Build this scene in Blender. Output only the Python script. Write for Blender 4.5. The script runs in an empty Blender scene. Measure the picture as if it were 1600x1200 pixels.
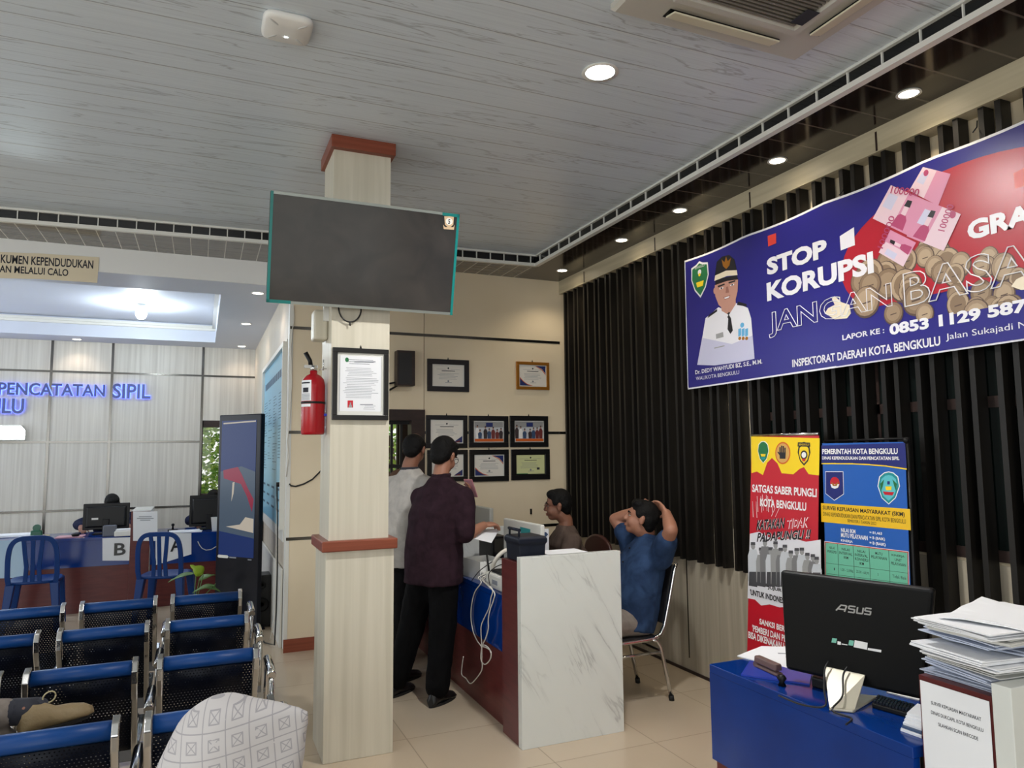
import bpy, bmesh, math, random
from math import sin, cos, pi, radians, sqrt, atan2
from mathutils import Vector as V, Matrix as M, noise
random.seed(7)
D = bpy.data
SC = bpy.context.scene
COL = SC.collection

# ---------------------------------------------------------------- camera
FPX = 1125.06
YAW, PITCH, ROLL = 0.406377, 0.093864, -0.009267
CAM = V((0, 0, 1.55))
_f = V((sin(YAW) * cos(PITCH), cos(YAW) * cos(PITCH), sin(PITCH)))
_r = V((cos(YAW), -sin(YAW), 0))
_u = _r.cross(_f)
RT = cos(ROLL) * _r + sin(ROLL) * _u
UP = -sin(ROLL) * _r + cos(ROLL) * _u
cd = D.cameras.new('camera')
cd.sensor_fit = 'HORIZONTAL'
cd.sensor_width = 36
cd.lens = 36 * FPX / 1600
cd.clip_start = 0.05
cam = D.objects.new('camera', cd)
COL.objects.link(cam)
mw = M.Identity(4)
for i in range(3):
    mw[i][0], mw[i][1], mw[i][2], mw[i][3] = RT[i], UP[i], -_f[i], CAM[i]
cam.matrix_world = mw
SC.camera = cam


def ray(x, y):
    return _f + RT * ((x - 800) / FPX) - UP * ((y - 600) / FPX)


def at(x, y, ax, val):
    """point of the room seen at a photo position, on the plane axis = val"""
    d = ray(x, y)
    return CAM + d * ((val - CAM[ax]) / d[ax])


def Xp(x, y, v): return at(x, y, 0, v)
def Yp(x, y, v): return at(x, y, 1, v)
def Zp(x, y, v): return at(x, y, 2, v)


# ---------------------------------------------------------------- world, lights, exposure
SC.view_settings.view_transform = 'Standard'
SC.view_settings.look = 'None'
SC.view_settings.gamma = 1
SC.view_settings.use_curve_mapping = False
SC.view_settings.exposure = 0.0
w = D.worlds.new('daylight')
SC.world = w
w.use_nodes = True
nt = w.node_tree
bg = nt.nodes['Background']
sky = nt.nodes.new('ShaderNodeTexSky')
sky.sky_type = 'HOSEK_WILKIE'
sky.sun_direction = V((-0.5, -0.35, 0.8)).normalized()
sky.turbidity = 4
mx = nt.nodes.new('ShaderNodeMixRGB')
mx.inputs[0].default_value = 0.65
mx.inputs[2].default_value = (1.0, 1.0, 0.93, 1)
nt.links.new(sky.outputs[0], mx.inputs[1])
nt.links.new(mx.outputs[0], bg.inputs[0])
bg.inputs[1].default_value = 1.6


def light(kind, name, loc, power, col=(1, 1, 1), size=0.1, sizey=None, aim=None, spot=None, blend=0.5):
    l = D.lights.new(name, kind)
    l.energy = power
    l.color = col
    if kind == 'AREA':
        l.shape = 'RECTANGLE' if sizey else 'DISK'
        l.size = size
        if sizey:
            l.size_y = sizey
    elif kind in ('POINT', 'SPOT'):
        l.shadow_soft_size = size
    if kind == 'SPOT':
        l.spot_size = spot
        l.spot_blend = blend
    o = D.objects.new(name, l)
    COL.objects.link(o)
    o.location = loc
    if aim is not None:
        o.rotation_euler = (V(aim) - V(loc)).to_track_quat('-Z', 'Y').to_euler()
    return o


# daylight entering by the shop-front windows behind the camera and the side windows
light('AREA', 'entrance_daylight', (-3.0, -3.85, 1.7), 125, (0.93, 0.97, 1.0), 4.5, 2.4, (-1.5, 4, 1.5))
light('AREA', 'side_daylight', (-5.85, 2.0, 1.8), 48, (0.85, 0.94, 1.0), 4.0, 2.0, (2, 2.4, 1.3))
light('AREA', 'hall_daylight', (-5.85, 8.3, 1.9), 60, (0.82, 0.9, 1.0), 2.6, 1.8, (0, 8.6, 1.6))

# ---------------------------------------------------------------- materials
MATS = {}


def _new(name):
    m = D.materials.new(name)
    m.use_nodes = True
    return m, m.node_tree, m.node_tree.nodes['Principled BSDF']


def lin(c):
    return tuple((x / 12.92 if x <= 0.04045 else ((x + 0.055) / 1.055) ** 2.4) for x in c) + (1,)


def S(r, g, b):
    """colour from display values 0..255"""
    return lin((r / 255, g / 255, b / 255))


def mat(name, col=None, rough=0.5, metal=0.0, emit=None, es=0.0, coat=0.0, spec=0.5, trans=0.0, bump=None):
    if name in MATS:
        return MATS[name]
    m, t, b = _new(name)
    MATS[name] = m
    b.inputs['Base Color'].default_value = col
    b.inputs['Roughness'].default_value = rough
    b.inputs['Metallic'].default_value = metal
    b.inputs['Coat Weight'].default_value = coat
    b.inputs['Specular IOR Level'].default_value = spec
    b.inputs['Transmission Weight'].default_value = trans
    if emit:
        b.inputs['Emission Color'].default_value = emit
        b.inputs['Emission Strength'].default_value = es
    if bump:
        n = t.nodes.new('ShaderNodeTexNoise')
        n.inputs['Scale'].default_value = bump[0]
        n.inputs['Detail'].default_value = 4
        bp = t.nodes.new('ShaderNodeBump')
        bp.inputs['Strength'].default_value = bump[1]
        bp.inputs['Distance'].default_value = 0.01
        tc = t.nodes.new('ShaderNodeTexCoord')
        t.links.new(tc.outputs['Object'], n.inputs['Vector'])
        t.links.new(n.outputs['Fac'], bp.inputs['Height'])
        t.links.new(bp.outputs['Normal'], b.inputs['Normal'])
    return m


class NT:
    """small node helper"""

    def __init__(s, name, **kw):
        s.m, s.t, s.b = _new(name)
        MATS[name] = s.m
        for k, v in kw.items():
            s.b.inputs[k].default_value = v
        s.tc = s.t.nodes.new('ShaderNodeTexCoord')
        s.obj = s.tc.outputs['Object']

    def n(s, ty, ins=None, **props):
        nd = s.t.nodes.new(ty)
        for k, v in props.items():
            setattr(nd, k, v)
        for k, v in (ins or {}).items():
            if hasattr(v, 'is_output'):
                s.t.links.new(v, nd.inputs[k])
            else:
                nd.inputs[k].default_value = v
        return nd

    def map(s, scale=(1, 1, 1), loc=(0, 0, 0), rot=(0, 0, 0), src=None):
        return s.n('ShaderNodeMapping', {'Vector': src or s.obj, 'Scale': scale, 'Location': loc, 'Rotation': rot}).outputs[0]

    def noise(s, vec, scale, detail=3, dist=0.0, rough=0.5):
        return s.n('ShaderNodeTexNoise', {'Vector': vec, 'Scale': scale, 'Detail': detail, 'Distortion': dist, 'Roughness': rough}).outputs['Fac']

    def ramp(s, fac, stops):
        r = s.n('ShaderNodeValToRGB', {'Fac': fac})
        el = r.color_ramp.elements
        while len(el) < len(stops):
            el.new(0.5)
        for e, (p, c) in zip(el, stops):
            e.position = p
            e.color = c
        return r.outputs[0]

    def math(s, op, a, b=None, c=None):
        ins = {0: a}
        if b is not None:
            ins[1] = b
        if c is not None:
            ins[2] = c
        return s.n('ShaderNodeMath', ins, operation=op).outputs[0]

    def mix(s, fac, a, b, blend='MIX'):
        return s.n('ShaderNodeMixRGB', {0: fac, 1: a, 2: b}, blend_type=blend).outputs[0]

    def sep(s, v):
        return s.n('ShaderNodeSeparateXYZ', {0: v}).outputs

    def link(s, out, inp):
        s.t.links.new(out, s.b.inputs[inp])

    def bump(s, h, strength=0.3, dist=0.01):
        s.link(s.n('ShaderNodeBump', {'Height': h, 'Strength': strength, 'Distance': dist}).outputs[0], 'Normal')


G = lambda v: (v, v, v, 1)

# ceiling PVC planks, seams along x, dark wandering veins
k = NT('ceiling_pvc', Roughness=0.32)
vv = k.map((0.55, 6.0, 1))
vn = k.noise(vv, 1.6, 5, 0.6)
veins = k.ramp(k.math('ABSOLUTE', k.math('SUBTRACT', vn, 0.5)), [(0.0, G(0.0)), (0.012, G(1.0))])
gr = k.noise(k.map((1.2, 60, 1)), 2.0, 4)
base = k.ramp(gr, [(0.3, S(203, 213, 222)), (0.7, S(213, 223, 231))])
c1 = k.mix(k.math('MULTIPLY', k.math('SUBTRACT', 1.0, veins), 0.4), base, S(78, 80, 84))
yy = k.sep(k.obj)['Y']
fr = k.math('FRACT', k.math('MULTIPLY', yy, 5.0))
seam = k.math('LESS_THAN', fr, 0.03)
lite = k.math('LESS_THAN', k.math('ABSOLUTE', k.math('SUBTRACT', fr, 0.06)), 0.02)
c2 = k.mix(k.math('MULTIPLY', seam, 0.6), c1, S(105, 107, 110))
c2 = k.mix(k.math('MULTIPLY', lite, 0.35), c2, S(215, 218, 218))
k.link(c2, 'Base Color')
k.bump(k.math('SUBTRACT', 1.0, seam), 0.25, 0.004)
k.b.inputs['Specular IOR Level'].default_value = 0.6

# floor tiles
k = NT('floor_tiles', Roughness=0.16)
br = k.n('ShaderNodeTexBrick', {'Vector': k.map((1, 1, 1), (0.13, 0.22, 0)), 'Color1': S(196, 180, 158), 'Color2': S(190, 174, 152), 'Mortar': S(160, 147, 129),
         'Scale': 1.0, 'Mortar Size': 0.003, 'Brick Width': 0.6, 'Row Height': 0.6}, offset=0.0)
cl = k.noise(k.map((1, 1, 1)), 3.0, 5)
k.link(k.mix(k.math('MULTIPLY', cl, 0.25), br.outputs['Color'], S(168, 150, 128)), 'Base Color')
rn = k.noise(k.map((1, 1, 1)), 6, 3)
k.link(k.math('ADD', k.math('MULTIPLY', rn, 0.15), 0.12), 'Roughness')


def wood(name, c1, c2, scale=(9, 9, 0.5), rough=0.4, nscale=2.0):
    k = NT(name, Roughness=rough)
    k.b.inputs['Specular IOR Level'].default_value = 0.3
    n = k.noise(k.map(scale), nscale, 5, 0.4)
    k.link(k.ramp(n, [(0.3, c1), (0.7, c2)]), 'Base Color')
    return k.m


wood('wall_wood', S(186, 176, 160), S(205, 196, 181), (14, 14, 0.35))
wood('hall_wood', S(184, 180, 172), S(208, 205, 197), (16, 16, 0.3))
wood('wainscot_wood', S(168, 158, 140), S(196, 187, 168), (12, 12, 0.4))
wood('pillar_wood', S(198, 192, 174), S(214, 208, 191), (14, 14, 0.4))
wood('red_wood', S(122, 62, 44), S(140, 76, 56), (0.8, 10, 30), 0.35)
wood('maroon_wood', S(84, 34, 34), S(100, 44, 42), (3, 3, 20), 0.3)
wood('slat_black', S(17, 16, 15), S(30, 27, 24), (10, 10, 0.6), 0.38)
wood('dark_frame_wood', S(38, 28, 26), S(56, 42, 38), (3, 3, 12), 0.4)
wood('cornice_wood', S(178, 168, 142), S(200, 190, 164), (12, 0.5, 12), 0.4)

k = NT('cream_paint', Roughness=0.55)
n = k.noise(k.map((1, 1, 1)), 2.2, 4)
k.link(k.ramp(n, [(0.3, S(226, 210, 180)), (0.7, S(233, 218, 190))]), 'Base Color')
k = NT('marble', Roughness=0.18)
mp = k.map((3.4, 3.4, 0.7), (0.3, 0.8, 0.1), src=k.map(rot=(0.0, 0.46, 0.25)))
v1 = k.noise(mp, 1.5, 6, 0.5)
vein = k.ramp(k.math('ABSOLUTE', k.math('SUBTRACT', v1, 0.5)), [(0.0, S(176, 178, 176)), (0.010, S(212, 215, 211)), (0.08, S(220, 223, 219))])
v2 = k.noise(k.map((1, 1, 1)), 3.5, 5, 0.8)
vmask = k.ramp(k.noise(k.map((1, 1, 1), (3, 1, 2)), 2.6, 3), [(0.45, G(0)), (0.62, G(1))])
vein = k.mix(vmask, S(217, 220, 216), vein)
k.link(k.mix(k.math('MULTIPLY', v2, 0.3), vein, S(196, 199, 194)), 'Base Color')

k = NT('blue_desk', Roughness=0.14)
n = k.noise(k.map((1, 1, 1)), 5, 3)
k.link(k.ramp(n, [(0.3, S(2, 44, 114)), (0.7, S(3, 50, 126))]), 'Base Color')
k.b.inputs['Specular IOR Level'].default_value = 0.4

# dark gloss soffit planks (joints across)
for nm, ax in (('soffit_dark', 'Y'), ('soffit_grey', 'X')):
    k = NT(nm, Roughness=0.12)
    s_ = k.sep(k.obj)
    fr = k.math('FRACT', k.math('MULTIPLY', s_[ax], 5.0 if ax == 'Y' else 8.0))
    jn = k.math('LESS_THAN', fr, 0.05)
    n = k.noise(k.map((20, 1, 1) if ax == 'Y' else (1, 20, 1)), 1.5, 4)
    if ax == 'Y':
        b = k.ramp(n, [(0.35, S(26, 20, 18)), (0.7, S(48, 36, 30))])
        k.link(k.mix(jn, b, S(92, 84, 76)), 'Base Color')
    else:
        b = k.ramp(n, [(0.35, S(96, 92, 88)), (0.7, S(116, 112, 106))])
        k.link(k.mix(jn, b, S(205, 200, 190)), 'Base Color')

# perforated steel of the waiting chairs, shade painted into its dark base
k = NT('perforated_steel_shaded', Roughness=0.4)
s_ = k.sep(k.obj)
rowi = k.math('FLOOR', k.math('MULTIPLY', s_['Z'], 90.0))
ux = k.math('ADD', k.math('MULTIPLY', s_['X'], 80.0), k.math('MULTIPLY', rowi, 0.5))
du = k.math('SUBTRACT', k.math('FRACT', ux), 0.5)
dz = k.math('SUBTRACT', k.math('FRACT', k.math('MULTIPLY', s_['Z'], 90.0)), 0.5)
r2 = k.math('ADD', k.math('MULTIPLY', du, du), k.math('MULTIPLY', dz, dz))
hole = k.math('LESS_THAN', r2, 0.035)
k.b.inputs['Base Color'].default_value = S(5, 10, 24)
k.b.inputs['Specular IOR Level'].default_value = 0.15
tr = k.n('ShaderNodeBsdfTransparent')
ms = k.n('ShaderNodeMixShader', {0: hole, 1: k.b.outputs[0], 2: tr.outputs[0]})
k.t.links.new(ms.outputs[0], k.t.nodes['Material Output'].inputs[0])

# batik and pattern cloths
k = NT('batik_scarf', Roughness=0.8)
mp = k.map((26, 26, 26), rot=(0, 0.12, 0.2))
s_ = k.sep(mp)
fx = k.math('ABSOLUTE', k.math('SUBTRACT', k.math('FRACT', s_['X']), 0.5))
fz = k.math('ABSOLUTE', k.math('SUBTRACT', k.math('FRACT', s_['Z']), 0.5))
mxx = k.math('MAXIMUM', fx, fz)
grid = k.math('GREATER_THAN', mxx, 0.475)
ring = k.math('MULTIPLY', k.math('GREATER_THAN', mxx, 0.2), k.math('LESS_THAN', mxx, 0.25))
dia = k.math('LESS_THAN', k.math('ABSOLUTE', k.math('SUBTRACT', fx, fz)), 0.03)
inn = k.math('MULTIPLY', dia, k.math('LESS_THAN', mxx, 0.2))
al = k.math('MINIMUM', k.math('ADD', k.math('ADD', grid, ring), inn), 1.0)
nz = k.noise(k.map((1, 1, 1)), 40, 2)
al = k.math('MULTIPLY', al, k.math('GREATER_THAN', nz, 0.3))
k.link(k.mix(k.math('MULTIPLY', al, 0.68), S(186, 182, 182), S(132, 130, 136)), 'Base Color')

mat('white_plastic', S(225, 225, 222), 0.35)
mat('white_trim', S(222, 222, 216), 0.35)
mat('white_paint', S(236, 238, 238), 0.5)
mat('hall_ceiling', S(202, 208, 222), 0.5)
mat('black_plastic', S(13, 13, 15), 0.4, spec=.25)
mat('black_gloss', S(8, 9, 12), 0.08)
mat('black_frame', S(18, 17, 18), 0.3)
mat('chrome', S(200, 200, 200), 0.12, 1.0)
mat('strip_metal', S(104, 102, 98), 0.2, 1.0)
mat('paper', S(232, 234, 238), 0.7)
mat('ink', S(40, 42, 52), 0.8)
mat('grey_ink', S(130, 134, 144), 0.8)
mat('steel_blue_lit', S(8, 58, 118), 0.4, spec=.25)  # rolled top of the same chair steel, light on it painted as brighter blue
mat('plastic_blue', S(4, 50, 112), 0.35, spec=.25)
mat('lamp_glow', S(255, 255, 255), 0.5, emit=(1, 0.98, 0.93, 1), es=40)
mat('warm_glow', S(255, 255, 255), 0.5, emit=(1, 0.86, 0.66, 1), es=18)
mat('cool_glow', S(255, 255, 255), 0.5, emit=(0.8, 0.95, 1, 1), es=30)
mat('glass_dark', S(12, 20, 18), 0.05)
mat('tile_black', S(10, 11, 13), 0.06)
mat('red_paint', S(172, 12, 28), 0.25)
mat('gold', S(176, 116, 40), 0.3, 0.5)
mat('rubber', S(16, 16, 16), 0.7)
mat('cable_black', S(16, 16, 18), 0.5)
mat('cable_white', S(214, 210, 200), 0.5)
# ---------------------------------------------------------------- mesh builder
MWX = {}


def setp(o, label=None, cat=None, group=None, kind=None):
    if label:
        o['label'] = label
    if cat:
        o['category'] = cat
    if group:
        o['group'] = group
    if kind:
        o['kind'] = kind
    return o


def empty(name, loc, label, cat, group=None, rz=0.0):
    o = D.objects.new(name, None)
    COL.objects.link(o)
    o.location = loc
    o.rotation_euler = (0, 0, rz)
    o.empty_display_size = 0.1
    MWX[o.name] = M.Translation(V(loc)) @ M.Rotation(rz, 4, 'Z')
    return setp(o, label, cat, group)


def frame(o_, u, v):
    """4x4 with columns u, v, u x v and origin o_"""
    u = V(u).normalized()
    v = V(v)
    n = u.cross(v).normalized()
    v = n.cross(u)
    m = M.Identity(4)
    for i in range(3):
        m[i][0], m[i][1], m[i][2], m[i][3] = u[i], v[i], n[i], o_[i]
    return m


class MB:
    def __init__(s, m=None, fr=None):
        s.bm = bmesh.new()
        s.mats = []
        s.mi = 0
        s.fr = fr
        if m:
            s.mat(m)

    def mat(s, m):
        m = MATS[m] if isinstance(m, str) else m
        if m not in s.mats:
            s.mats.append(m)
        s.mi = s.mats.index(m)
        return s

    def _v(s, p):
        p = V(p)
        return s.bm.verts.new(s.fr @ p if s.fr else p)

    def face(s, vs, smooth=False):
        try:
            f = s.bm.faces.new(vs)
        except ValueError:
            return None
        f.material_index = s.mi
        f.smooth = smooth
        return f

    def poly(s, pts):
        s.face([s._v(p) for p in pts])
        return s

    def rings(s, rings, close=True, cap=True, smooth=True):
        rv = [[s._v(p) for p in r] for r in rings]
        n = len(rv[0])
        for a, b in zip(rv, rv[1:]):
            for i in range(n if close else n - 1):
                j = (i + 1) % n
                s.face([a[i], a[j], b[j], b[i]], smooth)
        if cap and close:
            s.face(rv[0][::-1])
            s.face(rv[-1])
        return s

    def box(s, a, b, m=None):
        x0, y0, z0 = a
        x1, y1, z1 = b
        x0, x1 = min(x0, x1), max(x0, x1)
        y0, y1 = min(y0, y1), max(y0, y1)
        z0, z1 = min(z0, z1), max(z0, z1)
        c = [(x0, y0, z0), (x1, y0, z0), (x1, y1, z0), (x0, y1, z0), (x0, y0, z1), (x1, y0, z1), (x1, y1, z1), (x0, y1, z1)]
        if m:
            c = [m @ V(p) for p in c]
        v = [s._v(p) for p in c]
        for q in ((3, 2, 1, 0), (4, 5, 6, 7), (0, 1, 5, 4), (1, 2, 6, 5), (2, 3, 7, 6), (3, 0, 4, 7)):
            s.face([v[i] for i in q])
        return s

    def hexa(s, bot, top):
        v = [s._v(p) for p in list(bot) + list(top)]
        for q in ((3, 2, 1, 0), (4, 5, 6, 7), (0, 1, 5, 4), (1, 2, 6, 5), (2, 3, 7, 6), (3, 0, 4, 7)):
            s.face([v[i] for i in q])
        return s

    def prism(s, pts, w0, w1, m=None):
        """polygon in the uv plane pulled from w0 to w1"""
        t = (lambda p: m @ V(p)) if m else V
        a = [s._v(t((p[0], p[1], w0))) for p in pts]
        b = [s._v(t((p[0], p[1], w1))) for p in pts]
        n = len(pts)
        for i in range(n):
            j = (i + 1) % n
            s.face([a[i], a[j], b[j], b[i]])
        s.face(a[::-1])
        s.face(b)
        return s

    def cyl(s, p0, p1, r0, r1=None, seg=16, cap=True, smooth=True):
        p0, p1 = V(p0), V(p1)
        r1 = r0 if r1 is None else r1
        d = (p1 - p0).normalized()
        a = d.orthogonal().normalized()
        b = d.cross(a)
        R = [[p + (a * cos(2 * pi * i / seg) + b * sin(2 * pi * i / seg)) * r for i in range(seg)] for p, r in ((p0, r0), (p1, r1))]
        return s.rings(R, cap=cap, smooth=smooth)

    def tube(s, pts, r, seg=8, cap=True, rs=None):
        pts = [V(p) for p in pts]
        ds = [(pts[min(i + 1, len(pts) - 1)] - pts[max(i - 1, 0)]).normalized() for i in range(len(pts))]
        a = ds[0].orthogonal().normalized()
        R = []
        for i, (p, d) in enumerate(zip(pts, ds)):
            a = (a - d * a.dot(d))
            a = a.normalized() if a.length > 1e-6 else d.orthogonal().normalized()
            b = d.cross(a)
            rr = rs[i] if rs else r
            R.append([p + (a * cos(2 * pi * q / seg) + b * sin(2 * pi * q / seg)) * rr for q in range(seg)])
        return s.rings(R, cap=cap)

    def ell(s, c, r, rot=None, seg=16, nr=10):
        c = V(c)
        if not hasattr(r, '__len__'):
            r = (r, r, r)
        R = []
        for i in range(1, nr):
            ph = pi * i / nr
            R.append([c + (rot @ V((r[0] * sin(ph) * cos(2 * pi * q / seg), r[1] * sin(ph) * sin(2 * pi * q / seg), -r[2] * cos(ph))) if rot
                           else V((r[0] * sin(ph) * cos(2 * pi * q / seg), r[1] * sin(ph) * sin(2 * pi * q / seg), -r[2] * cos(ph)))) for q in range(seg)])
        return s.rings(R)

    def caps(s, chain, seg=12):
        """tapered limb: list of (point, radius)"""
        for (p, r), (q, t) in zip(chain, chain[1:]):
            if (V(p) - V(q)).length > 1e-5:
                s.cyl(p, q, r, t, seg)
        for p, r in chain:
            s.ell(p, r, seg=seg, nr=8)
        return s

    def disc(s, c, r, n, seg=24, r2=None):
        """flat ellipse in uv at height w (c is u, v, w)"""
        r2 = r2 or r
        s.poly([(c[0] + r * cos(2 * pi * i / seg), c[1] + r2 * sin(2 * pi * i / seg), c[2]) for i in range(seg)])
        return s

    def lathe(s, c, prof, seg=24):
        c = V(c)
        return s.rings([[c + V((r * cos(2 * pi * i / seg), r * sin(2 * pi * i / seg), z)) for i in range(seg)] for r, z in prof])

    def rect(s, u0, v0, u1, v1, w=0.0):
        return s.poly([(u0, v0, w), (u1, v0, w), (u1, v1, w), (u0, v1, w)])

    def text(s, body, u0, v0, u1, v1, w=0.0, bold=0.0, shear=0.0, ext=0.0, outline=0.0, slope=0.0):
        """lettering stretched to the box u0..u1, v0..v1 of the current frame"""
        cu = D.curves.new('t', 'FONT')
        cu.body = body
        cu.size = 1.0
        cu.shear = shear
        cu.offset = bold
        cu.resolution_u = 3
        cu.align_x = 'LEFT'
        if outline:
            cu.fill_mode = 'NONE'
            cu.bevel_depth = outline
            cu.bevel_resolution = 0
        else:
            cu.extrude = ext
        ob = D.objects.new('t', cu)
        COL.objects.link(ob)
        dg = bpy.context.evaluated_depsgraph_get()
        me = D.meshes.new_from_object(ob.evaluated_get(dg))
        D.objects.remove(ob)
        D.curves.remove(cu)
        if not me.vertices:
            return s
        xs = [v.co.x for v in me.vertices]
        ys = [v.co.y for v in me.vertices]
        x0, x1, y0, y1 = min(xs), max(xs), min(ys), max(ys)
        kx, ky = (u1 - u0) / max(x1 - x0, 1e-6), (v1 - v0) / max(y1 - y0, 1e-6)
        vs = [s._v((u0 + (v.co.x - x0) * kx, v0 + (v.co.y - y0) * ky + slope * (v.co.x - x0) * kx, w + v.co.z * (ky if (ext or outline) else 0))) for v in me.vertices]
        for p in me.polygons:
            s.face([vs[i] for i in p.vertices])
        D.meshes.remove(me)
        return s

    def build(s, name, parent=None, label=None, cat=None, group=None, kind=None, bevel=0.0, remesh=0.0, smooth=0, seg=2, loc=None, subsurf=0):
        bm = s.bm
        bmesh.ops.recalc_face_normals(bm, faces=bm.faces)
        org = None
        if parent is not None:
            inv = MWX[parent.name].inverted()
            for v in bm.verts:
                v.co = inv @ v.co
        else:
            if loc is None and kind is None and bm.verts:
                n = len(bm.verts)
                loc = V((sum(v.co.x for v in bm.verts) / n, sum(v.co.y for v in bm.verts) / n, min(v.co.z for v in bm.verts)))
            if loc is not None:
                org = V(loc)
                for v in bm.verts:
                    v.co -= org
        me = D.meshes.new(name)
        bm.to_mesh(me)
        bm.free()
        for m in s.mats:
            me.materials.append(m)
        o = D.objects.new(name, me)
        COL.objects.link(o)
        if org is not None:
            o.location = org
        MWX[o.name] = (M.Translation(org) if org is not None else M.Identity(4)) if parent is None else MWX[parent.name].copy()
        if parent is not None:
            o.parent = parent
        if remesh:
            r = o.modifiers.new('remesh', 'REMESH')
            r.mode = 'VOXEL'
            r.voxel_size = remesh
            r.use_smooth_shade = True
            if smooth:
                q = o.modifiers.new('smooth', 'SMOOTH')
                q.factor = 0.5
                q.iterations = smooth
        if subsurf:
            q = o.modifiers.new('subsurf', 'SUBSURF')
            q.levels = q.render_levels = subsurf
        if bevel:
            q = o.modifiers.new('bevel', 'BEVEL')
            q.width = bevel
            q.segments = seg
            q.limit_method = 'ANGLE'
        return setp(o, label, cat, group, kind)


def copy_tree(o, loc=None, rz=None, parent=None):
    c = o.copy()
    COL.objects.link(c)
    if parent is not None:
        c.parent = parent
    if loc is not None:
        c.location = loc
    if rz is not None:
        c.rotation_euler = (0, 0, rz)
    for ch in list(o.children):
        copy_tree(ch, parent=c)
    return c


class Draw(MB):
    def pl(s, pts, w=0.0):
        return s.poly([s.q(*p) + (w,) for p in pts])

    def pr(s, pts, w0, w1):
        return s.prism([s.q(*p) for p in pts], w0, w1)

    def tx(s, body, x0, y0, x1, y1, w=0.001, **kw):
        """x0, y0 = photo position of the lower left, x1, y1 = of the upper right of the words"""
        a, b = s.q(x0, y0), s.q(x1, y1)
        return s.text(body, a[0], a[1], b[0], b[1], w, **kw)

    def el(s, x, y, rx, ry, w=0.001, seg=28):
        a, b, c = s.q(x, y), s.q(x + rx, y), s.q(x, y + ry)
        return s.disc((a[0], a[1], w), abs(b[0] - a[0]), None, seg, abs(c[1] - a[1]))


class Flat(Draw):
    """drawing on a plane of the room; q() turns a photo position into u, v of that plane"""

    def __init__(s, m, ax, val, sign=1):
        # ax 0: plane x = val facing -x (u = -y); ax 1: plane y = val facing -y (u = x)
        fr = frame((val, 0, 0), (0, -1, 0), (0, 0, 1)) if ax == 0 else frame((0, val, 0), (1, 0, 0), (0, 0, 1))
        super().__init__(m, fr)
        s.ax, s.val = ax, val

    def q(s, x, y):
        p = at(x, y, s.ax, s.val)
        return (-p.y, p.z) if s.ax == 0 else (p.x, p.z)


class Sheet(Draw):
    """drawing on a sheet given by its four corners (unit square u, v; w in metres); corners: bottom left, bottom right, top right, top left"""

    def __init__(s, m, bl, br, tr, tl):
        super().__init__(m)
        s.c = [V(bl), V(br), V(tr), V(tl)]
        s.nrm = (s.c[1] - s.c[0]).cross(s.c[3] - s.c[0]).normalized()

    def _v(s, p):
        u, v, w_ = p
        a = s.c[0].lerp(s.c[1], u)
        b = s.c[3].lerp(s.c[2], u)
        return s.bm.verts.new(a.lerp(b, v) + s.nrm * w_)

    def q(s, x, y):
        d = ray(x, y)
        p = CAM + d * ((s.c[0] - CAM).dot(s.nrm) / d.dot(s.nrm)) - s.c[0]
        a, b = s.c[1] - s.c[0], s.c[3] - s.c[0]
        aa, ab, bb, pa, pb = a.dot(a), a.dot(b), b.dot(b), p.dot(a), p.dot(b)
        den = aa * bb - ab * ab
        return ((pa * bb - pb * ab) / den, (pb * aa - pa * ab) / den)
# ---------------------------------------------------------------- the room
ZC, ZS, YB, XW = 3.27, 3.17, 6.05, 3.2      # ceiling, soffit, back wall, right wall
XL, YR, YL, ZH = -6.0, -4.0, 10.35, 2.975   # left wall, rear wall, hall end wall, hall ceiling
MB('floor_tiles').box((XL - .1, YR - .1, -.1), (XW + .2, YL + .2, 0)).build('floor', kind='structure')

# main ceiling; its far edge runs slightly askew, as the plank border does
def sedge(x): return 5.60 + (2.64 - x) * 0.0606     # inner edge of the border soffit
b = MB('ceiling_pvc')
b.prism([(XL, YR), (2.68, YR), (2.68, sedge(2.68) + .02), (XL, sedge(XL) + .02)], ZC, ZC + .05)
b.build('ceiling', kind='structure')
b = MB('soffit_dark')
b.box((2.655, YR, ZS), (XW + .1, YB, ZS + .02))
b.build('soffit_right', kind='structure')
b = MB('soffit_grey')
b.prism([(XL, sedge(XL)), (2.655, sedge(2.655)), (2.655, YB), (.64, YB), (.64, 6.33), (XL, 6.33)], ZS, ZS + .02)
b.build('soffit_back', kind='structure')
# upstand between ceiling and soffit: black gloss tiles in a white frame
t = MB('tile_black').box((2.665, YR, ZS + .02), (2.69, sedge(2.66), ZC)).build('trim_1', kind='structure')
b = MB('white_trim')
b.box((2.635, YR, ZS - .004), (2.672, sedge(2.64), ZS + .022))
b.box((2.645, YR, ZC - .012), (2.668, sedge(2.64), ZC - .0))
b.build('edge_rails', t)
b = MB('white_trim')
for i in range(53):
    y = -3.9 + i * .1815
    if y < sedge(2.66):
        b.box((2.655, y, ZS + .02), (2.668, y + .006, ZC - .01))
b.build('divider_strips', t)
def slantx(p, dy=0): return p
t = MB('tile_black')
t.hexa([(XL, sedge(XL) + .015, ZS + .02), (2.68, sedge(2.68) + .015, ZS + .02), (2.68, sedge(2.68) + .04, ZS + .02), (XL, sedge(XL) + .04, ZS + .02)],
       [(XL, sedge(XL) + .015, ZC), (2.68, sedge(2.68) + .015, ZC), (2.68, sedge(2.68) + .04, ZC), (XL, sedge(XL) + .04, ZC)])
t = t.build('trim_2', kind='structure')
b = MB('white_trim')
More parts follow.
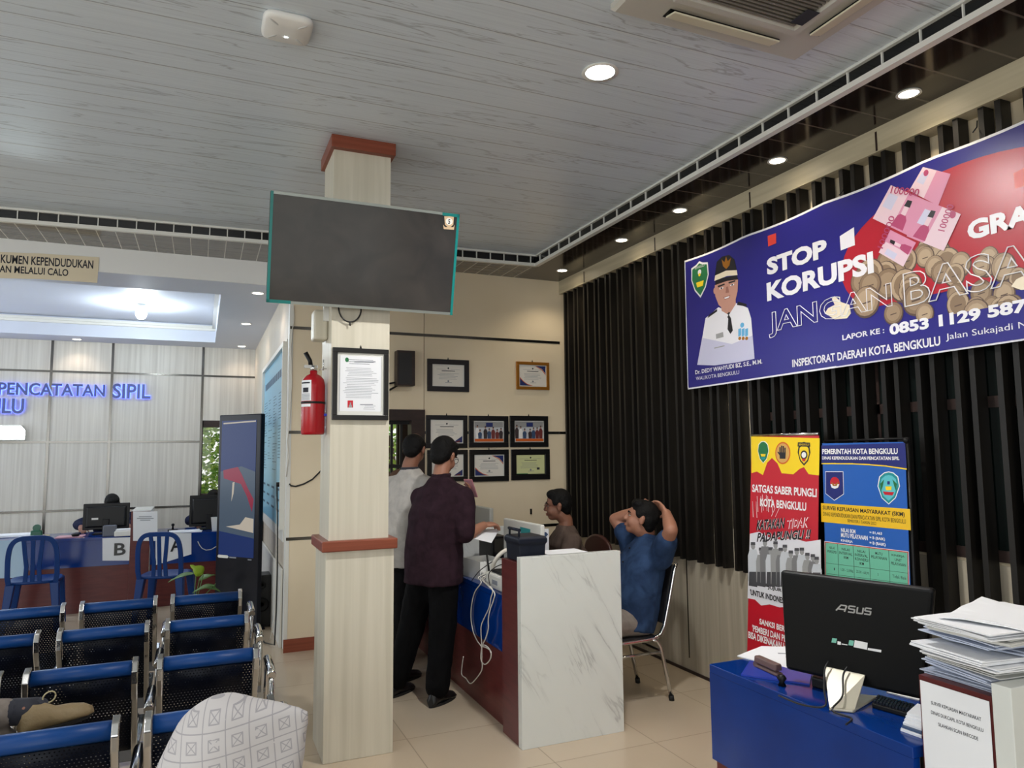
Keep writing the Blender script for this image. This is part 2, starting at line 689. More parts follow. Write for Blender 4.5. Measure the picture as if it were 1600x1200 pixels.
for z0, z1, o in ((ZS - .004, ZS + .022, -.012), (ZC - .014, ZC, -.004)):
    b.hexa([(XL, sedge(XL) + o, z0), (2.66, sedge(2.66) + o, z0), (2.66, sedge(2.66) + .02, z0), (XL, sedge(XL) + .02, z0)],
           [(XL, sedge(XL) + o, z1), (2.66, sedge(2.66) + o, z1), (2.66, sedge(2.66) + .02, z1), (XL, sedge(XL) + .02, z1)])
b.build('edge_rails', t)
b = MB('white_trim')
for i in range(70):
    x = 2.6 - i * .1235
    b.box((x, sedge(x) + .004, ZS + .02), (x + .007, sedge(x) + .02, ZC - .01))
b.build('divider_strips', t)

# right wall: light wainscot below, painted wall with dark windows above, black slats in front
b = MB('cream_paint').box((XW, YR, 1.02), (XW + .1, YB, ZS)).build('wall_right', kind='structure')
b = MB('wainscot_wood').box((XW - .012, YR, 0), (XW + .1, YB, 1.04)).build('wainscot_right', kind='structure')
b = MB('strip_metal')
for y in (4.3, 3.1, 1.9, .7, 5.5):
    b.box((XW - .016, y - .004, .1), (XW - .012, y + .004, .8))
b.build('trim_3', kind='structure')
wn = MB('glass_dark').box((XW - .008, .2, 1.1), (XW + .02, 3.5, 2.78)).build('window_2', kind='structure')
b = MB('dark_frame_wood')
for y in (.2, 1.02, 1.85, 2.67, 3.5):
    b.box((XW - .014, y - .03, 1.06), (XW, y + .03, 2.82))
for z in (1.08, 1.75, 2.8):
    b.box((XW - .014, .17, z - .025), (XW, 3.53, z + .025))
b.build('window_frame', wn)
b = MB('slat_black')
y = 5.985
i = 0
while y > YR + .1:
    b.box((3.115, y - .025, .79), (XW - .014, y, 3.06))
    b.box((3.115, y - .025 - .073, .79), (XW - .014, y - .073, 3.06))
    y -= .19
b.build('trim_4', kind='structure')
t = MB('cornice_wood').box((3.1, YR, 3.045), (XW, YB, ZS)).build('trim_5', kind='structure')
b = MB('dark_frame_wood')
for y in (5.55, 4.45, 3.42, 2.5, 1.6, .7):
    b.box((3.097, y - .005, 3.05), (3.101, y + .005, 3.15))
b.build('joint_clips', t)

# back wall with the doorway
DX0, DX1, DZ = .95, 1.765, 1.915
b = MB('cream_paint')
b.box((.64, YB, 0), (DX0, YB + .12, ZS))
b.box((DX1 + .005, YB, 0), (XW + .1, YB + .12, ZS))
b.box((DX0, YB, DZ + .006), (DX1, YB + .12, ZS))
b.build('wall_back', kind='structure')
d = MB('dark_frame_wood')
for x0, x1, z0, z1 in ((DX0, DX0 + .1, 0, DZ + .005), (DX1 - .115, DX1 + .005, 0, DZ + .005), (DX0 + .1, DX1 - .115, DZ - .09, DZ + .005)):
    d.box((x0, YB - .025, z0), (x1, YB + .1, z1))
d = d.build('door_1', kind='structure')
MB('black_frame').box((DX0 + .1, YB + .06, 0), (DX1 - .115, YB + .09, .95)).build('door_panel', d)
b = MB('black_frame')
for i in range(7):
    x = DX0 + .13 + i * .082
    b.box((x, YB + .06, .95), (x + .02, YB + .08, DZ - .09))
for z in (.95, 1.42, DZ - .12):
    b.box((DX0 + .1, YB + .055, z), (DX1 - .115, YB + .085, z + .03))
b.build('door_grille', d)
# room behind the door: dark passage that opens to the garden
b = MB('dark_frame_wood')
b.box((1.76, YB + .9, 0), (3.2, YB + .95, 2.6))
b.box((.66, YB + .12, 2.4), (3.2, YB + .95, 2.45))
b.build('wall_passage', kind='structure')

# corner pier and the hall's side wall
b = MB('wall_wood').box((.64, YB + .12, 0), (.74, YL, ZH + .3)).build('wall_hall_side', kind='structure')
b = MB('white_trim').box((.632, YB - .004, .02), (.66, YB + .1, ZS)).build('trim_6', kind='structure')
b = MB('red_wood').box((.63, YB - .014, 0), (DX0, YB, .1)).box((DX1, YB - .014, 0), (XW - .012, YB, .1)).build('baseboard_back', kind='structure')
b = MB('dark_frame_wood').box((XW - .02, YR, 0), (XW - .012, YB - .02, .02)).build('baseboard_right', kind='structure')
t = MB('strip_metal')
for z in (2.577, 1.723, .875):
    t.box((.636, YB - .005, z - .012), (DX0 if z < DZ else XW - .1, YB, z + .012))
    if z < DZ:
        t.box((DX1 + .005, YB - .005, z - .012), (XW - .02, YB, z + .012))
t.build('trim_7', kind='structure')

# hall: end wall with the window, side wall panelling, lowered ceiling with a tray
WX0, WX1, WZ0, WZ1 = .0, .62, 1.02, 2.0
b = MB('hall_wood')
b.box((XL, YL, 0), (WX0, YL + .1, ZH + .3))
b.box((WX1, YL, 0), (.74, YL + .1, ZH + .3))
b.box((WX0, YL, 0), (WX1, YL + .1, WZ0))
b.box((WX0, YL, WZ1), (WX1, YL + .1, ZH + .3))
b.build('wall_hall_end', kind='structure')
wn = MB('dark_frame_wood')
for x0, x1, z0, z1 in ((WX0, WX0 + .012, WZ0, WZ1), (WX1 - .03, WX1, WZ0, WZ1), (WX0, WX1, WZ0, WZ0 + .02), (WX0, WX1, WZ1 - .09, WZ1)):
    wn.box((x0, YL + .01, z0), (x1, YL + .08, z1))
wn = wn.build('window_1', kind='structure')
g = mat('window_glass', S(255, 255, 255), 0.0, trans=1.0)
MB(g).box((WX0 + .012, YL + .05, WZ0 + .02), (WX1 - .03, YL + .054, WZ1 - .09)).build('window_pane', wn)
t = MB('strip_metal')
for z in (2.592, 1.722, .886):
    t.box((XL, YL - .006, z - .012), (WX0 if WZ0 < z < WZ1 else .64, YL, z + .012))
for x in (-5.6, -4.9, -4.1, -3.3, -2.55, -1.73, -1.07, -.014):
    t.box((x - .014, YL - .007, 0), (x + .014, YL, ZH))
t.build('trim_8', kind='structure')
TX0, TX1, TY0, TY1, TZ = -5.0, .12, 6.85, 9.87, 3.2
c = MB('hall_ceiling')
c.box((XL, 6.33, ZH), (.64, TY0, ZH + .03))
c.box((XL, TY1, ZH), (.64, YL, ZH + .03))
c.box((XL, TY0, ZH), (TX0, TY1, ZH + .03))
c.box((TX1, TY0, ZH), (.64, TY1, ZH + .03))
c.box((TX0 - .02, TY0 - .02, TZ), (TX1 + .02, TY1 + .02, TZ + .03))
c.box((TX0, TY1, ZH + .03), (TX1, TY1 + .02, TZ))
c.box((TX0, TY0 - .02, ZH + .03), (TX1, TY0, TZ))
c.box((TX1, TY0, ZH + .03), (TX1 + .02, TY1, TZ))
c.box((TX0 - .02, TY0, ZH + .03), (TX0, TY1, TZ))
c.build('ceiling_hall', kind='structure')
b = MB('white_trim')
b.box((TX0, TY1 - .05, TZ - .05), (TX1, TY1, TZ - .02)).box((TX0, TY1 - .03, TZ - .08), (TX1, TY1, TZ - .05)).box((TX1 - .04, TY0, TZ - .05), (TX1, TY1, TZ - .02))
b.build('trim_9', kind='structure')
b = MB('white_paint').box((XL, 6.31, ZH), (.64, 6.33, ZS)).build('wall_fascia', kind='structure')

# the rest of the shell, behind and beside the camera, with its big windows open to daylight
b = MB('cream_paint')
b.box((XL - .1, YR - .1, 0), (XW + .1, YR, .4)).box((XL - .1, YR - .1, 2.95), (XW + .1, YR, ZC + .1))
for x in (XL, -2.6, 2.9):
    b.box((x - .15, YR - .1, .4), (x + .25, YR, 2.95))
b.build('wall_rear', kind='structure')
b = MB('cream_paint')
b.box((XL - .1, YR, 0), (XL, YL, .8)).box((XL - .1, YR, 2.8), (XL, YL, ZC + .1))
for y in (YR, -1.0, 4.4, 6.6, 9.7):
    b.box((XL - .1, y, .8), (XL, y + .6, 2.8))
b.build('wall_left', kind='structure')

# pillar with plinth, red mouldings
p = MB('pillar_wood').box((.617, 3.855, 1.05), (.93, 4.17, ZC)).build('pillar', kind='structure')
MB('pillar_wood').box((.601, 3.838, 0), (.958, 4.19, 1.05)).build('plinth', p, bevel=.003)
MB('red_wood').box((.578, 3.815, 1.045), (.972, 4.205, 1.10)).build('belt_moulding', p, bevel=.006)
MB('red_wood').box((.597, 3.815, 3.2), (.95, 4.20, ZC)).build('cap_moulding', p, bevel=.004)
# ---------------------------------------------------------------- lamps of the room
def downlight(name, p, r, glow, power, col, label, group=None, cone=2.4):
    t = empty(name, p, label, 'ceiling light', group)
    b = MB('white_trim')
    b.rings([[V(p) + V((q * cos(2 * pi * i / 28), q * sin(2 * pi * i / 28), z)) for i in range(28)] for q, z in ((r * 1.0, -.001), (r * 1.28, -.001), (r * 1.28, .0), (r * 1.0, .02))], cap=False)
    b.build('rim', t)
    b = MB(glow)
    b.poly([V(p) + V((r * cos(2 * pi * i / 28), r * sin(2 * pi * i / 28), .0015)) for i in range(28)])
    b.build('diffuser', t)
    l = light('SPOT', 'lamp_light', (p[0], p[1], p[2] - .02), power, col, r, None, (p[0], p[1], 0), cone, .6)
    l.parent = t
    l.matrix_parent_inverse = MWX[t.name].inverted()
    return t


z = ZC - .004
main = downlight('downlight', (1.62, 2.715, z), .066, 'lamp_glow', 160, (1, .98, .95), 'bright round white lamp in the grey plank ceiling', cone=2.9)
for i, (x, y) in enumerate(((1.62, -.2), (-1.2, -.2), (-1.2, 2.7), (-3.6, 2.7), (-3.6, -.2))):
    light('SPOT', 'rear_lamp_light', (x, y, z - .02), 48, (1, .98, .95), .06, None, (x, y, 0), 2.9, .6)
zz = ZS - .003
lab = ['round downlight in the dark soffit just past the air conditioner, nearest of its row', 'second round downlight of the dark soffit row, above the pile of banknotes on the banner',
       'third round downlight of the dark soffit row, above the words STOP KORUPSI', 'fourth round downlight of the dark soffit row, above the left end of the banner', 'round downlight in the dark soffit corner beside the cream back wall']
for i, y in enumerate((2.184, 3.008, 3.912, 4.652, 5.653)):
    downlight('downlight', (2.935, y, zz), .042, 'warm_glow', 9, (1, .84, .62), lab[i], 'downlights in the dark soffit', 2.2)
for i in range(3):
    light('SPOT', 'rear_lamp_light', (2.935, 1.3 - i * .85, zz - .02), 9, (1, .84, .62), .04, None, (2.935, 1.3 - i * .85, 0), 2.2, .6)
zz = ZH - .003
lab = ['round downlight in the hall ceiling edge behind the television', 'middle downlight of three along the hall ceiling edge above the blue board', 'downlight in the hall ceiling corner above the end wall',
       'downlight above the blue lit lettering on the hall wall']
for i, (x, y) in enumerate(((.42, 6.67), (.41, 8.32), (.45, 10.09), (-1.446, 10.14))):
    downlight('downlight', (x, y, zz), .045, 'warm_glow', 6, (1, .8, .62), lab[i], 'downlights of the hall ceiling', 2.2)
t = empty('bulb_lamp', (-.65, 8.74, TZ), 'glowing white bulb lamp hanging in the hall ceiling tray', 'ceiling light')
MB('white_trim').lathe((-.65, 8.74, TZ), [(.001, -.05), (.03, -.05), (.045, 0), (.001, 0)]).build('socket', t)
MB('cool_glow').lathe((-.65, 8.74, TZ), [(.001, -.17), (.03, -.165), (.055, -.13), (.058, -.1), (.03, -.06), (.02, -.05)]).build('bulb', t)
light('POINT', 'lamp_light', (-.65, 8.74, TZ - .25), 34, (.85, .95, 1), .06)
light('POINT', 'lamp_light', (-3.2, 8.6, TZ - .25), 34, (.82, .9, 1), .06)
# ---------------------------------------------------------------- the hall: counter, chairs, kiosk
def desk_run(name, label, x0, x1, y0, y1, ztop, zapr, facing, cat='counter'):
    """service counter: blue top and apron, dark red panel under it"""
    t = empty(name, ((x0 + x1) / 2, (y0 + y1) / 2, 0), label, cat, None)
    b = MB('blue_desk').box((x0, y0, ztop - .03), (x1, y1, ztop))
    b.build('worktop', t, bevel=.002)
    a = MB('blue_desk')
    m = MB('maroon_wood')
    for f in facing:
        if f == '-y':
            a.box((x0, y0, zapr), (x1, y0 + .025, ztop - .03))
            m.box((x0, y0 + .02, 0), (x1, y0 + .04, zapr))
        if f == '-x':
            a.box((x0, y0, zapr), (x0 + .025, y1, ztop - .03))
            m.box((x0 + .02, y0, 0), (x0 + .04, y1, zapr))
        if f == '+y':
            a.box((x0, y1 - .025, zapr), (x1, y1, ztop - .03))
            m.box((x0, y1 - .04, 0), (x1, y1 - .02, zapr))
        if f == '+x':
            m.box((x1 - .03, y0 + .05, 0), (x1 - .01, y1 - .05, ztop - .03))
    a.build('apron', t)
    m.build('front_panel', t)
    return t


desk_run('service_counter', 'long blue and dark red counter behind the left plastic chair', -4.5, -.645, 8.38, 9.0, .735, .45, ['-y'])
desk_run('service_counter', 'short blue and dark red counter carrying the letter A sheet', -.455, .47, 8.38, 9.0, .735, .43, ['-y'])


def partition(label, x0, x1, y0, y1, h, narrow):
    t = empty('desk_partition', ((x0 + x1) / 2, (y0 + y1) / 2, 0), label, 'partition', 'white marbled desk partitions')
    c = 'marble'
    b = MB(c)
    e = .006
    if narrow == '-y':
        b.box((x0, y0 + .02, 0), (x0 + .02, y1, h)).box((x1 - .02, y0 + .02, 0), (x1, y1, h)).box((x0 + .02, y0 + .02, h - .02), (x1 - .02, y1, h)).box((x0 + .02, y1 - .02, 0), (x1 - .02, y1, h - .02))
        b.build('marble_shell', t)
        MB('maroon_wood').box((x0 + .001, y0, 0), (x1 - .001, y0 + .019, h - .002)).build('end_panel', t)
    else:
        MB(c).box((x0 - .005, y0, 0), (x1, y0 + .048, h)).build('marble_slab', t, bevel=.002)
        MB('maroon_wood').box((x0, y0 + .0485, 0), (x1 - .01, y1, h - .035)).build('red_box', t)
    return t


partition('narrow partition with a dark red end between the letter B and letter A sheets', -.64, -.46, 8.33, 8.98, .985, '-y')
partition('narrow partition at the end of the hall counter behind the tall black kiosk', .475, .63, 8.33, 8.98, .985, '-y')

# sheets hung on the counter front
def tagsheet(name, label, y, px, letter=None, lpx=None, m='paper', group=None, lm='black_frame'):
    b = Flat(m, 1, y)
    b.pr(px, 0, .0015)
    if group:
        o = b.build(name, None, label, 'sign', group)
    else:
        o = b.build(name, None, label, 'sign')
    if letter:
        b = Flat(lm, 1, y)
        b.tx(letter, *lpx, w=.002, bold=.02, ext=.02)
        b.build('letter', o)
    return o


tagsheet('letter_sign', 'white sheet with a big letter B on the counter front', 8.376, [(160, 876), (210, 876), (212, 839), (160, 841)], 'B', (178, 868, 197, 848))
tagsheet('letter_sign', 'white sheet with a big letter A on the counter front, behind the right plastic chair', 8.376, [(243, 883), (299, 866), (299, 833), (243, 833)], 'A', (266, 862, 285, 841))
tagsheet('notice_board', 'pale glossy board leaning on the counter front behind the left plastic chair', 8.374, [(-30, 905), (40, 902), (40, 843), (-30, 846)], m=mat('pale_board', S(150, 180, 205), .15))
o = tagsheet('notice_sheet', 'printed notice on the partition end between the letters B and A', 8.328, [(208, 845), (246, 845), (246, 799), (208, 799)])
b = Flat('grey_ink', 1, 8.328)
for i, (x0, x1) in enumerate(((217, 237), (214, 240), (219, 235))):
    b.pl([(x0, 808 + i * 2.6), (x1, 808 + i * 2.6), (x1, 806.8 + i * 2.6), (x0, 806.8 + i * 2.6)], .002)
b.build('printing', o)


def plastic_chair(loc, rz, label):
    t = empty('plastic_chair', loc, label, 'chair', 'blue plastic chairs at the hall counter', rz)
    Mx = MWX[t.name]
    def L(p): return Mx @ V(p)
    # seat: dished square with rounded corners
    rings = []
    for q, z in ((1.0, .425), (1.02, .445), (.98, .452), (.8, .444), (.4, .437), (.02, .436)):
        R = []
        for i in range(28):
            a = 2 * pi * i / 28
            c, s_ = cos(a), sin(a)
            rr = 1 / ((abs(c) ** 4 + abs(s_) ** 4) ** .25)
            R.append(L((.2 * q * rr * c, .2 * q * rr * s_, z)))
        rings.append(R)
    MB('plastic_blue').rings(rings).build('seat', t)
    # backrest: arch and three slats
    b = MB('plastic_blue')
    arch = []
    for i in range(21):
        a = pi * i / 20
        ca, sa = cos(a), sin(a)
        x = -.185 * (abs(ca) ** .45) * (1 if ca > 0 else -1)
        z = .50 + .335 * (abs(sa) ** .5)
        arch.append((x, -.195 - (z - .44) * .16, z))
    arch = [(-.175, -.19, .43)] + arch + [(.175, -.19, .43)]
    def ribbon(pts, wd, th, axis):
        R = []
        for i, p in enumerate(pts):
            p = V(p)
            d = (V(pts[min(i + 1, len(pts) - 1)]) - V(pts[max(i - 1, 0)])).normalized()
            n = V(axis)
            s_ = d.cross(n).normalized()
            R.append([L(p + s_ * wd + n * th), L(p - s_ * wd + n * th), L(p - s_ * wd - n * th), L(p + s_ * wd - n * th)])
        b.rings(R, smooth=False)
    ribbon(arch, .02, .010, (0, 1, .15))
    for x0, x1 in ((-.055, -.07), (0, 0), (.055, .07)):
        ribbon([(x0, -.195, .44), (x0 * .85, -.215, .58), (x1 * .85, -.235, .7), (x1, -.255, .815)], .017, .007, (0, 1, .15))
    b.build('backrest', t, bevel=.003)
    for sx in (-1, 1):
        for sy in (-1, 1):
            b = MB('plastic_blue')
            top, bot = (.165 * sx, .165 * sy, .43), (.205 * sx, .21 * sy, 0)
            R = []
            for q, wd in ((0, .035), (.5, .028), (1, .02)):
                c = V(top).lerp(V(bot), q)
                R.append([L(c + V((wd * a_, wd * b_, 0))) for a_, b_ in ((-1, -1), (1, -1), (1, 1), (-1, 1))])
            b.rings(R, smooth=False)
            b.build('leg', t, bevel=.006)
    return t


plastic_chair((-1.345, 7.83, 0), .03, 'blue plastic chair on the left, in front of the pale glossy board')
plastic_chair((-.27, 7.62, 0), -.25, 'blue plastic chair in front of the letter A sheet')


def monitor(name, label, p, wd, h, rz, m='black_plastic', tilt=.06, back='foot', scr='black_gloss', group=None, zlift=.07, cat='monitor'):
    """p = middle of the foot; local -y is the back"""
    t = empty(name, p, label, cat, group, rz)
    Mx = MWX[t.name]
    R = Mx @ M.Translation((0, 0, zlift)) @ M.Rotation(-tilt, 4, 'X')
    b = MB(m)
    b.box((-wd / 2, 0, 0), (wd / 2, .03, h), R)
    b.hexa([R @ V(q) for q in ((-wd * .4, -.03, h * .12), (wd * .4, -.03, h * .12), (wd * .45, 0, h * .08), (-wd * .45, 0, h * .08))],
           [R @ V(q) for q in ((-wd * .4, -.03, h * .85), (wd * .4, -.03, h * .85), (wd * .45, 0, h * .9), (-wd * .45, 0, h * .9))])
    b.build('housing', t, bevel=.006)
    MB(scr).box((-wd / 2 + .015, .03, .02), (wd / 2 - .015, .032, h - .015), R).build('screen', t)
    b = MB(m)
    b.box((-.03, -.045, .0), (.03, -.015, zlift + h * .4), Mx)
    b.build('stand_neck', t, bevel=.004)
    MB(m).box((-.11, -.1, 0), (.11, .08, .012), Mx).build('base', t, bevel=.004)
    return t


p = Yp(165, 832, 8.72)
mB = monitor('computer_monitor', 'black monitor seen from behind on the counter above the letter B sheet', (p.x, 8.72, .735), .43, .27, 0, zlift=.045)
MB('white_trim').box((p.x - .13, 8.688, .885), (p.x - .07, 8.69, .905)).build('sticker', mB)
p = Yp(326, 828, 8.72)
monitor('computer_monitor', 'black monitor seen from behind on the counter by the window, above the letter A sheet', (p.x, 8.72, .735), .40, .34, 0, zlift=.03)

def stack(name, label, c, wd, dp, n, th, seed, m='paper', group=None, cat='papers', rz0=0.0, jit=.012):
    """a pile of loose sheets, one thing"""
    rnd = random.Random(seed)
    b = MB(m)
    z = c[2] + .0005
    for i in range(n):
        rz = rz0 + rnd.uniform(-.08, .08)
        T = M.Translation((c[0] + rnd.uniform(-jit, jit), c[1] + rnd.uniform(-jit, jit), z)) @ M.Rotation(rz, 4, 'Z')
        b.box((-wd / 2, -dp / 2, 0), (wd / 2, dp / 2, th), T)
        z += th + .0004
    return b.build(name, None, label, cat, group)


zt = .7355
mat('pink_cover', S(200, 150, 160), .6)
mat('green_plastic', S(24, 92, 66), .35)
stack('paper_pile', 'loose white papers on the counter above the pale glossy board', Zp(25, 838, zt), .36, .24, 5, .004, 3)
stack('folder', 'pink folder lying on the counter left of the black monitor', Zp(112, 839, zt), .24, .2, 2, .004, 4, 'pink_cover', cat='folder')
q = Zp(57, 838, zt)
t = empty('tape_dispenser', q, 'green tape holder standing on the counter above the left plastic chair', 'tape dispenser')
MB('green_plastic').box((q.x - .05, q.y - .03, zt), (q.x + .05, q.y + .03, zt + .06)).build('body', t, bevel=.01)
MB('green_plastic').cyl((q.x - .0, q.y - .02, zt + .085), (q.x, q.y + .02, zt + .085), .035).build('reel', t)
q = Zp(118, 838, zt + .009)
MB('black_plastic').lathe(q, [(.0, 0), (.03, 0), (.04, .02), (.03, .028), (0, .028)]).build('ink_pad', None, 'small dark round ink pad on the pink folder', 'ink pad')
q = Zp(70, 838, zt)
MB(mat('yellow_note', S(205, 186, 120), .7)).box((q.x - .04, q.y - .03, zt), (q.x + .04, q.y + .03, zt + .012)).build('note_pad', None, 'small yellow note pad on the counter beside the green tape holder', 'note pad')
q = Zp(193, 837, zt)
t = empty('document_tray', q, 'pale paper tray with papers beside the black monitor above letter B', 'tray')
MB('white_plastic').box((q.x - .08, q.y - .05, zt), (q.x + .10, q.y + .1, zt + .05)).build('tray_body', t, bevel=.006)
MB('paper').box((q.x - .07, q.y - .04, zt + .05), (q.x + .09, q.y + .09, zt + .066)).build('paper_sheets', t)
q = Zp(171, 838, zt)
MB(mat('grey_box', S(92, 96, 108), .5)).box((q.x - .06, q.y - .02, zt), (q.x + .06, q.y + .04, zt + .11)).build('card_reader', None, 'dark grey box in front of the black monitor above letter B', 'card reader', ).modifiers.new('b', 'BEVEL').width = .006
q = Zp(270, 829, zt)
t = empty('rubber_stamp', q, 'black stamp standing on the counter behind the letter A chair', 'stamp')
MB('black_plastic').box((q.x - .05, q.y - .03, zt), (q.x + .05, q.y + .03, zt + .014)).build('stamp_base', t, bevel=.004)
MB('black_plastic').lathe((q.x, q.y, zt + .014), [(0, 0), (.012, 0), (.008, .03), (.018, .045), (.012, .06), (0, .062)]).build('handle', t)
stack('paper_pile', 'flat white papers on the counter left of the window monitor', Zp(290, 831, zt), .3, .2, 3, .004, 8)
q = Yp(336, 830, 8.5)
MB('white_plastic').rings([[V((q.x + a * w_, q.y + b_ * w_, zt + z)) for a, b_ in ((-1, -1), (1, -1), (1, 1), (-1, 1))] for w_, z in ((.03, 0), (.045, .14), (.04, .14), (.027, .01))], smooth=False).build('paper_cup', None, 'white paper cup on the counter right of the window monitor', 'cup')
MB('cable_white').tube([Yp(x, y, 8.372) for x, y in ((309, 846), (312, 852), (316, 857), (322, 859.5), (330, 858.5), (336, 855), (342, 851))], .004).build('cable', None, 'white cable drooping down the blue counter front beside letter A', 'cable')
# clear bottles behind the kiosk
mat('clear_plastic', S(210, 220, 225), .05, trans=.85)
q = Yp(421, 812, 8.5)
for i, (x, h, lb) in enumerate(((.52, .17, 'clear plastic bottle nearer the kiosk, on the hall partition'), (.585, .15, 'clear plastic bottle nearer the blue board, on the hall partition'))):
    t = empty('water_bottle', (x, 8.5 + .1 * i, .986), lb, 'bottle', 'clear bottles on the hall partition')
    MB('clear_plastic').lathe((x, 8.5 + .1 * i, .986), [(0, 0), (.026, 0), (.028, .02), (.028, h * .7), (.012, h * .9), (.012, h), (0, h)], 16).build('bottle_body', t)
    MB('white_plastic').cyl((x, 8.5 + .1 * i, .986 + h), (x, 8.5 + .1 * i, .986 + h + .02), .014).build('cap', t)

# ---- digital signage kiosk
KA, KB = V((.146, 7.26, 0)), V((.486, 6.85, 0))
kd = (KB - KA).normalized()
kn = V((-kd.y, kd.x, 0)) * 1.0          # pointing into the hall, away from the viewer
if kn.y < 0:
    kn = -kn
KH = 1.915
t = empty('advertising_kiosk', (KA + KB) / 2 + kn * .05, 'tall black standing display kiosk with a dim blue picture, beside the blue board', 'kiosk')
b = MB(mat('kiosk_black', S(8, 10, 22), .3, spec=.2))
b.hexa([KA, KB, KB + kn * .05, KA + kn * .05], [p + V((0, 0, KH)) for p in (KA, KB, KB + kn * .05, KA + kn * .05)])
b.build('housing', t, bevel=.008)
b = MB('kiosk_black')
b.hexa([KA - kn * .12 - kd * .0, KB - kn * .12, KB + kn * .1, KA + kn * .2], [p + V((0, 0, .03)) for p in (KA - kn * .1, KB - kn * .1, KB + kn * .09, KA + kn * .18)])
b.build('foot', t)
def K(u, z): return KA.lerp(KB, u) - kn * .002 + V((0, 0, z))
mat('screen_blue', S(6, 10, 30), .2, spec=.15, emit=S(34, 58, 118), es=.55)
mat('screen_slate', S(6, 10, 20), .2, spec=.15, emit=S(84, 100, 118), es=.6)
mat('screen_red', S(20, 4, 8), .2, spec=.15, emit=S(150, 44, 70), es=.7)
mat('screen_pale', S(20, 20, 20), .2, spec=.15, emit=S(190, 180, 165), es=.8)
b = Sheet('screen_blue', K(.07, .63), K(.9, .63), K(.9, 1.86), K(.07, 1.86))
b.rect(0, 0, 1, 1, 0)
b.mat('screen_slate').poly([(0, .18, .0008), (1, .14, .0008), (1, .62, .0008), (.6, .66, .0008), (0, .62, .0008)])
b.mat('screen_red').poly([(.08, .63, .0016), (.5, .655, .0016), (.62, .6, .0016), (.8, .5, .0016), (.97, .42, .0016), (.93, .33, .0016), (.78, .44, .0016), (.6, .53, .0016), (.35, .55, .0016), (.1, .57, .0016)])
b.mat('screen_pale').poly([(.2, .215, .0016), (.6, .235, .0016), (.75, .29, .0016), (.98, .28, .0016), (.98, .18, .0016)])
b.poly([(.36, .54, .002), (.42, .545, .002), (.4, .46, .002), (.34, .40, .002)])
b.poly([(.05, .975, .0016), (.98, .985, .0016), (.98, .995, .0016), (.05, .985, .0016)])
b.build('screen', t)
b = Sheet('white_trim', K(.05, .60), K(.95, .60), K(.95, .64), K(.05, .64))
b.poly([(.03, .3, .001), (.27, .3, .001), (.3, .6, .001), (.27, .95, .001), (.03, .95, .001), (.0, .6, .001)])
b.mat('grey_ink').rect(.32, .4, .5, .7, .001)
b.rect(.8, .2, .9, .5, .001)
b.build('badge', t)

# ---- speaker box on the floor by the wall, plant, cables
a = V((.5, 7.35, 0))
t = empty('speaker_box', (.55, 7.1, 0), 'black loudspeaker cabinet on the floor behind the kiosk', 'speaker')
MB(mat('speaker_black', S(10, 10, 12), .5)).box((.46, 7.0, 0), (.614, 7.22, .46)).build('cabinet', t, bevel=.006)
for z, r, nm in ((.37, .03, 'tweeter'), (.2, .06, 'woofer')):
    b = MB('black_plastic')
    b.rings([[V((.538 + q * cos(2 * pi * i / 24), 6.999 - d, z + q * sin(2 * pi * i / 24))) for i in range(24)] for q, d in ((r, 0), (r * 1.05, .008), (r * .8, .01), (r * .3, .0))])
    b.build(nm, t)
t = empty('potted_plant', (-.06, 7.1, 0), 'pothos plant with yellow green leaves beside the tall kiosk', 'plant')
MB(mat('pot_clay', S(90, 70, 60), .6)).lathe((-.06, 7.1, 0), [(0, 0), (.08, 0), (.11, .2), (.1, .2), (.095, .18), (0, .18)]).build('pot', t)
mat('leaf_lime', S(140, 170, 40), .4)
mat('leaf_green', S(84, 118, 60), .4)
def leaf(base, tip, wid, m, up=(0, 0, 1), droop=.02):
    base, tip = V(base), V(tip)
    d = tip - base
    s_ = d.cross(V(up)).normalized()
    n = s_.cross(d).normalized()
    b = MB(m)
    rows = []
    for i in range(9):
        u = i / 8
        wd = wid * (sin(pi * min(u * 1.15, 1) ** .75) if u < .87 else (1 - u) * 2.2 + .02)
        c = base + d * u - n * droop * (u * 2 - 1) ** 2
        rows.append([c - s_ * wd + n * wd * .25, c, c + s_ * wd + n * wd * .25])
    vs = [[b._v(p) for p in r] for r in rows]
    for r0, r1 in zip(vs, vs[1:]):
        for k in (0, 1):
            b.face([r0[k], r0[k + 1], r1[k + 1], r1[k]], True)
    o = b.build('leaf', t)
    q = o.modifiers.new('thick', 'SOLIDIFY')
    q.thickness = .0015
Y0 = 7.05
leaf(Yp(318, 897, Y0), Yp(298, 883, Y0 - .02), .05, 'leaf_lime', (0, -1, .3))
leaf(Yp(307, 893, Y0), Yp(262, 907, Y0 - .1), .035, 'leaf_green', (0, -.3, 1))
leaf(Yp(337, 912, Y0), Yp(300, 924, Y0 - .08), .03, 'leaf_green', (0, -.5, 1))
leaf(Yp(310, 905, Y0 + .05), Yp(338, 896, Y0 + .1), .03, 'leaf_green', (0, -.6, 1))
leaf(Yp(318, 915, Y0 + .05), Yp(345, 922, Y0), .03, 'leaf_green', (0, -.6, 1))
b = MB('leaf_green')
for px in ((318, 897), (307, 893), (337, 912), (312, 905)):
    q = Yp(px[0], px[1], Y0)
    b.tube([(-.06, 7.1, .18), ((-.06 + q.x) / 2 + .01, 7.09, .3), q], .004, 6)
b.build('stems', t)

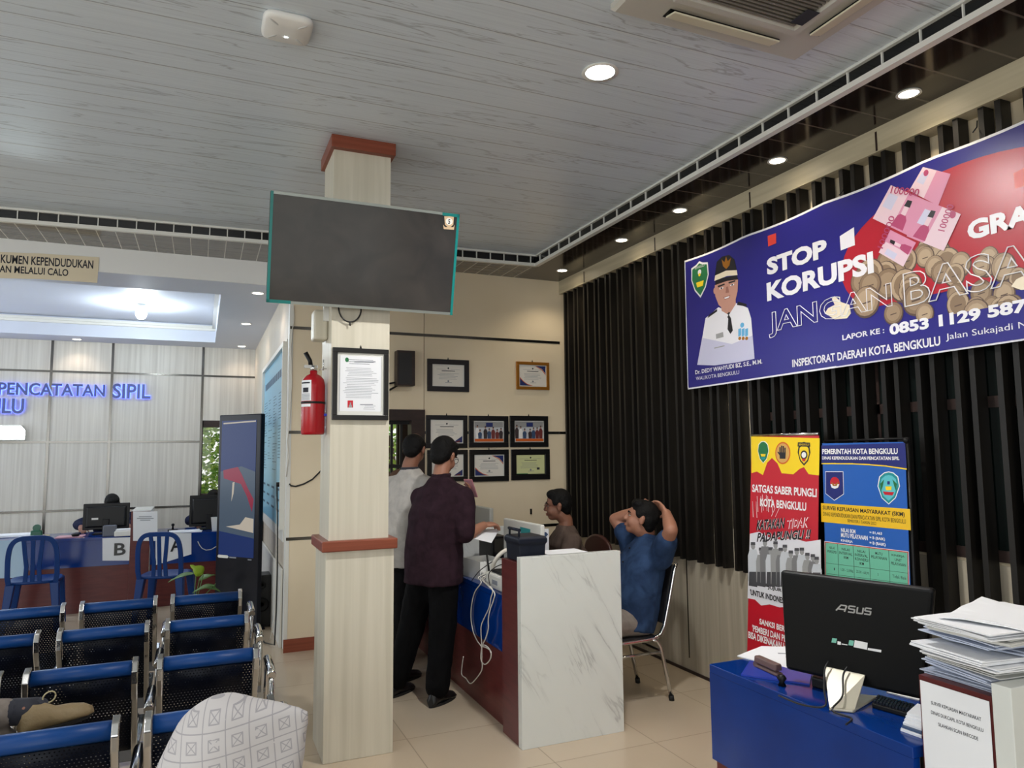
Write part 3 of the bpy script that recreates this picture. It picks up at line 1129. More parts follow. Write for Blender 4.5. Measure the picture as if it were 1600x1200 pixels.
# ---- blue lit lettering and light box on the end wall
mat('led_blue', S(40, 60, 255), .5, emit=(.10, .16, 1.0, 1), es=5.0)
mat('sign_steel', S(70, 80, 125), .3, .6)
t = empty('wall_lettering', (-1.4, YL - .02, 2.3), 'blue backlit metal lettering PENCATATAN SIPIL on the hall end wall', 'sign')
for m, w_, bold, ext, nm in (('led_blue', .006, .05, .0, 'backlight'), ('sign_steel', .03, .02, .06, 'letters')):
    b = Flat(m, 1, YL - .008)
    b.tx('PENCATATAN', -2, 617, 165, 601.5, w_, bold=bold, ext=ext, slope=0)
    b.tx('SIPIL', 176, 622.5, 236, 601, w_, bold=bold, ext=ext)
    b.tx('BENGKULU', -122, 645, 39, 623, w_, bold=bold, ext=ext)
    b.build(nm, t)
t = empty('light_box', (-2.2, YL - .03, 1.78), 'glowing white light box under the blue lettering on the hall wall', 'light box')
b = Flat('white_trim', 1, YL - .006)
b.pr([(-40, 688), (40, 688), (41, 672), (34, 664), (-40, 664)], 0, .05)
b.build('case', t)
b = Flat('cool_glow', 1, YL - .058)
b.pl([(-38, 686), (38, 686), (39, 673), (33, 666), (-38, 666)])
b.build('light_panel', t)

# ---- blue information board on the hall's side wall (faces the hall)
X0 = .632
y0, y1, z0, z1 = 6.30, 8.45, .93, 2.45
t = empty('information_board', (X0, 7.4, z0), 'light blue printed board with small text on the hall side wall', 'information board')
MB('white_trim').box((X0 + .0, y0 - .06, z0 - .1), (X0 + .01, y1 + .06, z1 + .06)).build('backing', t)
mat('board_blue', S(118, 178, 206), .3)
mat('board_ink', S(62, 86, 110), .6)
MB('board_blue').box((X0 - .004, y0, z0), (X0, y1, z1)).build('printed_panel', t)
fr = frame((X0 - .005, 0, 0), (0, -1, 0), (0, 0, 1))
b = MB('board_ink', fr)
rnd = random.Random(5)
for i in range(11):
    b.rect(-y1 + .15 + i * .17, z1 - .22, -y1 + .15 + i * .17 + .14, z1 - .15, 0)
for c in range(4):
    u = -y1 + .1 + c * .52
    z = z1 - .36
    while z > z0 + .45 + (.12 if c % 2 else 0):
        wd = rnd.uniform(.15, .42)
        b.rect(u, z, u + wd * .6, z + .006, 0)
        b.rect(u + wd * .65, z, u + wd, z + .006, 0)
        z -= .028 if rnd.random() > .15 else .07
for r in range(3):
    for c in range(4):
        b.rect(-y1 + .12 + c * .5, z0 + .12 + r * .09, -y1 + .4 + c * .5, z0 + .14 + r * .09, 0)
b.build('printing', t)
b = MB('white_trim')
b.box((X0 - .03, y0 - .06, z1), (X0, y1 + .06, z1 + .04)).box((X0 - .03, y0 - .045, z0), (X0, y0, z1)).box((X0 - .03, y1, z0), (X0, y1 + .04, z1))
b.build('board_frame', t)
MB('white_trim').box((X0 - .016, 6.2, 0), (X0, 8.3, .62)).build('trim_10', kind='structure')

# wall socket on the pier with plugs, and its cables
q = Xp(441, 757, .632)
t = empty('wall_socket', q, 'white wall socket with black plug on the pier edge beside the blue board', 'socket')
MB('white_plastic').box((.62, q.y - .05, q.z - .05), (.632, q.y + .05, q.z + .04)).build('plate', t, bevel=.004)
MB('black_plastic').cyl((.632, q.y + .01, q.z), (.585, q.y + .01, q.z), .02).build('plug', t)
MB('black_plastic').box((.61, q.y - .1, q.z - .03), (.634, q.y - .07, q.z + .12)).build('adapter', t)
MB('cable_black').tube([(.59, q.y, q.z - .02), (.6, q.y, q.z - .3), (.605, q.y - .02, .6), (.6, q.y - .05, .25), (.58, 6.2, .03), (.52, 6.4, .008), (.50, 6.72, .008)], .006).build('cable', None, 'black cable hanging from the wall socket down to the floor', 'cable')
MB('cable_white').tube([(.592, q.y + .03, q.z - .02), (.6, q.y + .03, q.z - .35), (.603, q.y + .04, .5), (.6, q.y + .05, .2), (.57, q.y + .1, .008)], .005).build('cable', None, 'pale cable hanging beside the black one under the wall socket', 'cable')
MB('cable_black').tube([Yp(x, y, YB - .012) for x, y in ((452, 756), (455, 759), (462, 760), (475, 756), (488, 749), (496, 741), (503, 734))], .006).build('cable', None, 'black cable curving across the cream pier under the fire extinguisher', 'cable')
MB('cable_white').tube([Yp(x, y, YB - .012) for x, y in ((459, 478), (459.5, 500), (457, 514), (455, 540), (456, 600), (452, 660), (449, 690), (451, 715), (447, 745))], .004).build('cable', None, 'thin pale cable running down the pier edge from the ceiling', 'cable')

# paper banner on the fascia
t = empty('paper_banner', (-1.2, 6.305, 2.95), 'beige paper banner KUMEN KEPENDUDUKAN hung on the white fascia', 'banner')
b = Flat(mat('banner_beige', S(226, 214, 188), .6), 1, 6.306)
b.pr([(-160, 431), (60, 436), (152, 442), (155, 402), (60, 396), (-160, 388)], 0, .0015)
b.build('sheet', t)
b = Flat('ink', 1, 6.306)
b.tx('KUMEN KEPENDUDUKAN', 1, 411, 146, 409.5, .002, bold=.02, slope=.02)
b.tx('AN MELALUI CALO', -1, 425.5, 107, 422.5, .002, bold=.02, slope=.02)
b.build('lettering', t)
# ---------------------------------------------------------------- rows of waiting chairs (each beam bench is one thing)
PITCH_S, NSEAT, SW = .447, 3, .335


def bench(loc, label):
    """three seats on a beam, facing +y; local origin under the right-hand seat's middle, back tops at y = 0, z = .75"""
    t = empty('waiting_bench', loc, label, 'bench', 'beam benches of the waiting area')
    O = V(loc)
    prof = [(-.01, .744), (-.028, .734), (-.037, .717), (-.035, .702), (-.022, .692)]
    back = [(-.022, .692), (.0, .62), (.028, .54), (.058, .46), (.082, .40), (.108, .372), (.15, .362)]
    seat = [(.15, .362), (.25, .362), (.38, .378), (.47, .392), (.505, .385), (.515, .365)]
    for s in range(NSEAT):
        x0 = -s * PITCH_S
        def sheet(pr, m, nm, nx=2, th=.0):
            b = MB(m)
            rows = [[b._v(O + V((x0 - SW / 2 + SW * i / nx, p[0], p[1]))) for i in range(nx + 1)] for p in pr]
            for r0, r1 in zip(rows, rows[1:]):
                for i in range(nx):
                    b.face([r0[i], r0[i + 1], r1[i + 1], r1[i]], True)
            o = b.build(nm, t)
            q = o.modifiers.new('thick', 'SOLIDIFY')
            q.thickness = .003
            return o
        sheet([(.012, .735), (.004, .745)] + prof, 'steel_blue_lit', 'head_roll')
        sheet(back, 'perforated_steel_shaded', 'backrest')
        sheet(seat, 'perforated_steel_shaded', 'seat')
        for sx in (-1, 1):
            b = MB('chrome')
            xx = x0 + sx * (SW / 2 + .012)
            pts = [(.006, .752), (-.03, .742), (-.045, .712), (-.04, .67), (.0, .60), (.05, .46), (.085, .375), (.12, .345), (.25, .345), (.42, .36), (.5, .375)]
            R = []
            for i, p in enumerate(pts):
                a = V(pts[max(i - 1, 0)]).to_2d() if False else pts[max(i - 1, 0)]
                c = pts[min(i + 1, len(pts) - 1)]
                d = V((0, c[0] - a[0], c[1] - a[1])).normalized()
                n = V((0, -d.z, d.y)) * .008
                P = O + V((xx, p[0], p[1]))
                ex = V((.0115, 0, 0))
                R.append([P - ex - n, P + ex - n, P + ex + n, P - ex + n])
            b.rings(R, smooth=False)
            b.build('side_frame', t, bevel=.004)
    # arms: one at each end, one in every gap
    for s in range(NSEAT + 1):
        xx = PITCH_S / 2 - s * PITCH_S + (.035 if s == 0 else -.035 if s == NSEAT else 0)
        dzz = 0 if s in (0, NSEAT) else -.075
        b = MB('chrome')
        b.tube([O + V((xx, .13, .35)), O + V((xx, .12, .45)), O + V((xx, .125, .54 + dzz)), O + V((xx, .16, .575 + dzz)), O + V((xx, .22, .585 + dzz)), O + V((xx, .36, .59 + dzz)), O + V((xx, .41, .57 + dzz)), O + V((xx, .42, .5)), O + V((xx, .42, .36))], .011, 10)
        a = b.build('armrest', t)
        MB('chrome').tube([O + V((xx, .14, .578 + dzz)), O + V((xx, .17, .588 + dzz)), O + V((xx, .36, .598 + dzz)), O + V((xx, .39, .59 + dzz))], .019, 12).build('arm_pad', a)
    L_ = NSEAT * PITCH_S
    MB(mat('beam_grey', S(120, 122, 126), .35, .6)).box(O + V((PITCH_S / 2 - L_ - .03, .2, .29)), O + V((PITCH_S / 2 + .05, .26, .345))).build('beam', t, bevel=.004)
    for xx in (.05, -(NSEAT - 1) * PITCH_S - .05):
        b = MB('chrome')
        b.cyl(O + V((xx, .23, .03)), O + V((xx, .23, .29)), .022)
        b.tube([O + V((xx, -.03, .015)), O + V((xx, .05, .03)), O + V((xx, .23, .04)), O + V((xx, .4, .03)), O + V((xx, .47, .015))], .018, 10)
        b.build('leg', t)
    return t


blab = ['blue steel waiting bench in the row farthest from the camera, nearest the hall counter', 'blue steel waiting bench in the second row from the hall counter',
        'blue steel waiting bench in the third row from the hall counter, behind the tan shoe', 'blue steel waiting bench in front of the patterned white headscarf', 'blue steel waiting bench carrying the woman in the patterned white headscarf']
b0 = bench((.053, 4.64, 0), blab[0])
for y, l in zip((3.97, 3.285, 2.585), blab[1:]):
    c = copy_tree(b0, (.053, y, 0))
    c['label'] = l
c = copy_tree(b0, (.053, 1.245, 0))
c['label'] = blab[4]
# ---------------------------------------------------------------- things on the pillar, ceiling and back wall
# television on the pillar, leaning forward
TL, TR_, BR_, BL = Yp(428, 301, 3.66), Yp(713, 332, 3.66), Yp(703, 492, 3.79), Yp(421, 473, 3.79)
cx = (TL.x + TR_.x + BL.x + BR_.x) / 4
hw = .495
zt_, zb_ = (TL.z + TR_.z) / 2, (BL.z + BR_.z) / 2
tl, tr_, br_, bl = (V((cx - hw, 3.66, zt_)), V((cx + hw, 3.66, zt_)), V((cx + hw, 3.79, zb_)), V((cx - hw, 3.79, zb_)))
tvn = (br_ - bl).cross(tl - bl).normalized()       # towards the viewer
t = empty('television', (cx, 3.78, zb_), 'large flat television hung forward on the pillar, screen off', 'television')
MB('black_plastic').hexa([bl - tvn * .035, br_ - tvn * .035, br_, bl], [tl - tvn * .035, tr_ - tvn * .035, tr_, tl]).build('housing', t, bevel=.004)
mat('tv_silver', S(150, 156, 152), .3, .6)
mat('tv_film_green', S(20, 116, 112), .25)
k = NT('tv_glass', Roughness=0.12)
n_ = k.noise(k.map((1, 1, 1)), 5, 5, .8)
k.link(k.ramp(n_, [(0.35, S(50, 49, 49)), (0.75, S(62, 59, 57))]), 'Base Color')  # grey raised and mottled in the base colour to stand for room reflections
n2 = k.noise(k.map((1, 1, 1)), 9, 4)
k.link(k.math('ADD', k.math('MULTIPLY', n2, .22), .06), 'Roughness')
b = Sheet('tv_glass', bl, br_, tr_, tl)
b.rect(.014, .026, .986, .975, .002)
b.build('screen', t)
b = Sheet('tv_silver', bl, br_, tr_, tl)
for u0, v0, u1, v1 in ((0, 0, 1, .026), (0, .975, 1, 1)):
    b.prism([(u0, v0), (u1, v0), (u1, v1), (u0, v1)], .0, .005)
b.mat('tv_film_green')
for u0, v0, u1, v1 in ((0, 0, .014, 1), (.986, 0, 1, 1), (0, 0, .12, .03), (.9, .97, 1, 1)):
    b.prism([(u0, v0), (u1, v0), (u1, v1), (u0, v1)], .0, .0055)
b.build('bezel', t)
b = Sheet(mat('label_tan', S(196, 168, 132), .5), bl, br_, tr_, tl)
b.pl([(694, 338), (709, 338), (708, 351), (701.5, 357), (695, 351)], .003)
b.pl([(692, 351), (695, 355), (708, 355), (710, 351), (709, 359), (693, 358)], .0035)
b.mat('white_trim').el(701.5, 346, 5.4, 5.4, .004)
b.mat('ink').tx('5', 699.6, 350, 703.4, 342.5, .0045, bold=.03)
b.build('sticker', t)
MB('black_plastic').box((.7, 3.79, 2.42), (.86, 3.853, 2.72)).build('wall_bracket', t)
MB('cable_black').tube([(.71 + .06 * cos(a) , 3.84, 2.325 - .075 * sin(a)) for a in [pi * i / 14 for i in range(15)]], .004).tube([(.71, 3.84, 2.25), (.712, 3.84, 2.23)], .004).build('cable', None, 'loop of black cable hanging under the television on the pillar', 'cable')

# framed document on the pillar
def picture(name, label, ax, val, px, wood, wid, mount='paper', group=None, th=.02, cat='picture frame', hook=True):
    """px: four corners in the photo, bottom left, bottom right, top right, top left; squared up on the wall"""
    f0 = Flat(wood, ax, val)
    qs = [f0.q(*p) for p in px]
    u0, u1 = (qs[0][0] + qs[3][0]) / 2, (qs[1][0] + qs[2][0]) / 2
    v0, v1 = (qs[0][1] + qs[1][1]) / 2, (qs[2][1] + qs[3][1]) / 2
    c = f0.fr @ V(((u0 + u1) / 2, v0, 0))
    t = empty(name, c, label, cat, group)
    for a in ((u0, v0, u1, v0 + wid), (u0, v1 - wid, u1, v1), (u0, v0 + wid, u0 + wid, v1 - wid), (u1 - wid, v0 + wid, u1, v1 - wid)):
        f0.prism([(a[0], a[1]), (a[2], a[1]), (a[2], a[3]), (a[0], a[3])], 0, th)
    f0.build('frame', t, bevel=.002)
    b = Flat(mount, ax, val)
    b.prism([(u0 + wid, v0 + wid), (u1 - wid, v0 + wid), (u1 - wid, v1 - wid), (u0 + wid, v1 - wid)], 0, th * .5)
    b.build('mount', t)
    if hook:
        b = Flat('black_plastic', ax, val)
        um = (u0 + u1) / 2
        b.prism([(um - .006, v1), (um + .006, v1), (um, v1 + .02)], 0, .005).build('hanger', t)
    return t, (u0 + wid, v0 + wid, u1 - wid, v1 - wid)


def lines(b, box, rows, w, seed, h=.25):
    """rows of print: short bars in the box"""
    rnd = random.Random(seed)
    u0, v0, u1, v1 = box
    for r in range(rows):
        v = v1 - (r + .7) * (v1 - v0) / rows
        a, c = rnd.uniform(0, .12), rnd.uniform(.75, 1)
        b.rect(u0 + (u1 - u0) * a, v, u0 + (u1 - u0) * c, v + (v1 - v0) / rows * h, w)


def emblem_shield(b, cx_, cy_, r, w, cols):
    """shield badge: green field, gold boat, blue foot"""
    def sh(k_): return [(cx_ + r * k_ * x, cy_ + r * k_ * y, 0) for x, y in ((-.75, .8), (-.3, .9), (0, 1.05), (.3, .9), (.75, .8), (.8, .1), (.5, -.6), (0, -1.1), (-.5, -.6), (-.8, .1))]
    b.mat(cols[0]).poly([(p[0], p[1], w) for p in sh(1)])
    b.mat(cols[1]).poly([(p[0], p[1], w + .0005) for p in sh(.88)])
    b.mat(cols[2]).poly([(cx_ + r * x, cy_ + r * y, w + .001) for x, y in ((-.35, -.15), (.35, -.15), (.25, -.45), (-.25, -.45))])
    b.mat(cols[0]).disc((cx_, cy_ + r * .4, w + .001), r * .16, None, 12)


mat('green_field', S(28, 110, 62), .5)
mat('yellow_print', S(240, 206, 30), .5)
mat('white_print', S(236, 236, 236), .45)
mat('red_print', S(196, 22, 40), .4)
mat('photo_grey', S(150, 150, 150), .5)
t, bx = picture('framed_document', 'tall black framed document with a photo stamp on the pillar under the television', 1, 3.855, [(519, 657), (606, 656), (606, 545), (518, 545)], 'black_frame', .026, 'white_trim')
b = Flat('paper', 1, 3.855)
u0, v0, u1, v1 = bx
b.rect(u0 + .014, v0 + .02, u1 - .014, v1 - .016, .0108)
b.mat('grey_ink')
for q in ((u0 + .012, v0 + .018, u0 + .0135, v1 - .014), (u1 - .0135, v0 + .018, u1 - .012, v1 - .014)):
    b.rect(q[0], q[1], q[2], q[3], .011)
b.pl([(553, 566.5), (586, 566.5), (586, 565), (553, 565)], .0114)
lines(b, (u0 + .05, v1 - .062, u1 - .04, v1 - .03), 3, .0114, 3)
lines(b, (u0 + .04, v1 - .125, u1 - .03, v1 - .075), 6, .0114, 4, .2)
lines(b, (u0 + .03, v0 + .09, u1 - .025, v1 - .13), 13, .0114, 5, .2)
b.pl([(562, 633), (582, 633), (582, 631.8), (562, 631.8)], .0114)
lines(b, (u0 + .14, v0 + .03, u1 - .04, v0 + .055), 3, .0114, 6, .2)
b.mat('red_print').pl([(542.5, 637), (551, 637), (551, 626), (542.5, 626)], .0114)
b.mat('photo_grey').pl([(544, 637), (549.5, 637), (549, 633), (548, 632.5), (548, 629), (546, 629), (546, 632.5), (544.5, 633)], .0118)
b.build('printed_sheet', t)
b = Flat('green_field', 1, 3.855)
b.el(541.5, 562.5, 3, 3.6, .0114)
b.build('seal', t)

# fire extinguisher on the pillar's left side
x, y, z0 = .548, 4.0, 1.652
t = empty('fire_extinguisher', (x, y, z0), 'red fire extinguisher hung on the left side of the pillar', 'fire extinguisher')
r = .062
MB('red_paint').lathe((x, y, z0), [(0, 0), (r * .92, .0), (r, .012), (r, .265), (r * .9, .298), (r * .6, .32), (r * .32, .328), (r * .32, .345), (0, .345)], 32).build('cylinder', t)
MB('chrome').lathe((x, y, z0 + .345), [(0, 0), (.018, 0), (.018, .03), (0, .03)], 16).box((x - .05, y - .012, z0 + .36), (x + .02, y + .012, z0 + .376)).build('valve', t)
b = MB('black_plastic')
b.tube([(x - .015, y, z0 + .37), (x - .02, y, z0 + .4), (x - .045, y, z0 + .445)], .012, 8)
b.build('lever', t)
MB('rubber').lathe((x, y, z0), [(r + .0005, .165), (r + .002, .166), (r + .002, .176), (r + .0005, .177)], 32).build('strap', t)
def label_on_cyl(b, a0, a1, za, zb, off):
    n = 8
    R = [[V((x + (r + off) * cos(a0 + (a1 - a0) * i / n), y + (r + off) * sin(a0 + (a1 - a0) * i / n), z)) for i in range(n + 1)] for z in (za, zb)]
    b.rings(R, close=False, cap=False)
b = MB('paper')
label_on_cyl(b, radians(185), radians(252), z0 + .18, z0 + .29, .0008)
label_on_cyl(b, radians(185), radians(250), z0 + .148, z0 + .163, .0008)
b.mat('ink')
label_on_cyl(b, radians(205), radians(238), z0 + .225, z0 + .25, .0014)
label_on_cyl(b, radians(190), radians(245), z0 + .272, z0 + .28, .0014)
b.mat('grey_ink')
for i in range(5):
    label_on_cyl(b, radians(192), radians(246), z0 + .186 + i * .007, z0 + .189 + i * .007, .0014)
b.build('label', t)
MB('chrome').tube([(x + .03, y, z0 + .352), (.6, y, z0 + .36), (.618, y, z0 + .36)], .003).tube([(.6, y, z0 + .35), (.6, y - .0, z0 + .41)], .003).build('wall_hook', t)
MB(mat('tag_blue', S(40, 60, 200), .4)).box((.595, y - .03, z0 + .1), (.617, y + .03, z0 + .112)).build('bracket', t)

# small white box high on the pillar's side
q = Yp(489, 531, 4.0)
t = empty('junction_box', (q.x, 4.0, q.z), 'cream plastic box on the pillar side just under the television', 'box')
MB('pillar_wood').box((q.x, 3.97, q.z), (.617, 4.09, q.z + .165)).build('cover', t, bevel=.012)
MB('white_plastic').box((.59, 3.95, q.z + .1), (.617, 3.97, q.z + .2)).build('clip', t)

# access point and cassette air conditioner on the ceiling
t = empty('access_point', (.27, 2.88, ZC), 'white rounded square wireless access point on the grey ceiling', 'access point')
b = MB('white_plastic')
c0 = (.268, 2.88)
def rsq(hw_, z, e=6, n=40):
    R = []
    for i in range(n):
        a = 2 * pi * i / n
        rr = hw_ / ((abs(cos(a)) ** e + abs(sin(a)) ** e) ** (1 / e))
        R.append((c0[0] + rr * cos(a), c0[1] + rr * sin(a), z))
    return R
b.rings([rsq(.09, ZC), rsq(.096, ZC - .01), rsq(.094, ZC - .022), rsq(.084, ZC - .03), rsq(.02, ZC - .031)])
b.build('cover', t)
b = MB(mat('light_grey_plastic', S(196, 198, 198), .4))
for sx, sy in ((1, 1), (1, -1), (-1, 1), (-1, -1)):
    R = M.Rotation(atan2(sy, sx), 3, 'Z')
    b.ell((c0[0] + sx * .053, c0[1] + sy * .053, ZC - .029), (.027, .006, .004), R, 12, 6)
b.build('grooves', t)
MB('cool_glow').box((c0[0] - .006, c0[1] + .035, ZC - .0325), (c0[0] + .006, c0[1] + .039, ZC - .031)).build('indicator', t)

AX0, AX1, AY0, AY1 = 1.405, 2.335, 1.335, 2.265
za = ZC - .035
ap = mat('ac_white', S(186, 184, 176), .4)
t = empty('air_conditioner', ((AX0 + AX1) / 2, (AY0 + AY1) / 2, ZC), 'white square cassette air conditioner in the ceiling', 'air conditioner')
b = MB(ap)
i0 = .03
def sq(d, z): return [(AX0 + d, AY0 + d, z), (AX1 - d, AY0 + d, z), (AX1 - d, AY1 - d, z), (AX0 + d, AY1 - d, z)]
b.rings([sq(0, ZC), sq(0, za + .012), sq(.012, za), sq(.165, za - .004), sq(.17, za - .016), sq(.2, za - .016), sq(.215, za + .004)], smooth=False)
b.build('panel', t)
b = MB(mat('ac_flap', S(214, 208, 186), .35))
dk = MB('black_plastic')
cxm, cym = (AX0 + AX1) / 2, (AY0 + AY1) / 2
for i in range(4):
    Rz = M.Translation((cxm, cym, 0)) @ M.Rotation(pi / 2 * i, 4, 'Z')
    f = MB(MATS['ac_flap'])
    f.box((-.26, -.03, -.004), (.26, .03, .004), Rz @ M.Translation((0, .368, za - .014)) @ M.Rotation(.22, 4, 'X'))
    f.build('flap', t, bevel=.003)
    dk.box((-.27, .35, za - .0055), (.27, .402, za - .0035), Rz)
dk.build('slots', t)
b.bm.free()
b = MB(mat('ac_grille', S(120, 116, 108), .6))
for i in range(27):
    yy_ = AY0 + .22 + i * (AY1 - AY0 - .44) / 26
    b.box((AX0 + .215, yy_ - .004, za - .01), (AX1 - .215, yy_ + .004, za + .002))
b.box((AX0 + .215, AY0 + .215, za), (AX1 - .215, AY1 - .215, za + .004))
b.build('intake_grille', t)
MB('ink').box((AX1 - .26, AY1 - .33, za - .0185), (AX1 - .2, AY1 - .24, za - .0165)).build('display_window', t)

# box loudspeaker on the back wall
q0, q1 = Yp(615, 604, YB), Yp(643, 551, YB)
t = empty('wall_speaker', (q0.x, YB, q0.z), 'small dark wooden wall loudspeaker on the back wall beside the pillar', 'speaker')
MB('dark_frame_wood').box((q0.x, YB - .12, q0.z), (q1.x, YB - .02, q1.z)).build('case', t, bevel=.004)
MB('speaker_black').box((q0.x + .012, YB - .124, q0.z + .012), (q1.x - .03, YB - .12, q1.z - .02)).build('grille', t)
b = MB('black_plastic')
b.tube([(q0.x - .09, YB - .005, q0.z + .015), (q0.x, YB - .05, q0.z + .03), (q0.x + .05, YB - .04, q0.z + .03), (q0.x + .05, YB, q0.z + .03)], .008, 8)
b.tube([(q0.x - .09, YB - .005, q0.z - .06), (q0.x + .02, YB - .05, q0.z + .004)], .008, 8)
b.build('bracket', t)

# certificates and photos
mat('cert_cream', S(226, 222, 214), .5)
mat('cert_green', S(206, 210, 156), .5)
mat('navy_print', S(30, 44, 104), .5)
mat('orange_print', S(206, 96, 30), .5)
mat('photo_dark', S(56, 44, 48), .5)
mat('photo_light', S(196, 200, 206), .5)
mat('photo_blue', S(54, 76, 110), .5)
mat('photo_red', S(110, 46, 44), .5)
mat('photo_skin', S(170, 120, 96), .5)


def cert(label, px, wood='black_frame', wid=.05, style='plain', seed=1, group='black framed certificates and photos on the back wall', mount='white_trim', th=.02):
    t, bx = picture('framed_certificate' if style != 'photo' else 'framed_photo', label, 1, YB, px, wood, wid, mount, group, th)
    u0, v0, u1, v1 = bx
    W, H = u1 - u0, v1 - v0
    b = Flat('cert_green' if style == 'green' else 'cert_cream', 1, YB)
    z = th * .5 + .0008
    e = .008
    def P(x, y, d=0): return (u0 + e + (W - 2 * e) * x, v0 + e + (H - 2 * e) * y, z + .0005 * d)
    b.rect(u0 + e, v0 + e, u1 - e, v1 - e, z)
    if style == 'photo':
        rnd = random.Random(seed)
        b.mat('photo_light').poly([P(0, 0, 1), P(1, 0, 1), P(1, 1, 1), P(0, 1, 1)])
        b.mat('photo_grey').poly([P(0, .7, 2), P(1, .72, 2), P(1, 1, 2), P(0, 1, 2)])
        b.mat('navy_print').poly([P(.4, .74, 3), P(.64, .74, 3), P(.64, .95, 3), P(.4, .95, 3)])
        for i in range(7):
            x = .07 + i * .143 + rnd.uniform(-.03, .03)
            h = rnd.uniform(.55, .8)
            m = ('photo_red', 'photo_dark', 'white_print', 'photo_blue', 'photo_dark', 'photo_blue', 'photo_red')[(i + seed) % 7]
            b.mat(m).poly([P(x - .055, .14, 4 + i), P(x + .055, .14, 4 + i), P(x + .07, h * .7, 4 + i), P(x + .03, h - .1, 4 + i), P(x - .03, h - .1, 4 + i), P(x - .07, h * .7, 4 + i)])
            c = P(x, h - .03, 5 + i)
            b.mat('photo_skin').disc(c, W * .024, None, 10, H * .055)
            b.mat('photo_dark').poly([P(x - .027, h - .02, 6 + i), P(x + .027, h - .02, 6 + i), P(x + .02, h + .045, 6 + i), P(x - .02, h + .045, 6 + i)])
        b.mat('orange_print').poly([P(0, 0, 20), P(1, 0, 20), P(1, .13, 20), P(0, .13, 20)])
    else:
        b.mat('ink')
        c = P(.5, .86, 1)
        b.disc(c, .008, None, 10)
        b.rect(*P(.28, .71)[:2], *P(.72, .74)[:2], z + .0005)
        b.mat('grey_ink')
        b.rect(*P(.12, .8)[:2], *P(.42, .81)[:2], z + .0005)
        b.rect(*P(.58, .8)[:2], *P(.88, .81)[:2], z + .0005)
        lines(b, (*P(.14, .3)[:2], *P(.86, .64)[:2]), 5, z + .0005, seed, .2)
        b.rect(*P(.4, .14)[:2], *P(.62, .16)[:2], z + .0005)
        b.disc(P(.5, .22, 1), .009, None, 10)
        if style == 'wave':
            b.mat('navy_print').poly([P(.62, 1, 2), P(.74, .93, 2), P(.86, .86, 2), P(1, .62, 2), P(1, 1, 2)])
            b.mat('navy_print').poly([P(0, 0, 2), P(.42, 0, 2), P(.26, .07, 2), P(.12, .2, 2), P(0, .36, 2)])
            b.mat('orange_print').poly([P(.58, 1, 1), P(.62, 1, 1), P(.86, .84, 1), P(1, .6, 1), P(1, .55, 1), P(.84, .81, 1)])
            b.poly([P(0, .36, 1), P(0, .42, 1), P(.14, .22, 1), P(.28, .09, 1), P(.5, 0, 1), P(.42, 0, 1), P(.26, .07, 1), P(.12, .2, 1)])
        if style == 'corner':
            b.mat('navy_print').poly([P(.7, 0, 2), P(1, 0, 2), P(1, .3, 2)])
            b.mat('photo_red').poly([P(.72, 0, 3), P(.9, 0, 3), P(.95, .12, 3)])
        if style == 'green':
            b.mat('ink').rect(*P(.72, .22)[:2], *P(.82, .34)[:2], z + .001)
            b.mat('green_field').rect(*P(0, 0)[:2], *P(.4, .03)[:2], z + .001)
    b.build('print', t)
    return t


def sqp(x0, y0, x1, y1): return [(x0, y1), (x1, y1), (x1, y0), (x0, y0)]
cert('black framed certificate alone in the upper row, beside the wall loudspeaker', sqp(667, 562, 732, 612), wid=.045, style='plain', seed=2)
cert('gold framed certificate with dark curved corners in the upper row', sqp(806, 566, 857, 609), 'gold', .028, 'wave', 3, group=None)
cert('black framed white certificate at the left of the middle row, above the standing men', sqp(665, 649, 729.5, 700), wid=.04, style='corner', seed=4)
cert('black framed group photo in the middle of the row of three', sqp(732, 650, 793.5, 699), wid=.045, style='photo', seed=2)
cert('black framed group photo at the right end of the middle row', sqp(796, 650, 855.5, 698.5), wid=.045, style='photo', seed=8)
cert('black framed certificate at the left of the lowest row, mostly hidden by the standing men', sqp(667, 703, 730, 752), wid=.04, style='corner', seed=5)
cert('black framed certificate with blue wave corners in the middle of the lowest row', sqp(733, 702.5, 794, 752), wid=.045, style='wave', seed=6)
cert('black framed pale green certificate at the right end of the lowest row', sqp(798, 702, 858, 749.5), wid=.045, style='green', seed=7, mount='black_frame')
q = Yp(829, 799, YB)
MB('black_plastic').box((q.x - .006, YB - .02, q.z - .025), (q.x + .006, YB, q.z + .025)).build('wall_hook', None, 'small black hook on the cream wall left of the seated man in glasses', 'hook')
# ---------------------------------------------------------------- middle desk with its partition and things
desk_run('service_desk', 'dark blue and red desk by the standing men, behind the marbled partition', 1.6, 2.22, 3.86, 5.14, .735, .42, ['-x'], 'desk')
desk_run('service_desk', 'far blue desk under the pale grey computer at the cream wall', 1.62, 2.34, 5.41, 5.98, .735, .42, ['-x'], 'desk')
partition('big white marbled partition standing at the near end of the middle desk', 1.585, 2.2, 3.58, 3.855, .985, '-x')
partition('white marbled partition on the far part of the middle desk, half hidden by a paper', 1.62, 2.2, 5.15, 5.4, .985, '-x').location.z = .0
zt = .7355
mat('monitor_white', S(214, 214, 208), .35)


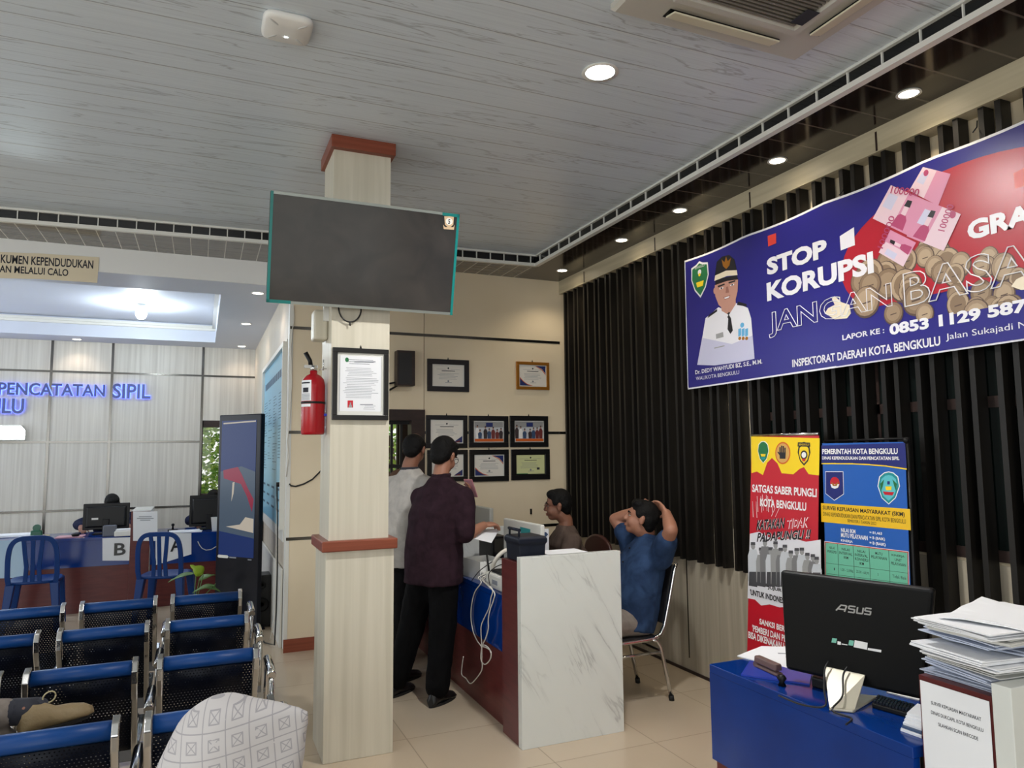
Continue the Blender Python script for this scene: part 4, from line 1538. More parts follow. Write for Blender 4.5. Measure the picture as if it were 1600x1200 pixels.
def slab_monitor(label, pa, pb, z0, z1, th, m, screen_side=1, group=None):
    """all-in-one seen from the back: pa, pb are the ends of its back face on plan"""
    pa, pb = V((pa[0], pa[1], 0)), V((pb[0], pb[1], 0))
    d = (pb - pa).normalized()
    n = V((-d.y, d.x, 0))
    if n.x < 0:
        n = -n
    t = empty('desktop_computer', ((pa.x + pb.x) / 2 + n.x * .05, (pa.y + pb.y) / 2 + n.y * .05, zt), label, 'computer', group)
    U = lambda p, z: p + V((0, 0, z))
    b = MB(m)
    b.hexa([U(pa, z0), U(pb, z0), U(pb + n * th, z0), U(pa + n * th, z0)], [U(pa, z1), U(pb, z1), U(pb + n * th, z1), U(pa + n * th, z1)])
    b.build('housing', t, bevel=.008)
    b = MB('black_gloss')
    e = d * .015
    b.hexa([U(pa + e + n * th, z0 + .03), U(pb - e + n * th, z0 + .03), U(pb - e + n * (th + .002), z0 + .03), U(pa + e + n * (th + .002), z0 + .03)],
           [U(pa + e + n * th, z1 - .015), U(pb - e + n * th, z1 - .015), U(pb - e + n * (th + .002), z1 - .015), U(pa + e + n * (th + .002), z1 - .015)])
    b.build('screen', t)
    return t, pa, pb, d, n, U


t, pa, pb, d, n, U = slab_monitor('white computer seen from behind with a teal sticker, beside the black caddy', (1.905, 4.60), (1.93, 4.06), .79, 1.1, .03, 'monitor_white')
MB('monitor_white').hexa([U(pa + d * .2 - n * .07, zt), U(pa + d * .34 - n * .07, zt), U(pa + d * .34 + n * .1, zt), U(pa + d * .2 + n * .1, zt)],
                         [U(pa + d * .22 - n * .005, .9), U(pa + d * .32 - n * .005, .9), U(pa + d * .32 + n * .01, .9), U(pa + d * .22 + n * .01, .9)]).build('stand', t, bevel=.006)
mat('teal_print', S(20, 140, 146), .4)
b = Sheet('teal_print', U(pb, .79), U(pa, .79), U(pa, 1.1), U(pb, 1.1))
b.nrm = -n
b.pl([(811, 843), (828, 845), (829, 827), (813, 823)], .0015)
b.mat(mat('grey_print', S(170, 180, 190), .5)).pl([(809, 838), (816, 841), (813, 824), (811, 827)], .002)
b.build('sticker', t)
t2, pa, pb, d, n, U = slab_monitor('pale grey computer seen from behind against the cream wall', (2.13, 5.93), (2.135, 5.44), .76, 1.1, .035, mat('monitor_grey', S(176, 178, 172), .4))
MB('monitor_grey').hexa([U(pa + d * .2 - n * .07, zt), U(pa + d * .3 - n * .07, zt), U(pa + d * .3 + n * .1, zt), U(pa + d * .2 + n * .1, zt)],
                        [U(pa + d * .2 - n * .005, .8), U(pa + d * .3 - n * .005, .8), U(pa + d * .3 + n * .01, .8), U(pa + d * .2 + n * .01, .8)]).build('stand', t2, bevel=.006)
# white open box
q = Zp(746, 908, zt)
t = empty('storage_box', (1.73, 4.52, zt), 'open white box on the near corner of the middle desk', 'box')
Rz = M.Translation((1.735, 4.53, zt)) @ M.Rotation(.12, 4, 'Z')
b = MB('white_plastic')
w_, d_, h_, e = .095, .13, .115, .006
b.box((-w_, -d_, 0), (w_, d_, .006), Rz)
for a in ((-w_, -d_, -w_ + e, d_), (w_ - e, -d_, w_, d_), (-w_ + e, -d_, w_ - e, -d_ + e), (-w_ + e, d_ - e, w_ - e, d_)):
    b.box((a[0], a[1], .006), (a[2], a[3], h_), Rz)
b.build('shell', t)
MB('paper').box((-w_ + .02, -d_ + .02, .006), (w_ - .02, d_ - .02, .05), Rz).build('slips', t)
# black computer tower behind it
t = empty('computer_tower', (1.925, 4.86, zt), 'black computer tower standing on the middle desk under the held papers', 'computer')
MB('black_plastic').box((1.87, 4.72, zt), (1.98, 4.98, .965)).build('case', t, bevel=.006)
MB('black_gloss').box((1.88, 4.717, .77), (1.97, 4.72, .95)).build('front_cover', t)
# box with printed front, router and the tangle
t = empty('printer', (1.74, 4.0, zt), 'low white printer on the middle desk beside the marbled partition', 'printer')
MB('monitor_white').box((1.625, 3.93, zt), (1.86, 4.22, .82)).build('case', t, bevel=.01)
MB('black_plastic').box((1.65, 3.96, .82), (1.84, 4.19, .836)).build('lid', t, bevel=.006)
MB('grey_ink').box((1.622, 4.02, .765), (1.6245, 4.1, .79)).build('mark', t)
t = empty('router', (1.75, 4.35, zt), 'small black router among cables on the middle desk', 'router')
MB('black_plastic').hexa([(1.69, 4.27, zt), (1.84, 4.27, zt), (1.84, 4.37, zt), (1.69, 4.37, zt)], [(1.7, 4.28, .775), (1.83, 4.28, .79), (1.83, 4.36, .79), (1.7, 4.36, .775)]).build('body', t, bevel=.006)
b = MB('black_plastic')
b.tube([(1.71, 4.365, .77), (1.7, 4.385, .9)], .006, 8)
b.build('antenna', t)
MB('white_plastic').box((1.66, 4.24, zt), (1.7, 4.4, .79)).build('power_strip', None, 'white power strip with plugs at the desk edge above the hanging cords', 'power strip').modifiers.new('b', 'BEVEL').width = .006


def cord(label, pts, r=.004, m='cable_white', group=None, name='hanging_cable'):
    """smooth cord through the points"""
    pts = [V(p) for p in pts]
    out = []
    for i in range(len(pts) - 1):
        p0, p1, p2, p3 = pts[max(i - 1, 0)], pts[i], pts[i + 1], pts[min(i + 2, len(pts) - 1)]
        for k_ in range(6):
            u = k_ / 6
            out.append(.5 * ((2 * p1) + (p2 - p0) * u + (2 * p0 - 5 * p1 + 4 * p2 - p3) * u * u + (3 * p1 - p0 - 3 * p2 + p3) * u ** 3))
    out.append(pts[-1])
    return MB(m).tube(out, r, 8).build(name, None, label, 'cord', group)


def on(ps, x): return [Xp(a, b_, x) for a, b_ in ps]
g = 'white cords hanging off the middle desk'
cord('white cord looping farthest left down the blue side of the middle desk', [(1.67, 4.3, .795), (1.62, 4.33, .765)] + on([(752, 910), (742, 925), (737, 945), (736, 965), (739, 985), (745, 1000), (752, 1010), (753, 1016)], 1.594), .0035, group=g)
cord('white cord falling from the power strip past a knot, in front of the red panel', [(1.68, 4.27, .795), (1.62, 4.27, .765)] + on([(769, 920), (767, 935), (764, 950), (757, 965), (752, 978), (752, 995), (753, 1010), (753, 1030), (753, 1046), (745, 1059), (735, 1068), (728, 1060), (721.5, 1054), (722, 1040), (724, 1026)], 1.583), .0035, group=g)
cord('white cord tied in a loop hanging in front of the dark red desk panel', [(1.69, 4.25, .795), (1.62, 4.24, .765)] + on([(772, 925), (771, 938), (766, 952), (763, 968), (763, 982), (759, 997), (754, 1009), (760, 1012), (767, 1018), (766, 1030), (758, 1038), (752, 1032), (752, 1018), (755, 1008), (763, 1012), (767, 1020)], 1.572), .0035, group=g)
cord('thick white bundled cord arching over the desk edge beside the white computer', [(1.7, 4.26, .79), (1.68, 4.22, .86), (1.72, 4.18, .93), (1.8, 4.2, .94), (1.86, 4.25, .85)], .013, name='cord_bundle')
cord('thin black cord crossing the printer front on the middle desk', [(1.8, 4.1, .842), (1.7, 4.12, .87), (1.605, 4.1, .83), (1.59, 4.05, .76)], .003, 'cable_black', name='black_cord')
cord('thin black cord beside the open white box on the middle desk', [(1.8, 4.3, .92), (1.72, 4.33, .86), (1.64, 4.36, .8), (1.59, 4.37, .74)], .003, 'cable_black', name='black_cord')
# black caddy with a handle on the partition
mat('caddy_navy', S(20, 25, 38), .45, spec=.25)
q0, q1 = Yp(806, 872, 3.68), Yp(851, 836, 3.68)
zc = .951
t = empty('plastic_caddy', (q0.x * .5 + q1.x * .5, 3.74, zc), 'black plastic carry box with a handle on top of the marbled partition', 'carry box')
b = MB('caddy_navy')
b.rings([[(q0.x + .012 - o, 3.655 - o, z), (q1.x - .012 + o, 3.655 - o, z), (q1.x - .012 + o, 3.835 + o, z), (q0.x + .012 - o, 3.835 + o, z)] for o, z in ((0, zc), (.004, zc + .09), (.012, zc + .1), (.012, q1.z - .012), (0, q1.z))], smooth=False)
b.build('body', t, bevel=.005)
b = MB('caddy_navy')
hx = q0.x + .02
for yy_ in (3.68, 3.81):
    b.cyl((hx, yy_, q1.z - .005), (hx, yy_, q1.z + .035), .006)
b.tube([(hx, 3.67, q1.z + .035), (hx, 3.82, q1.z + .035)], .009, 8)
b.build('handle', t)
# papers standing behind the caddy, beside the seated man
q = Yp(849, 846, 4.15)
t = empty('paper_stand', (2.02, 4.15, zt), 'white sheet with blue print standing beside the seated man in glasses', 'paper')
a = [Yp(840, 870, 4.15), Yp(858, 872, 4.15), Yp(858, 826, 4.15), Yp(842, 824, 4.15)]
x0_, x1_ = a[0].x, a[1].x
MB('paper').box((x0_, 4.15, zt), (x1_, 4.156, a[2].z)).build('sheet', t)
MB('photo_blue').poly([(x0_ + .003, 4.149, a[2].z - .02), (x1_ - .02, 4.149, a[2].z - .02), (x1_ - .005, 4.149, a[2].z - .035), (x1_ - .02, 4.149, a[2].z - .05), (x0_ + .003, 4.149, a[2].z - .05)]).build('print', t)
q0, q1 = Yp(851, 869, 3.72), Yp(913, 864, 3.72)
MB('paper').box((q0.x, 3.64, zc), (q1.x, 3.84, zc + .027)).build('paper_pile', None, 'white papers lying on the marbled partition right of the black carry box', 'papers').modifiers.new('b', 'BEVEL').width = .002

# ---------------------------------------------------------------- right desk
desk_run('service_desk', 'glossy blue desk at the right carrying the black computer', 1.775, 2.45, 1.43, 2.275, .75, .41, ['-x'], 'desk')
partition('white marbled partition at the right edge carrying the tall paper stack', 1.8, 2.42, 1.17, 1.418, .975, '-x')
zt = .7505
tl, tr_ = V((1.865, 1.987, 1.13)), V((2.026, 1.528, 1.13))
bl, br_ = V((1.868, 1.984, .795)), V((2.012, 1.575, .795))
t, pa, pb, d, n, U = (None,) * 6
dd = (tr_ - tl).normalized()
nn = V((-dd.y, dd.x, 0))
if nn.x < 0:
    nn = -nn
t = empty('desktop_computer', ((tl + tr_) / 2).xy.to_3d() + V((.02, 0, zt)), 'large black all in one computer seen from behind on the glossy blue desk', 'computer')
b = MB(mat('asus_black', S(9, 10, 11), .4, spec=.2))
lo = lambda p, k_: p + nn * k_
b.hexa([bl, br_, lo(br_, .05), lo(bl, .05)], [tl, tr_, lo(tr_, .03), lo(tl, .03)])
b.build('housing', t, bevel=.012, seg=3)
b = MB('black_gloss')
b.hexa([lo(bl, .051) + dd * .02 + V((0, 0, .04)), lo(br_, .051) - dd * .02 + V((0, 0, .04)), lo(br_, .052) - dd * .02 + V((0, 0, .04)), lo(bl, .052) + dd * .02 + V((0, 0, .04))],
       [lo(tl, .031) + dd * .02 - V((0, 0, .02)), lo(tr_, .031) - dd * .02 - V((0, 0, .02)), lo(tr_, .032) - dd * .02 - V((0, 0, .02)), lo(tl, .032) + dd * .02 - V((0, 0, .02))])
b.build('screen', t)
mat('logo_silver', S(180, 180, 180), .3, .7)
b = Sheet('logo_silver', bl, br_, tr_, tl)
b.nrm = -nn
def strokes(b, segs, wd, w):
    for (x0, y0), (x1, y1) in segs:
        L_ = sqrt((x1 - x0) ** 2 + (y1 - y0) ** 2)
        ox, oy = -(y1 - y0) / L_ * wd / 2, (x1 - x0) / L_ * wd / 2
        b.pl([(x0 - ox, y0 - oy), (x1 - ox, y1 - oy), (x1 + ox, y1 + oy), (x0 + ox, y0 + oy)], w)
# slanted A, then S, U, S in thick bars
strokes(b, [((1300, 952.5), (1307, 943.5)), ((1306, 944), (1314, 945)), ((1312, 954.5), (1314.5, 945)), ((1303, 950), (1312, 951)),
            ((1318, 945.2), (1327, 946.4)), ((1318, 945), (1317.6, 950)), ((1318, 949.6), (1326, 950.8)), ((1326, 950.5), (1325.6, 956)), ((1317, 954.6), (1326, 955.8)),
            ((1330, 946.8), (1329.4, 956.4)), ((1329, 956), (1337.5, 957.2)), ((1337.5, 957.5), (1338, 947.8)),
            ((1341, 948), (1349.5, 949.2)), ((1341, 948), (1340.6, 952.8)), ((1340.6, 952.4), (1348.8, 953.6)), ((1348.8, 953.2), (1348.5, 958.6)), ((1340, 957.3), (1348.8, 958.6))], 2.2, .0015)
b.build('logo', t)
b = Sheet(mat('mint_print', S(120, 190, 170), .5), bl, br_, tr_, tl)
b.nrm = -nn
b.pl([(1296, 1003), (1303, 1004), (1304, 997), (1297, 996)], .001)
b.pl([(1321, 1007), (1328, 1008), (1329, 1000), (1322, 999)], .001)
b.mat('white_print').pl([(1305, 1006), (1310, 1007), (1310, 1002), (1305, 1001)], .001)
b.pl([(1329, 1010), (1349, 1014), (1349, 1003), (1330, 999)], .001)
b.pl([(1350, 1014.5), (1370, 1018), (1370, 1014), (1350, 1011)], .001)
b.pl([(1311, 1006), (1320, 1007.5), (1320, 1006), (1311, 1004.5)], .001)
b.build('labels', t)
# stand: pale metal plate
s0, s1 = Zp(1296, 1110, zt), Zp(1334, 1114, zt)
tp0, tp1 = bl.lerp(br_, .32) + V((0, 0, .04)) - nn * .004, bl.lerp(br_, .62) + V((0, 0, .04)) - nn * .004
b = MB(mat('stand_metal', S(196, 190, 172), .3, .3))
b.hexa([s0, s1, s1 + nn * .014, s0 + nn * .014], [tp0, tp1, tp1 + nn * .003, tp0 + nn * .003])
b.build('stand', t, bevel=.003)
b = MB('stand_metal')
b.hexa([s0 - nn * .004, s1 - nn * .004, s1 + nn * .19, s0 + nn * .19], [p + V((0, 0, .008)) for p in (s0 - nn * .004, s1 - nn * .004, s1 + nn * .19, s0 + nn * .19)])
b.build('foot', t, bevel=.003)
c0_ = bl.lerp(br_, .36) + V((0, 0, .06)) - nn * .01
cord('thin black cable looping from the computer back over its stand', [c0_, c0_ - nn * .03 + V((0, 0, -.02)), s0.lerp(tp0, .5) - nn * .02, s0 - nn * .03 + V((0, .0, .02)), s0 - nn * .05 + V((0, .08, .004)), s0 + V((-.05, .16, .004))], .003, 'cable_black', name='computer_cable')
c0_ = bl.lerp(br_, .5) + V((0, 0, .055)) - nn * .01
cord('second black cable hanging down the pale computer stand to the blue desk', [c0_, c0_ - nn * .035 + V((0, 0, -.02)), s0.lerp(tp1, .45) - nn * .025, s0.lerp(s1, .3) - nn * .03 + V((0, 0, .01)), Zp(1330, 1122, zt + .003), Zp(1322, 1132, zt + .003)], .003, 'cable_black', name='computer_cable')


def sheet_on(name, label, pts, z, th=.002, m='paper', cat='paper', group=None, bev=0):
    t = MB(m).prism([(p.x, p.y) for p in (Zp(a, b_, z) for a, b_ in pts)], z, z + th).build(name, None, label, cat, group)
    if bev:
        t.modifiers.new('b', 'BEVEL').width = bev
    return t


o = sheet_on('paper_sheet', 'white printed sheets at the far corner of the glossy blue desk', [(1250, 1053), (1285, 1043), (1225, 1012), (1190, 1011), (1152, 1026)], zt, .004)
b = MB('grey_ink')
for i in range(4):
    b.poly([Zp(1185 + i * 12 + 30, 1020 + i * 6, zt + .0045), Zp(1185 + i * 12 + 52, 1021 + i * 6, zt + .0045), Zp(1185 + i * 12 + 53, 1022 + i * 6, zt + .0045), Zp(1185 + i * 12 + 31, 1021.5 + i * 6, zt + .0045)])
b.build('printing', o)
mat('booklet_blue', S(40, 62, 160), .25)
o = sheet_on('booklet', 'blue booklet on the glossy blue desk under the brown stapler', [(1158, 1056), (1265, 1071), (1268, 1056), (1222, 1044), (1172, 1034)], zt, .006, 'booklet_blue', 'booklet')
q = Zp(1203, 1050, zt + .0065)
t = empty('stapler', q, 'brown stapler lying on the blue booklet', 'stapler')
e0, e1 = Zp(1184, 1041, zt + .0065), Zp(1219, 1057, zt + .0065)
dv = (e1 - e0).normalized()
nv = V((-dv.y, dv.x, 0)) * .016
mat('stapler_brown', S(98, 74, 70), .4)
b = MB('stapler_brown')
for zb, z1, k0, k1, nm in ((0, .012, 0, 1, 'base'), (.016, .04, -.02, .96, 'arm')):
    b = MB('stapler_brown')
    p0, p1 = e0.lerp(e1, k0), e0.lerp(e1, k1)
    b.hexa([p - nv + V((0, 0, zb)) if j else p + nv + V((0, 0, zb)) for p, j in ((p0, 0), (p0, 1), (p1, 1), (p1, 0))], [p - nv * .8 + V((0, 0, z1)) if j else p + nv * .8 + V((0, 0, z1)) for p, j in ((p0, 0), (p0, 1), (p1, 1), (p1, 0))])
    b.build(nm, t, bevel=.005)
MB('stapler_brown').cyl(e0 + V((0, 0, .008)) - nv * .8, e0 + V((0, 0, .008)) + nv * .8, .01).build('hinge', t)
q = Zp(1222, 1071, zt)
MB('black_plastic').lathe((q.x, q.y, zt), [(0, 0), (.014, 0), (.008, .012), (.016, .024), (.01, .034), (0, .035)], 14).build('rubber_stamp', None, 'small dark stamp in front of the blue booklet on the glossy desk', 'stamp')
a = [Zp(*p, zt) for p in ((1268, 1074), (1298, 1082), (1310, 1064), (1276, 1058))]
t = empty('card_reader', a[0], 'black card reader on the blue desk left of the computer stand', 'card reader')
MB('black_plastic').hexa(a, [p + V((0, 0, .035)) for p in a]).build('body', t, bevel=.006)
a = [Zp(*p, zt) for p in ((1362, 1106), (1425, 1124), (1432, 1110), (1372, 1094))]
t = empty('keyboard', a[0], 'black keyboard on the blue desk behind the computer stand', 'keyboard')
MB('black_plastic').hexa(a, [p + V((0, 0, .014)) for p in a]).build('body', t, bevel=.003)
b = MB('caddy_navy')
for i in range(12):
    for j in range(4):
        P = lambda u, v: a[0].lerp(a[1], u).lerp(a[3].lerp(a[2], u), v) + V((0, 0, .0145))
        u, v = .03 + i * .08, .08 + j * .22
        b.hexa([P(u, v), P(u + .06, v), P(u + .06, v + .17), P(u, v + .17)], [p + V((0, 0, .006)) for p in (P(u, v), P(u + .06, v), P(u + .06, v + .17), P(u, v + .17))])
b.build('keys', t)
sheet_on('paper_sheet', 'white paper edge behind the keyboard on the blue desk', [(1385, 1083), (1436, 1096), (1440, 1086), (1400, 1074)], zt, .004)
for i in range(6):
    sheet_on('paper_sheet', ('lowest', 'second lowest', 'third', 'fourth', 'fifth', 'topmost')[i] + ' white slip in the small pile against the notice partition on the blue desk',
             [(1407 + i * 2, 1142 - i * 5), (1440, 1154 - i * 6), (1446, 1132 - i * 5), (1424 + i * 2, 1122 - i * 4)], zt + i * .0065, .006, ('paper', 'photo_blue', 'paper', 'paper', 'paper', 'paper')[i], 'paper', 'white slips on the blue desk')

# notice on the partition's red end (its square code is left out)
fl_ = Flat('paper', 0, 1.797)
t = empty('notice_sheet', (1.797, 1.3, .5), 'white printed survey notice on the red side of the right partition', 'notice')
b = Flat('paper', 0, 1.797)
u0, u1, v1 = -1.412, -1.226, b.q(1437, 1062)[1]
b.prism([(u0, v1 - .32), (u1, v1 - .32), (u1, v1), (u0, v1)], 0, .0015)
b.build('sheet', t)
b = Flat('ink', 0, 1.797)
W = u1 - u0
for i, (tx_, a0, a1) in enumerate((('SURVEI KEPUASAN MASYARAKAT', .16, .88), ('DINAS DUKCAPIL KOTA BENGKULU', .15, .9), ('SILAHKAN SCAN BARCODE', .25, .82))):
    v = v1 - .054 - i * .025
    b.text(tx_, u0 + W * a0, v, u0 + W * a1, v + .009, .002, bold=.01)
b.build('lettering', t)

# tall stack of papers on that partition
rnd = random.Random(11)
zb = .9405
GL = 'crumpled paper bundle in the tall stack on the right partition, under the top sheets'
mats_ = ['paper', mat('paper_blue', S(196, 204, 222), .7), 'paper', mat('paper_grey', S(206, 206, 202), .7), mat('paper_film', S(170, 178, 196), .3)]
def bundle(z, th, cx_, cy_, wd, dp, rz, m, label, group, sag=.004, name='paper_bundle'):
    T = M.Translation((cx_, cy_, z)) @ M.Rotation(rz, 4, 'Z')
    b = MB(m)
    nl = max(2, int(th / .0035))
    for l in range(nl):
        o = (rnd.uniform(-.012, .012), rnd.uniform(-.012, .012))
        z0 = th * l / nl
        N = 8
        g0 = []
        sd = rnd.uniform(0, 9)
        for i in range(N + 1):
            row = []
            for j in range(5):
                u, v = i / N - .5, j / 4 - .5
                e_ = max(abs(u), abs(v)) * 2
                row.append((u * wd + o[0], v * dp + o[1], z0 + sag * (e_ ** 3) * .6 * (noise.noise(V((u * 3 + sd, v * 3, sd))) - .1)))
            g0.append(row)
        top = [[b._v(T @ (V(p) + V((0, 0, th / nl * .8)))) for p in r] for r in g0]
        bot = [[b._v(T @ V(p)) for p in r] for r in g0]
        for i in range(N):
            for j in range(4):
                b.face([top[i][j], top[i + 1][j], top[i + 1][j + 1], top[i][j + 1]])
                b.face([bot[i][j], bot[i][j + 1], bot[i + 1][j + 1], bot[i + 1][j]])
        for i in range(N):
            b.face([bot[i][0], bot[i + 1][0], top[i + 1][0], top[i][0]])
            b.face([bot[i + 1][4], bot[i][4], top[i][4], top[i + 1][4]])
        for j in range(4):
            b.face([bot[0][j + 1], bot[0][j], top[0][j], top[0][j + 1]])
            b.face([bot[N][j], bot[N][j + 1], top[N][j + 1], top[N][j]])
    return b.build(name, None, label, 'papers', group)


z = zb
n_ = 9
for i in range(n_):
    th = rnd.uniform(.012, .018)
    last = i == n_ - 1
    off = (-.05 if i in (3, 4) else .0) + rnd.uniform(-.03, .03)
    lab_ = {0: 'clear plastic folder at the bottom of the tall paper stack', n_ - 1: 'flat white sheets on top of the tall paper stack at the right edge'}.get(i, GL)
    bundle(z, th, 1.985 + off + (.03 if 4 < i < 7 else 0), 1.31 + rnd.uniform(-.016, .016), rnd.uniform(.3, .35) if not last else .36, .215, rnd.uniform(-.2, .2), mats_[(i * 2 + 4) % 5] if not last else 'paper', lab_, 'bundles in the tall paper stack' if 0 < i < n_ - 1 else None)
    z += th + .002
bundle(z, .005, 2.02, 1.31, .34, .21, .3, 'paper', 'loose curled sheet on the very top of the tall paper stack', None, .02)
# ---------------------------------------------------------------- banner on the slats and the two stand-up banners
mat('banner_indigo', S(36, 32, 120), .28)
mat('print_indigo_dark', S(30, 26, 92), .32)
mat('print_red', S(168, 26, 44), .3)
mat('print_white', S(222, 222, 228), .32)
mat('print_cream', S(226, 214, 190), .35)
mat('print_skin', S(186, 138, 122), .4)
mat('print_black', S(22, 20, 26), .35)
mat('print_lav', S(190, 190, 214), .35)
mat('print_cyan', S(96, 170, 214), .35)
mat('print_pink', S(214, 188, 200), .35)
mat('print_magenta', S(166, 62, 104), .35)
mat('print_rose', S(200, 134, 164), .35)
mat('print_coin', S(150, 128, 104), .35)
mat('print_coin_b', S(172, 150, 124), .35)
mat('print_coin_c', S(128, 106, 84), .35)
mat('print_coin_dark', S(84, 66, 56), .35)
mat('print_orange', S(200, 60, 50), .35)
XBN = 3.085
def z2(x, y): return (1060 + x * .38325, 160 + y * .38333)
t = empty('hanging_banner', (XBN, 2.6, 1.97), 'long indigo anti corruption banner hung across the black slats', 'banner')
f = Flat('banner_indigo', 0, XBN)
UL, UR = -4.075, -1.15
top = []
for i in range(41):
    u = UL + (UR - UL) * i / 40
    sag = .012 * abs(sin(pi * (u - UL) / .62)) if 0 < i < 40 else 0
    top.append((u, 2.876 + .012 * (u - UL) - sag))
f.prism([(UL - .01, 1.968), (UR, 1.99)] + top[::-1], 0, .002)
f.build('cloth', t)
b = Flat('print_white', 0, XBN)
for p0, p1 in zip(top, top[1:]):
    b.poly([(p0[0], p0[1] - .012, .0024), (p1[0], p1[1] - .012, .0024), (p1[0], p1[1], .0024), (p0[0], p0[1], .0024)])
b.poly([(UL - .01, 1.968, .0024), (UR, 1.99, .0024), (UR, 2.0, .0024), (UL - .01, 1.978, .0024)])
b.poly([(UL - .01, 1.97, .0024), (UL - .002, 1.97, .0024), (UL + .008, 2.87, .0024), (UL, 2.87, .0024)])
b.build('white_hem', t)
# red sun, blue foot band
b = Flat('print_red', 0, XBN)
ul, vl = b.q(*z2(667, 700))
uc, vt = b.q(*z2(1150, 252))
rx = uc - ul
ry = vt - vl
pts = []
for i in range(48):
    a = 2 * pi * i / 48
    v = vl + ry * sin(a)
    pts.append((uc + rx * cos(a), max(v, vl - ry * .62), .003))
b.poly(pts)
b.build('red_disc', t)
b = Flat('print_orange', 0, XBN)
b.pl([z2(1368, 290), z2(1480, 230), z2(1480, 325), z2(1375, 352)], .004)
b.pl([z2(366, 545), z2(400, 533), z2(401, 574), z2(368, 588)], .004)
b.mat('print_white').pl([z2(660, 546), z2(718, 509), z2(722, 582), z2(664, 604)], .004)
b.build('squares', t)
# heap of coins
rnd = random.Random(4)
b = Flat('print_coin', 0, XBN)
cs = []
for i in range(46):
    x = rnd.uniform(740, 1390)
    topy = 560 + abs(x - 1060) ** 1.4 / 28
    y = rnd.uniform(min(topy, 840), 880)
    cs.append((y, x))
cs.sort()
w_ = .0034
for y, x in cs:
    r = rnd.uniform(38, 62)
    p = z2(x, y)
    rr = r * .383
    w_ += .00002
    b.mat('print_coin_dark').el(p[0], p[1], rr, rr * 1.15, w_, 18)
    b.mat(('print_coin', 'print_coin_b', 'print_coin_c')[int(r) % 3]).el(p[0] - .6, p[1] - 1.0, rr * .9, rr * 1.04, w_ + .00001, 18)
    b.mat(('print_coin_b', 'print_coin_c', 'print_coin')[int(r) % 3]).el(p[0] - .6, p[1] - 1.0, rr * .68, rr * .8, w_ + .000013, 14)
    b.mat('print_coin_dark').pl([(p[0] - rr * .3, p[1] + rr * .1), (p[0] + rr * .3, p[1] - rr * .1), (p[0] + rr * .3, p[1]), (p[0] - rr * .3, p[1] + rr * .2)], w_ + .000016)
b.build('coin_heap', t)
b = Flat('print_indigo_dark', 0, XBN)
uA, uB = b.q(*z2(640, 945))[0], UR
vA, vM = b.q(*z2(640, 945))[1], b.q(*z2(900, 905))[1]
b.mat('banner_indigo').poly([(uA, 1.985, .0046), (uB, 1.998, .0046), (uB, vM, .0046), (b.q(*z2(900, 905))[0], vM, .0046), (uA, vA, .0046)])
b.build('foot_band', t)
b = Flat('print_cream', 0, XBN)
b.pl([z2(*p) for p in ((600, 860), (612, 840), (640, 825), (628, 800), (640, 790), (668, 815), (700, 825), (706, 860), (690, 880), (640, 885))], .0048)
b.pl([z2(*p) for p in ((1360, 750), (1380, 722), (1400, 712), (1460, 690), (1460, 760), (1400, 765))], .0048)
b.build('hands', t)


def note(pts, k_, seed, face=True, num=None):
    """pink bank note: corners in the zoom frame, going around from the number end"""
    b = Flat('print_pink', 0, XBN)
    w = .005 + k_ * .0006
    P = [z2(*p) for p in pts]
    b.pl(P, w)
    def B(u, v):
        return tuple((P[0][i] * (1 - u) + P[1][i] * u) * (1 - v) + (P[3][i] * (1 - u) + P[2][i] * u) * v for i in (0, 1))
    b.mat('print_rose').pl([B(.5, 0), B(1, 0), B(1, 1), B(.5, 1)] if seed % 2 else [B(0, 0), B(.45, 0), B(.45, 1), B(0, 1)], w + .0001)
    b.mat('print_lav').pl([B(.06, .2), B(.3, .2), B(.3, .6), B(.06, .6)], w + .0002)
    if face:
        c = .62 if seed % 2 else .3
        b.mat('print_magenta').pl([B(c - .16, .95), B(c - .12, .65), B(c - .04, .55), B(c + .06, .55), B(c + .14, .68), B(c + .17, .95)], w + .0003)
        b.mat('print_pink').pl([B(c - .06, .58), B(c - .07, .35), B(c + .05, .33), B(c + .06, .58)], w + .0004)
        b.mat('print_black').pl([B(c - .08, .36), B(c - .07, .18), B(c + .05, .16), B(c + .07, .34)], w + .0005)
    b.mat('print_magenta')
    return b, B, w


b, B, w = note(((1000, 264), (1113, 292), (1062, 422), (944, 360)), 0, 1, False)
c = B(.2, .18)
b.el(c[0], c[1], 4, 5, w + .0004)
b.build('bank_note', t)
b, B, w = note(((820, 612), (868, 520), (972, 572), (920, 670)), 1, 1, True)
b.build('bank_note', t)
b, B, w = note(((870, 338), (1018, 402), (946, 546), (796, 474)), 2, 1, True)
a0 = z2(866, 385)
b.build('bank_note', t)
b, B, w = note(((1018, 402), (1156, 456), (1086, 606), (934, 546)), 3, 2, True)
c = z2(1123, 458)
b.mat('print_magenta').el(c[0], c[1], 5, 6, w + .0005)
b.build('bank_note', t)
b = Flat('print_magenta', 0, XBN)
def rot_text(b, body, p, ang, h, wd, w, m):
    """small lettering turned by ang on the banner plane"""
    u, v = b.q(*p)
    sub = MB(m, b.fr @ M.Translation((u, v, w)) @ M.Rotation(ang, 4, 'Z'))
    sub.text(body, 0, 0, wd, h, 0, bold=.01)
    return sub
for p, ang, wd in ((z2(868, 372), -.42, .16), (z2(838, 598), 1.05, .16), (z2(1090, 528), 1.1, .12)):
    rot_text(b, '100000', p, ang, .035, wd, .0085, 'print_magenta').build('note_number', t)
b.bm.free()

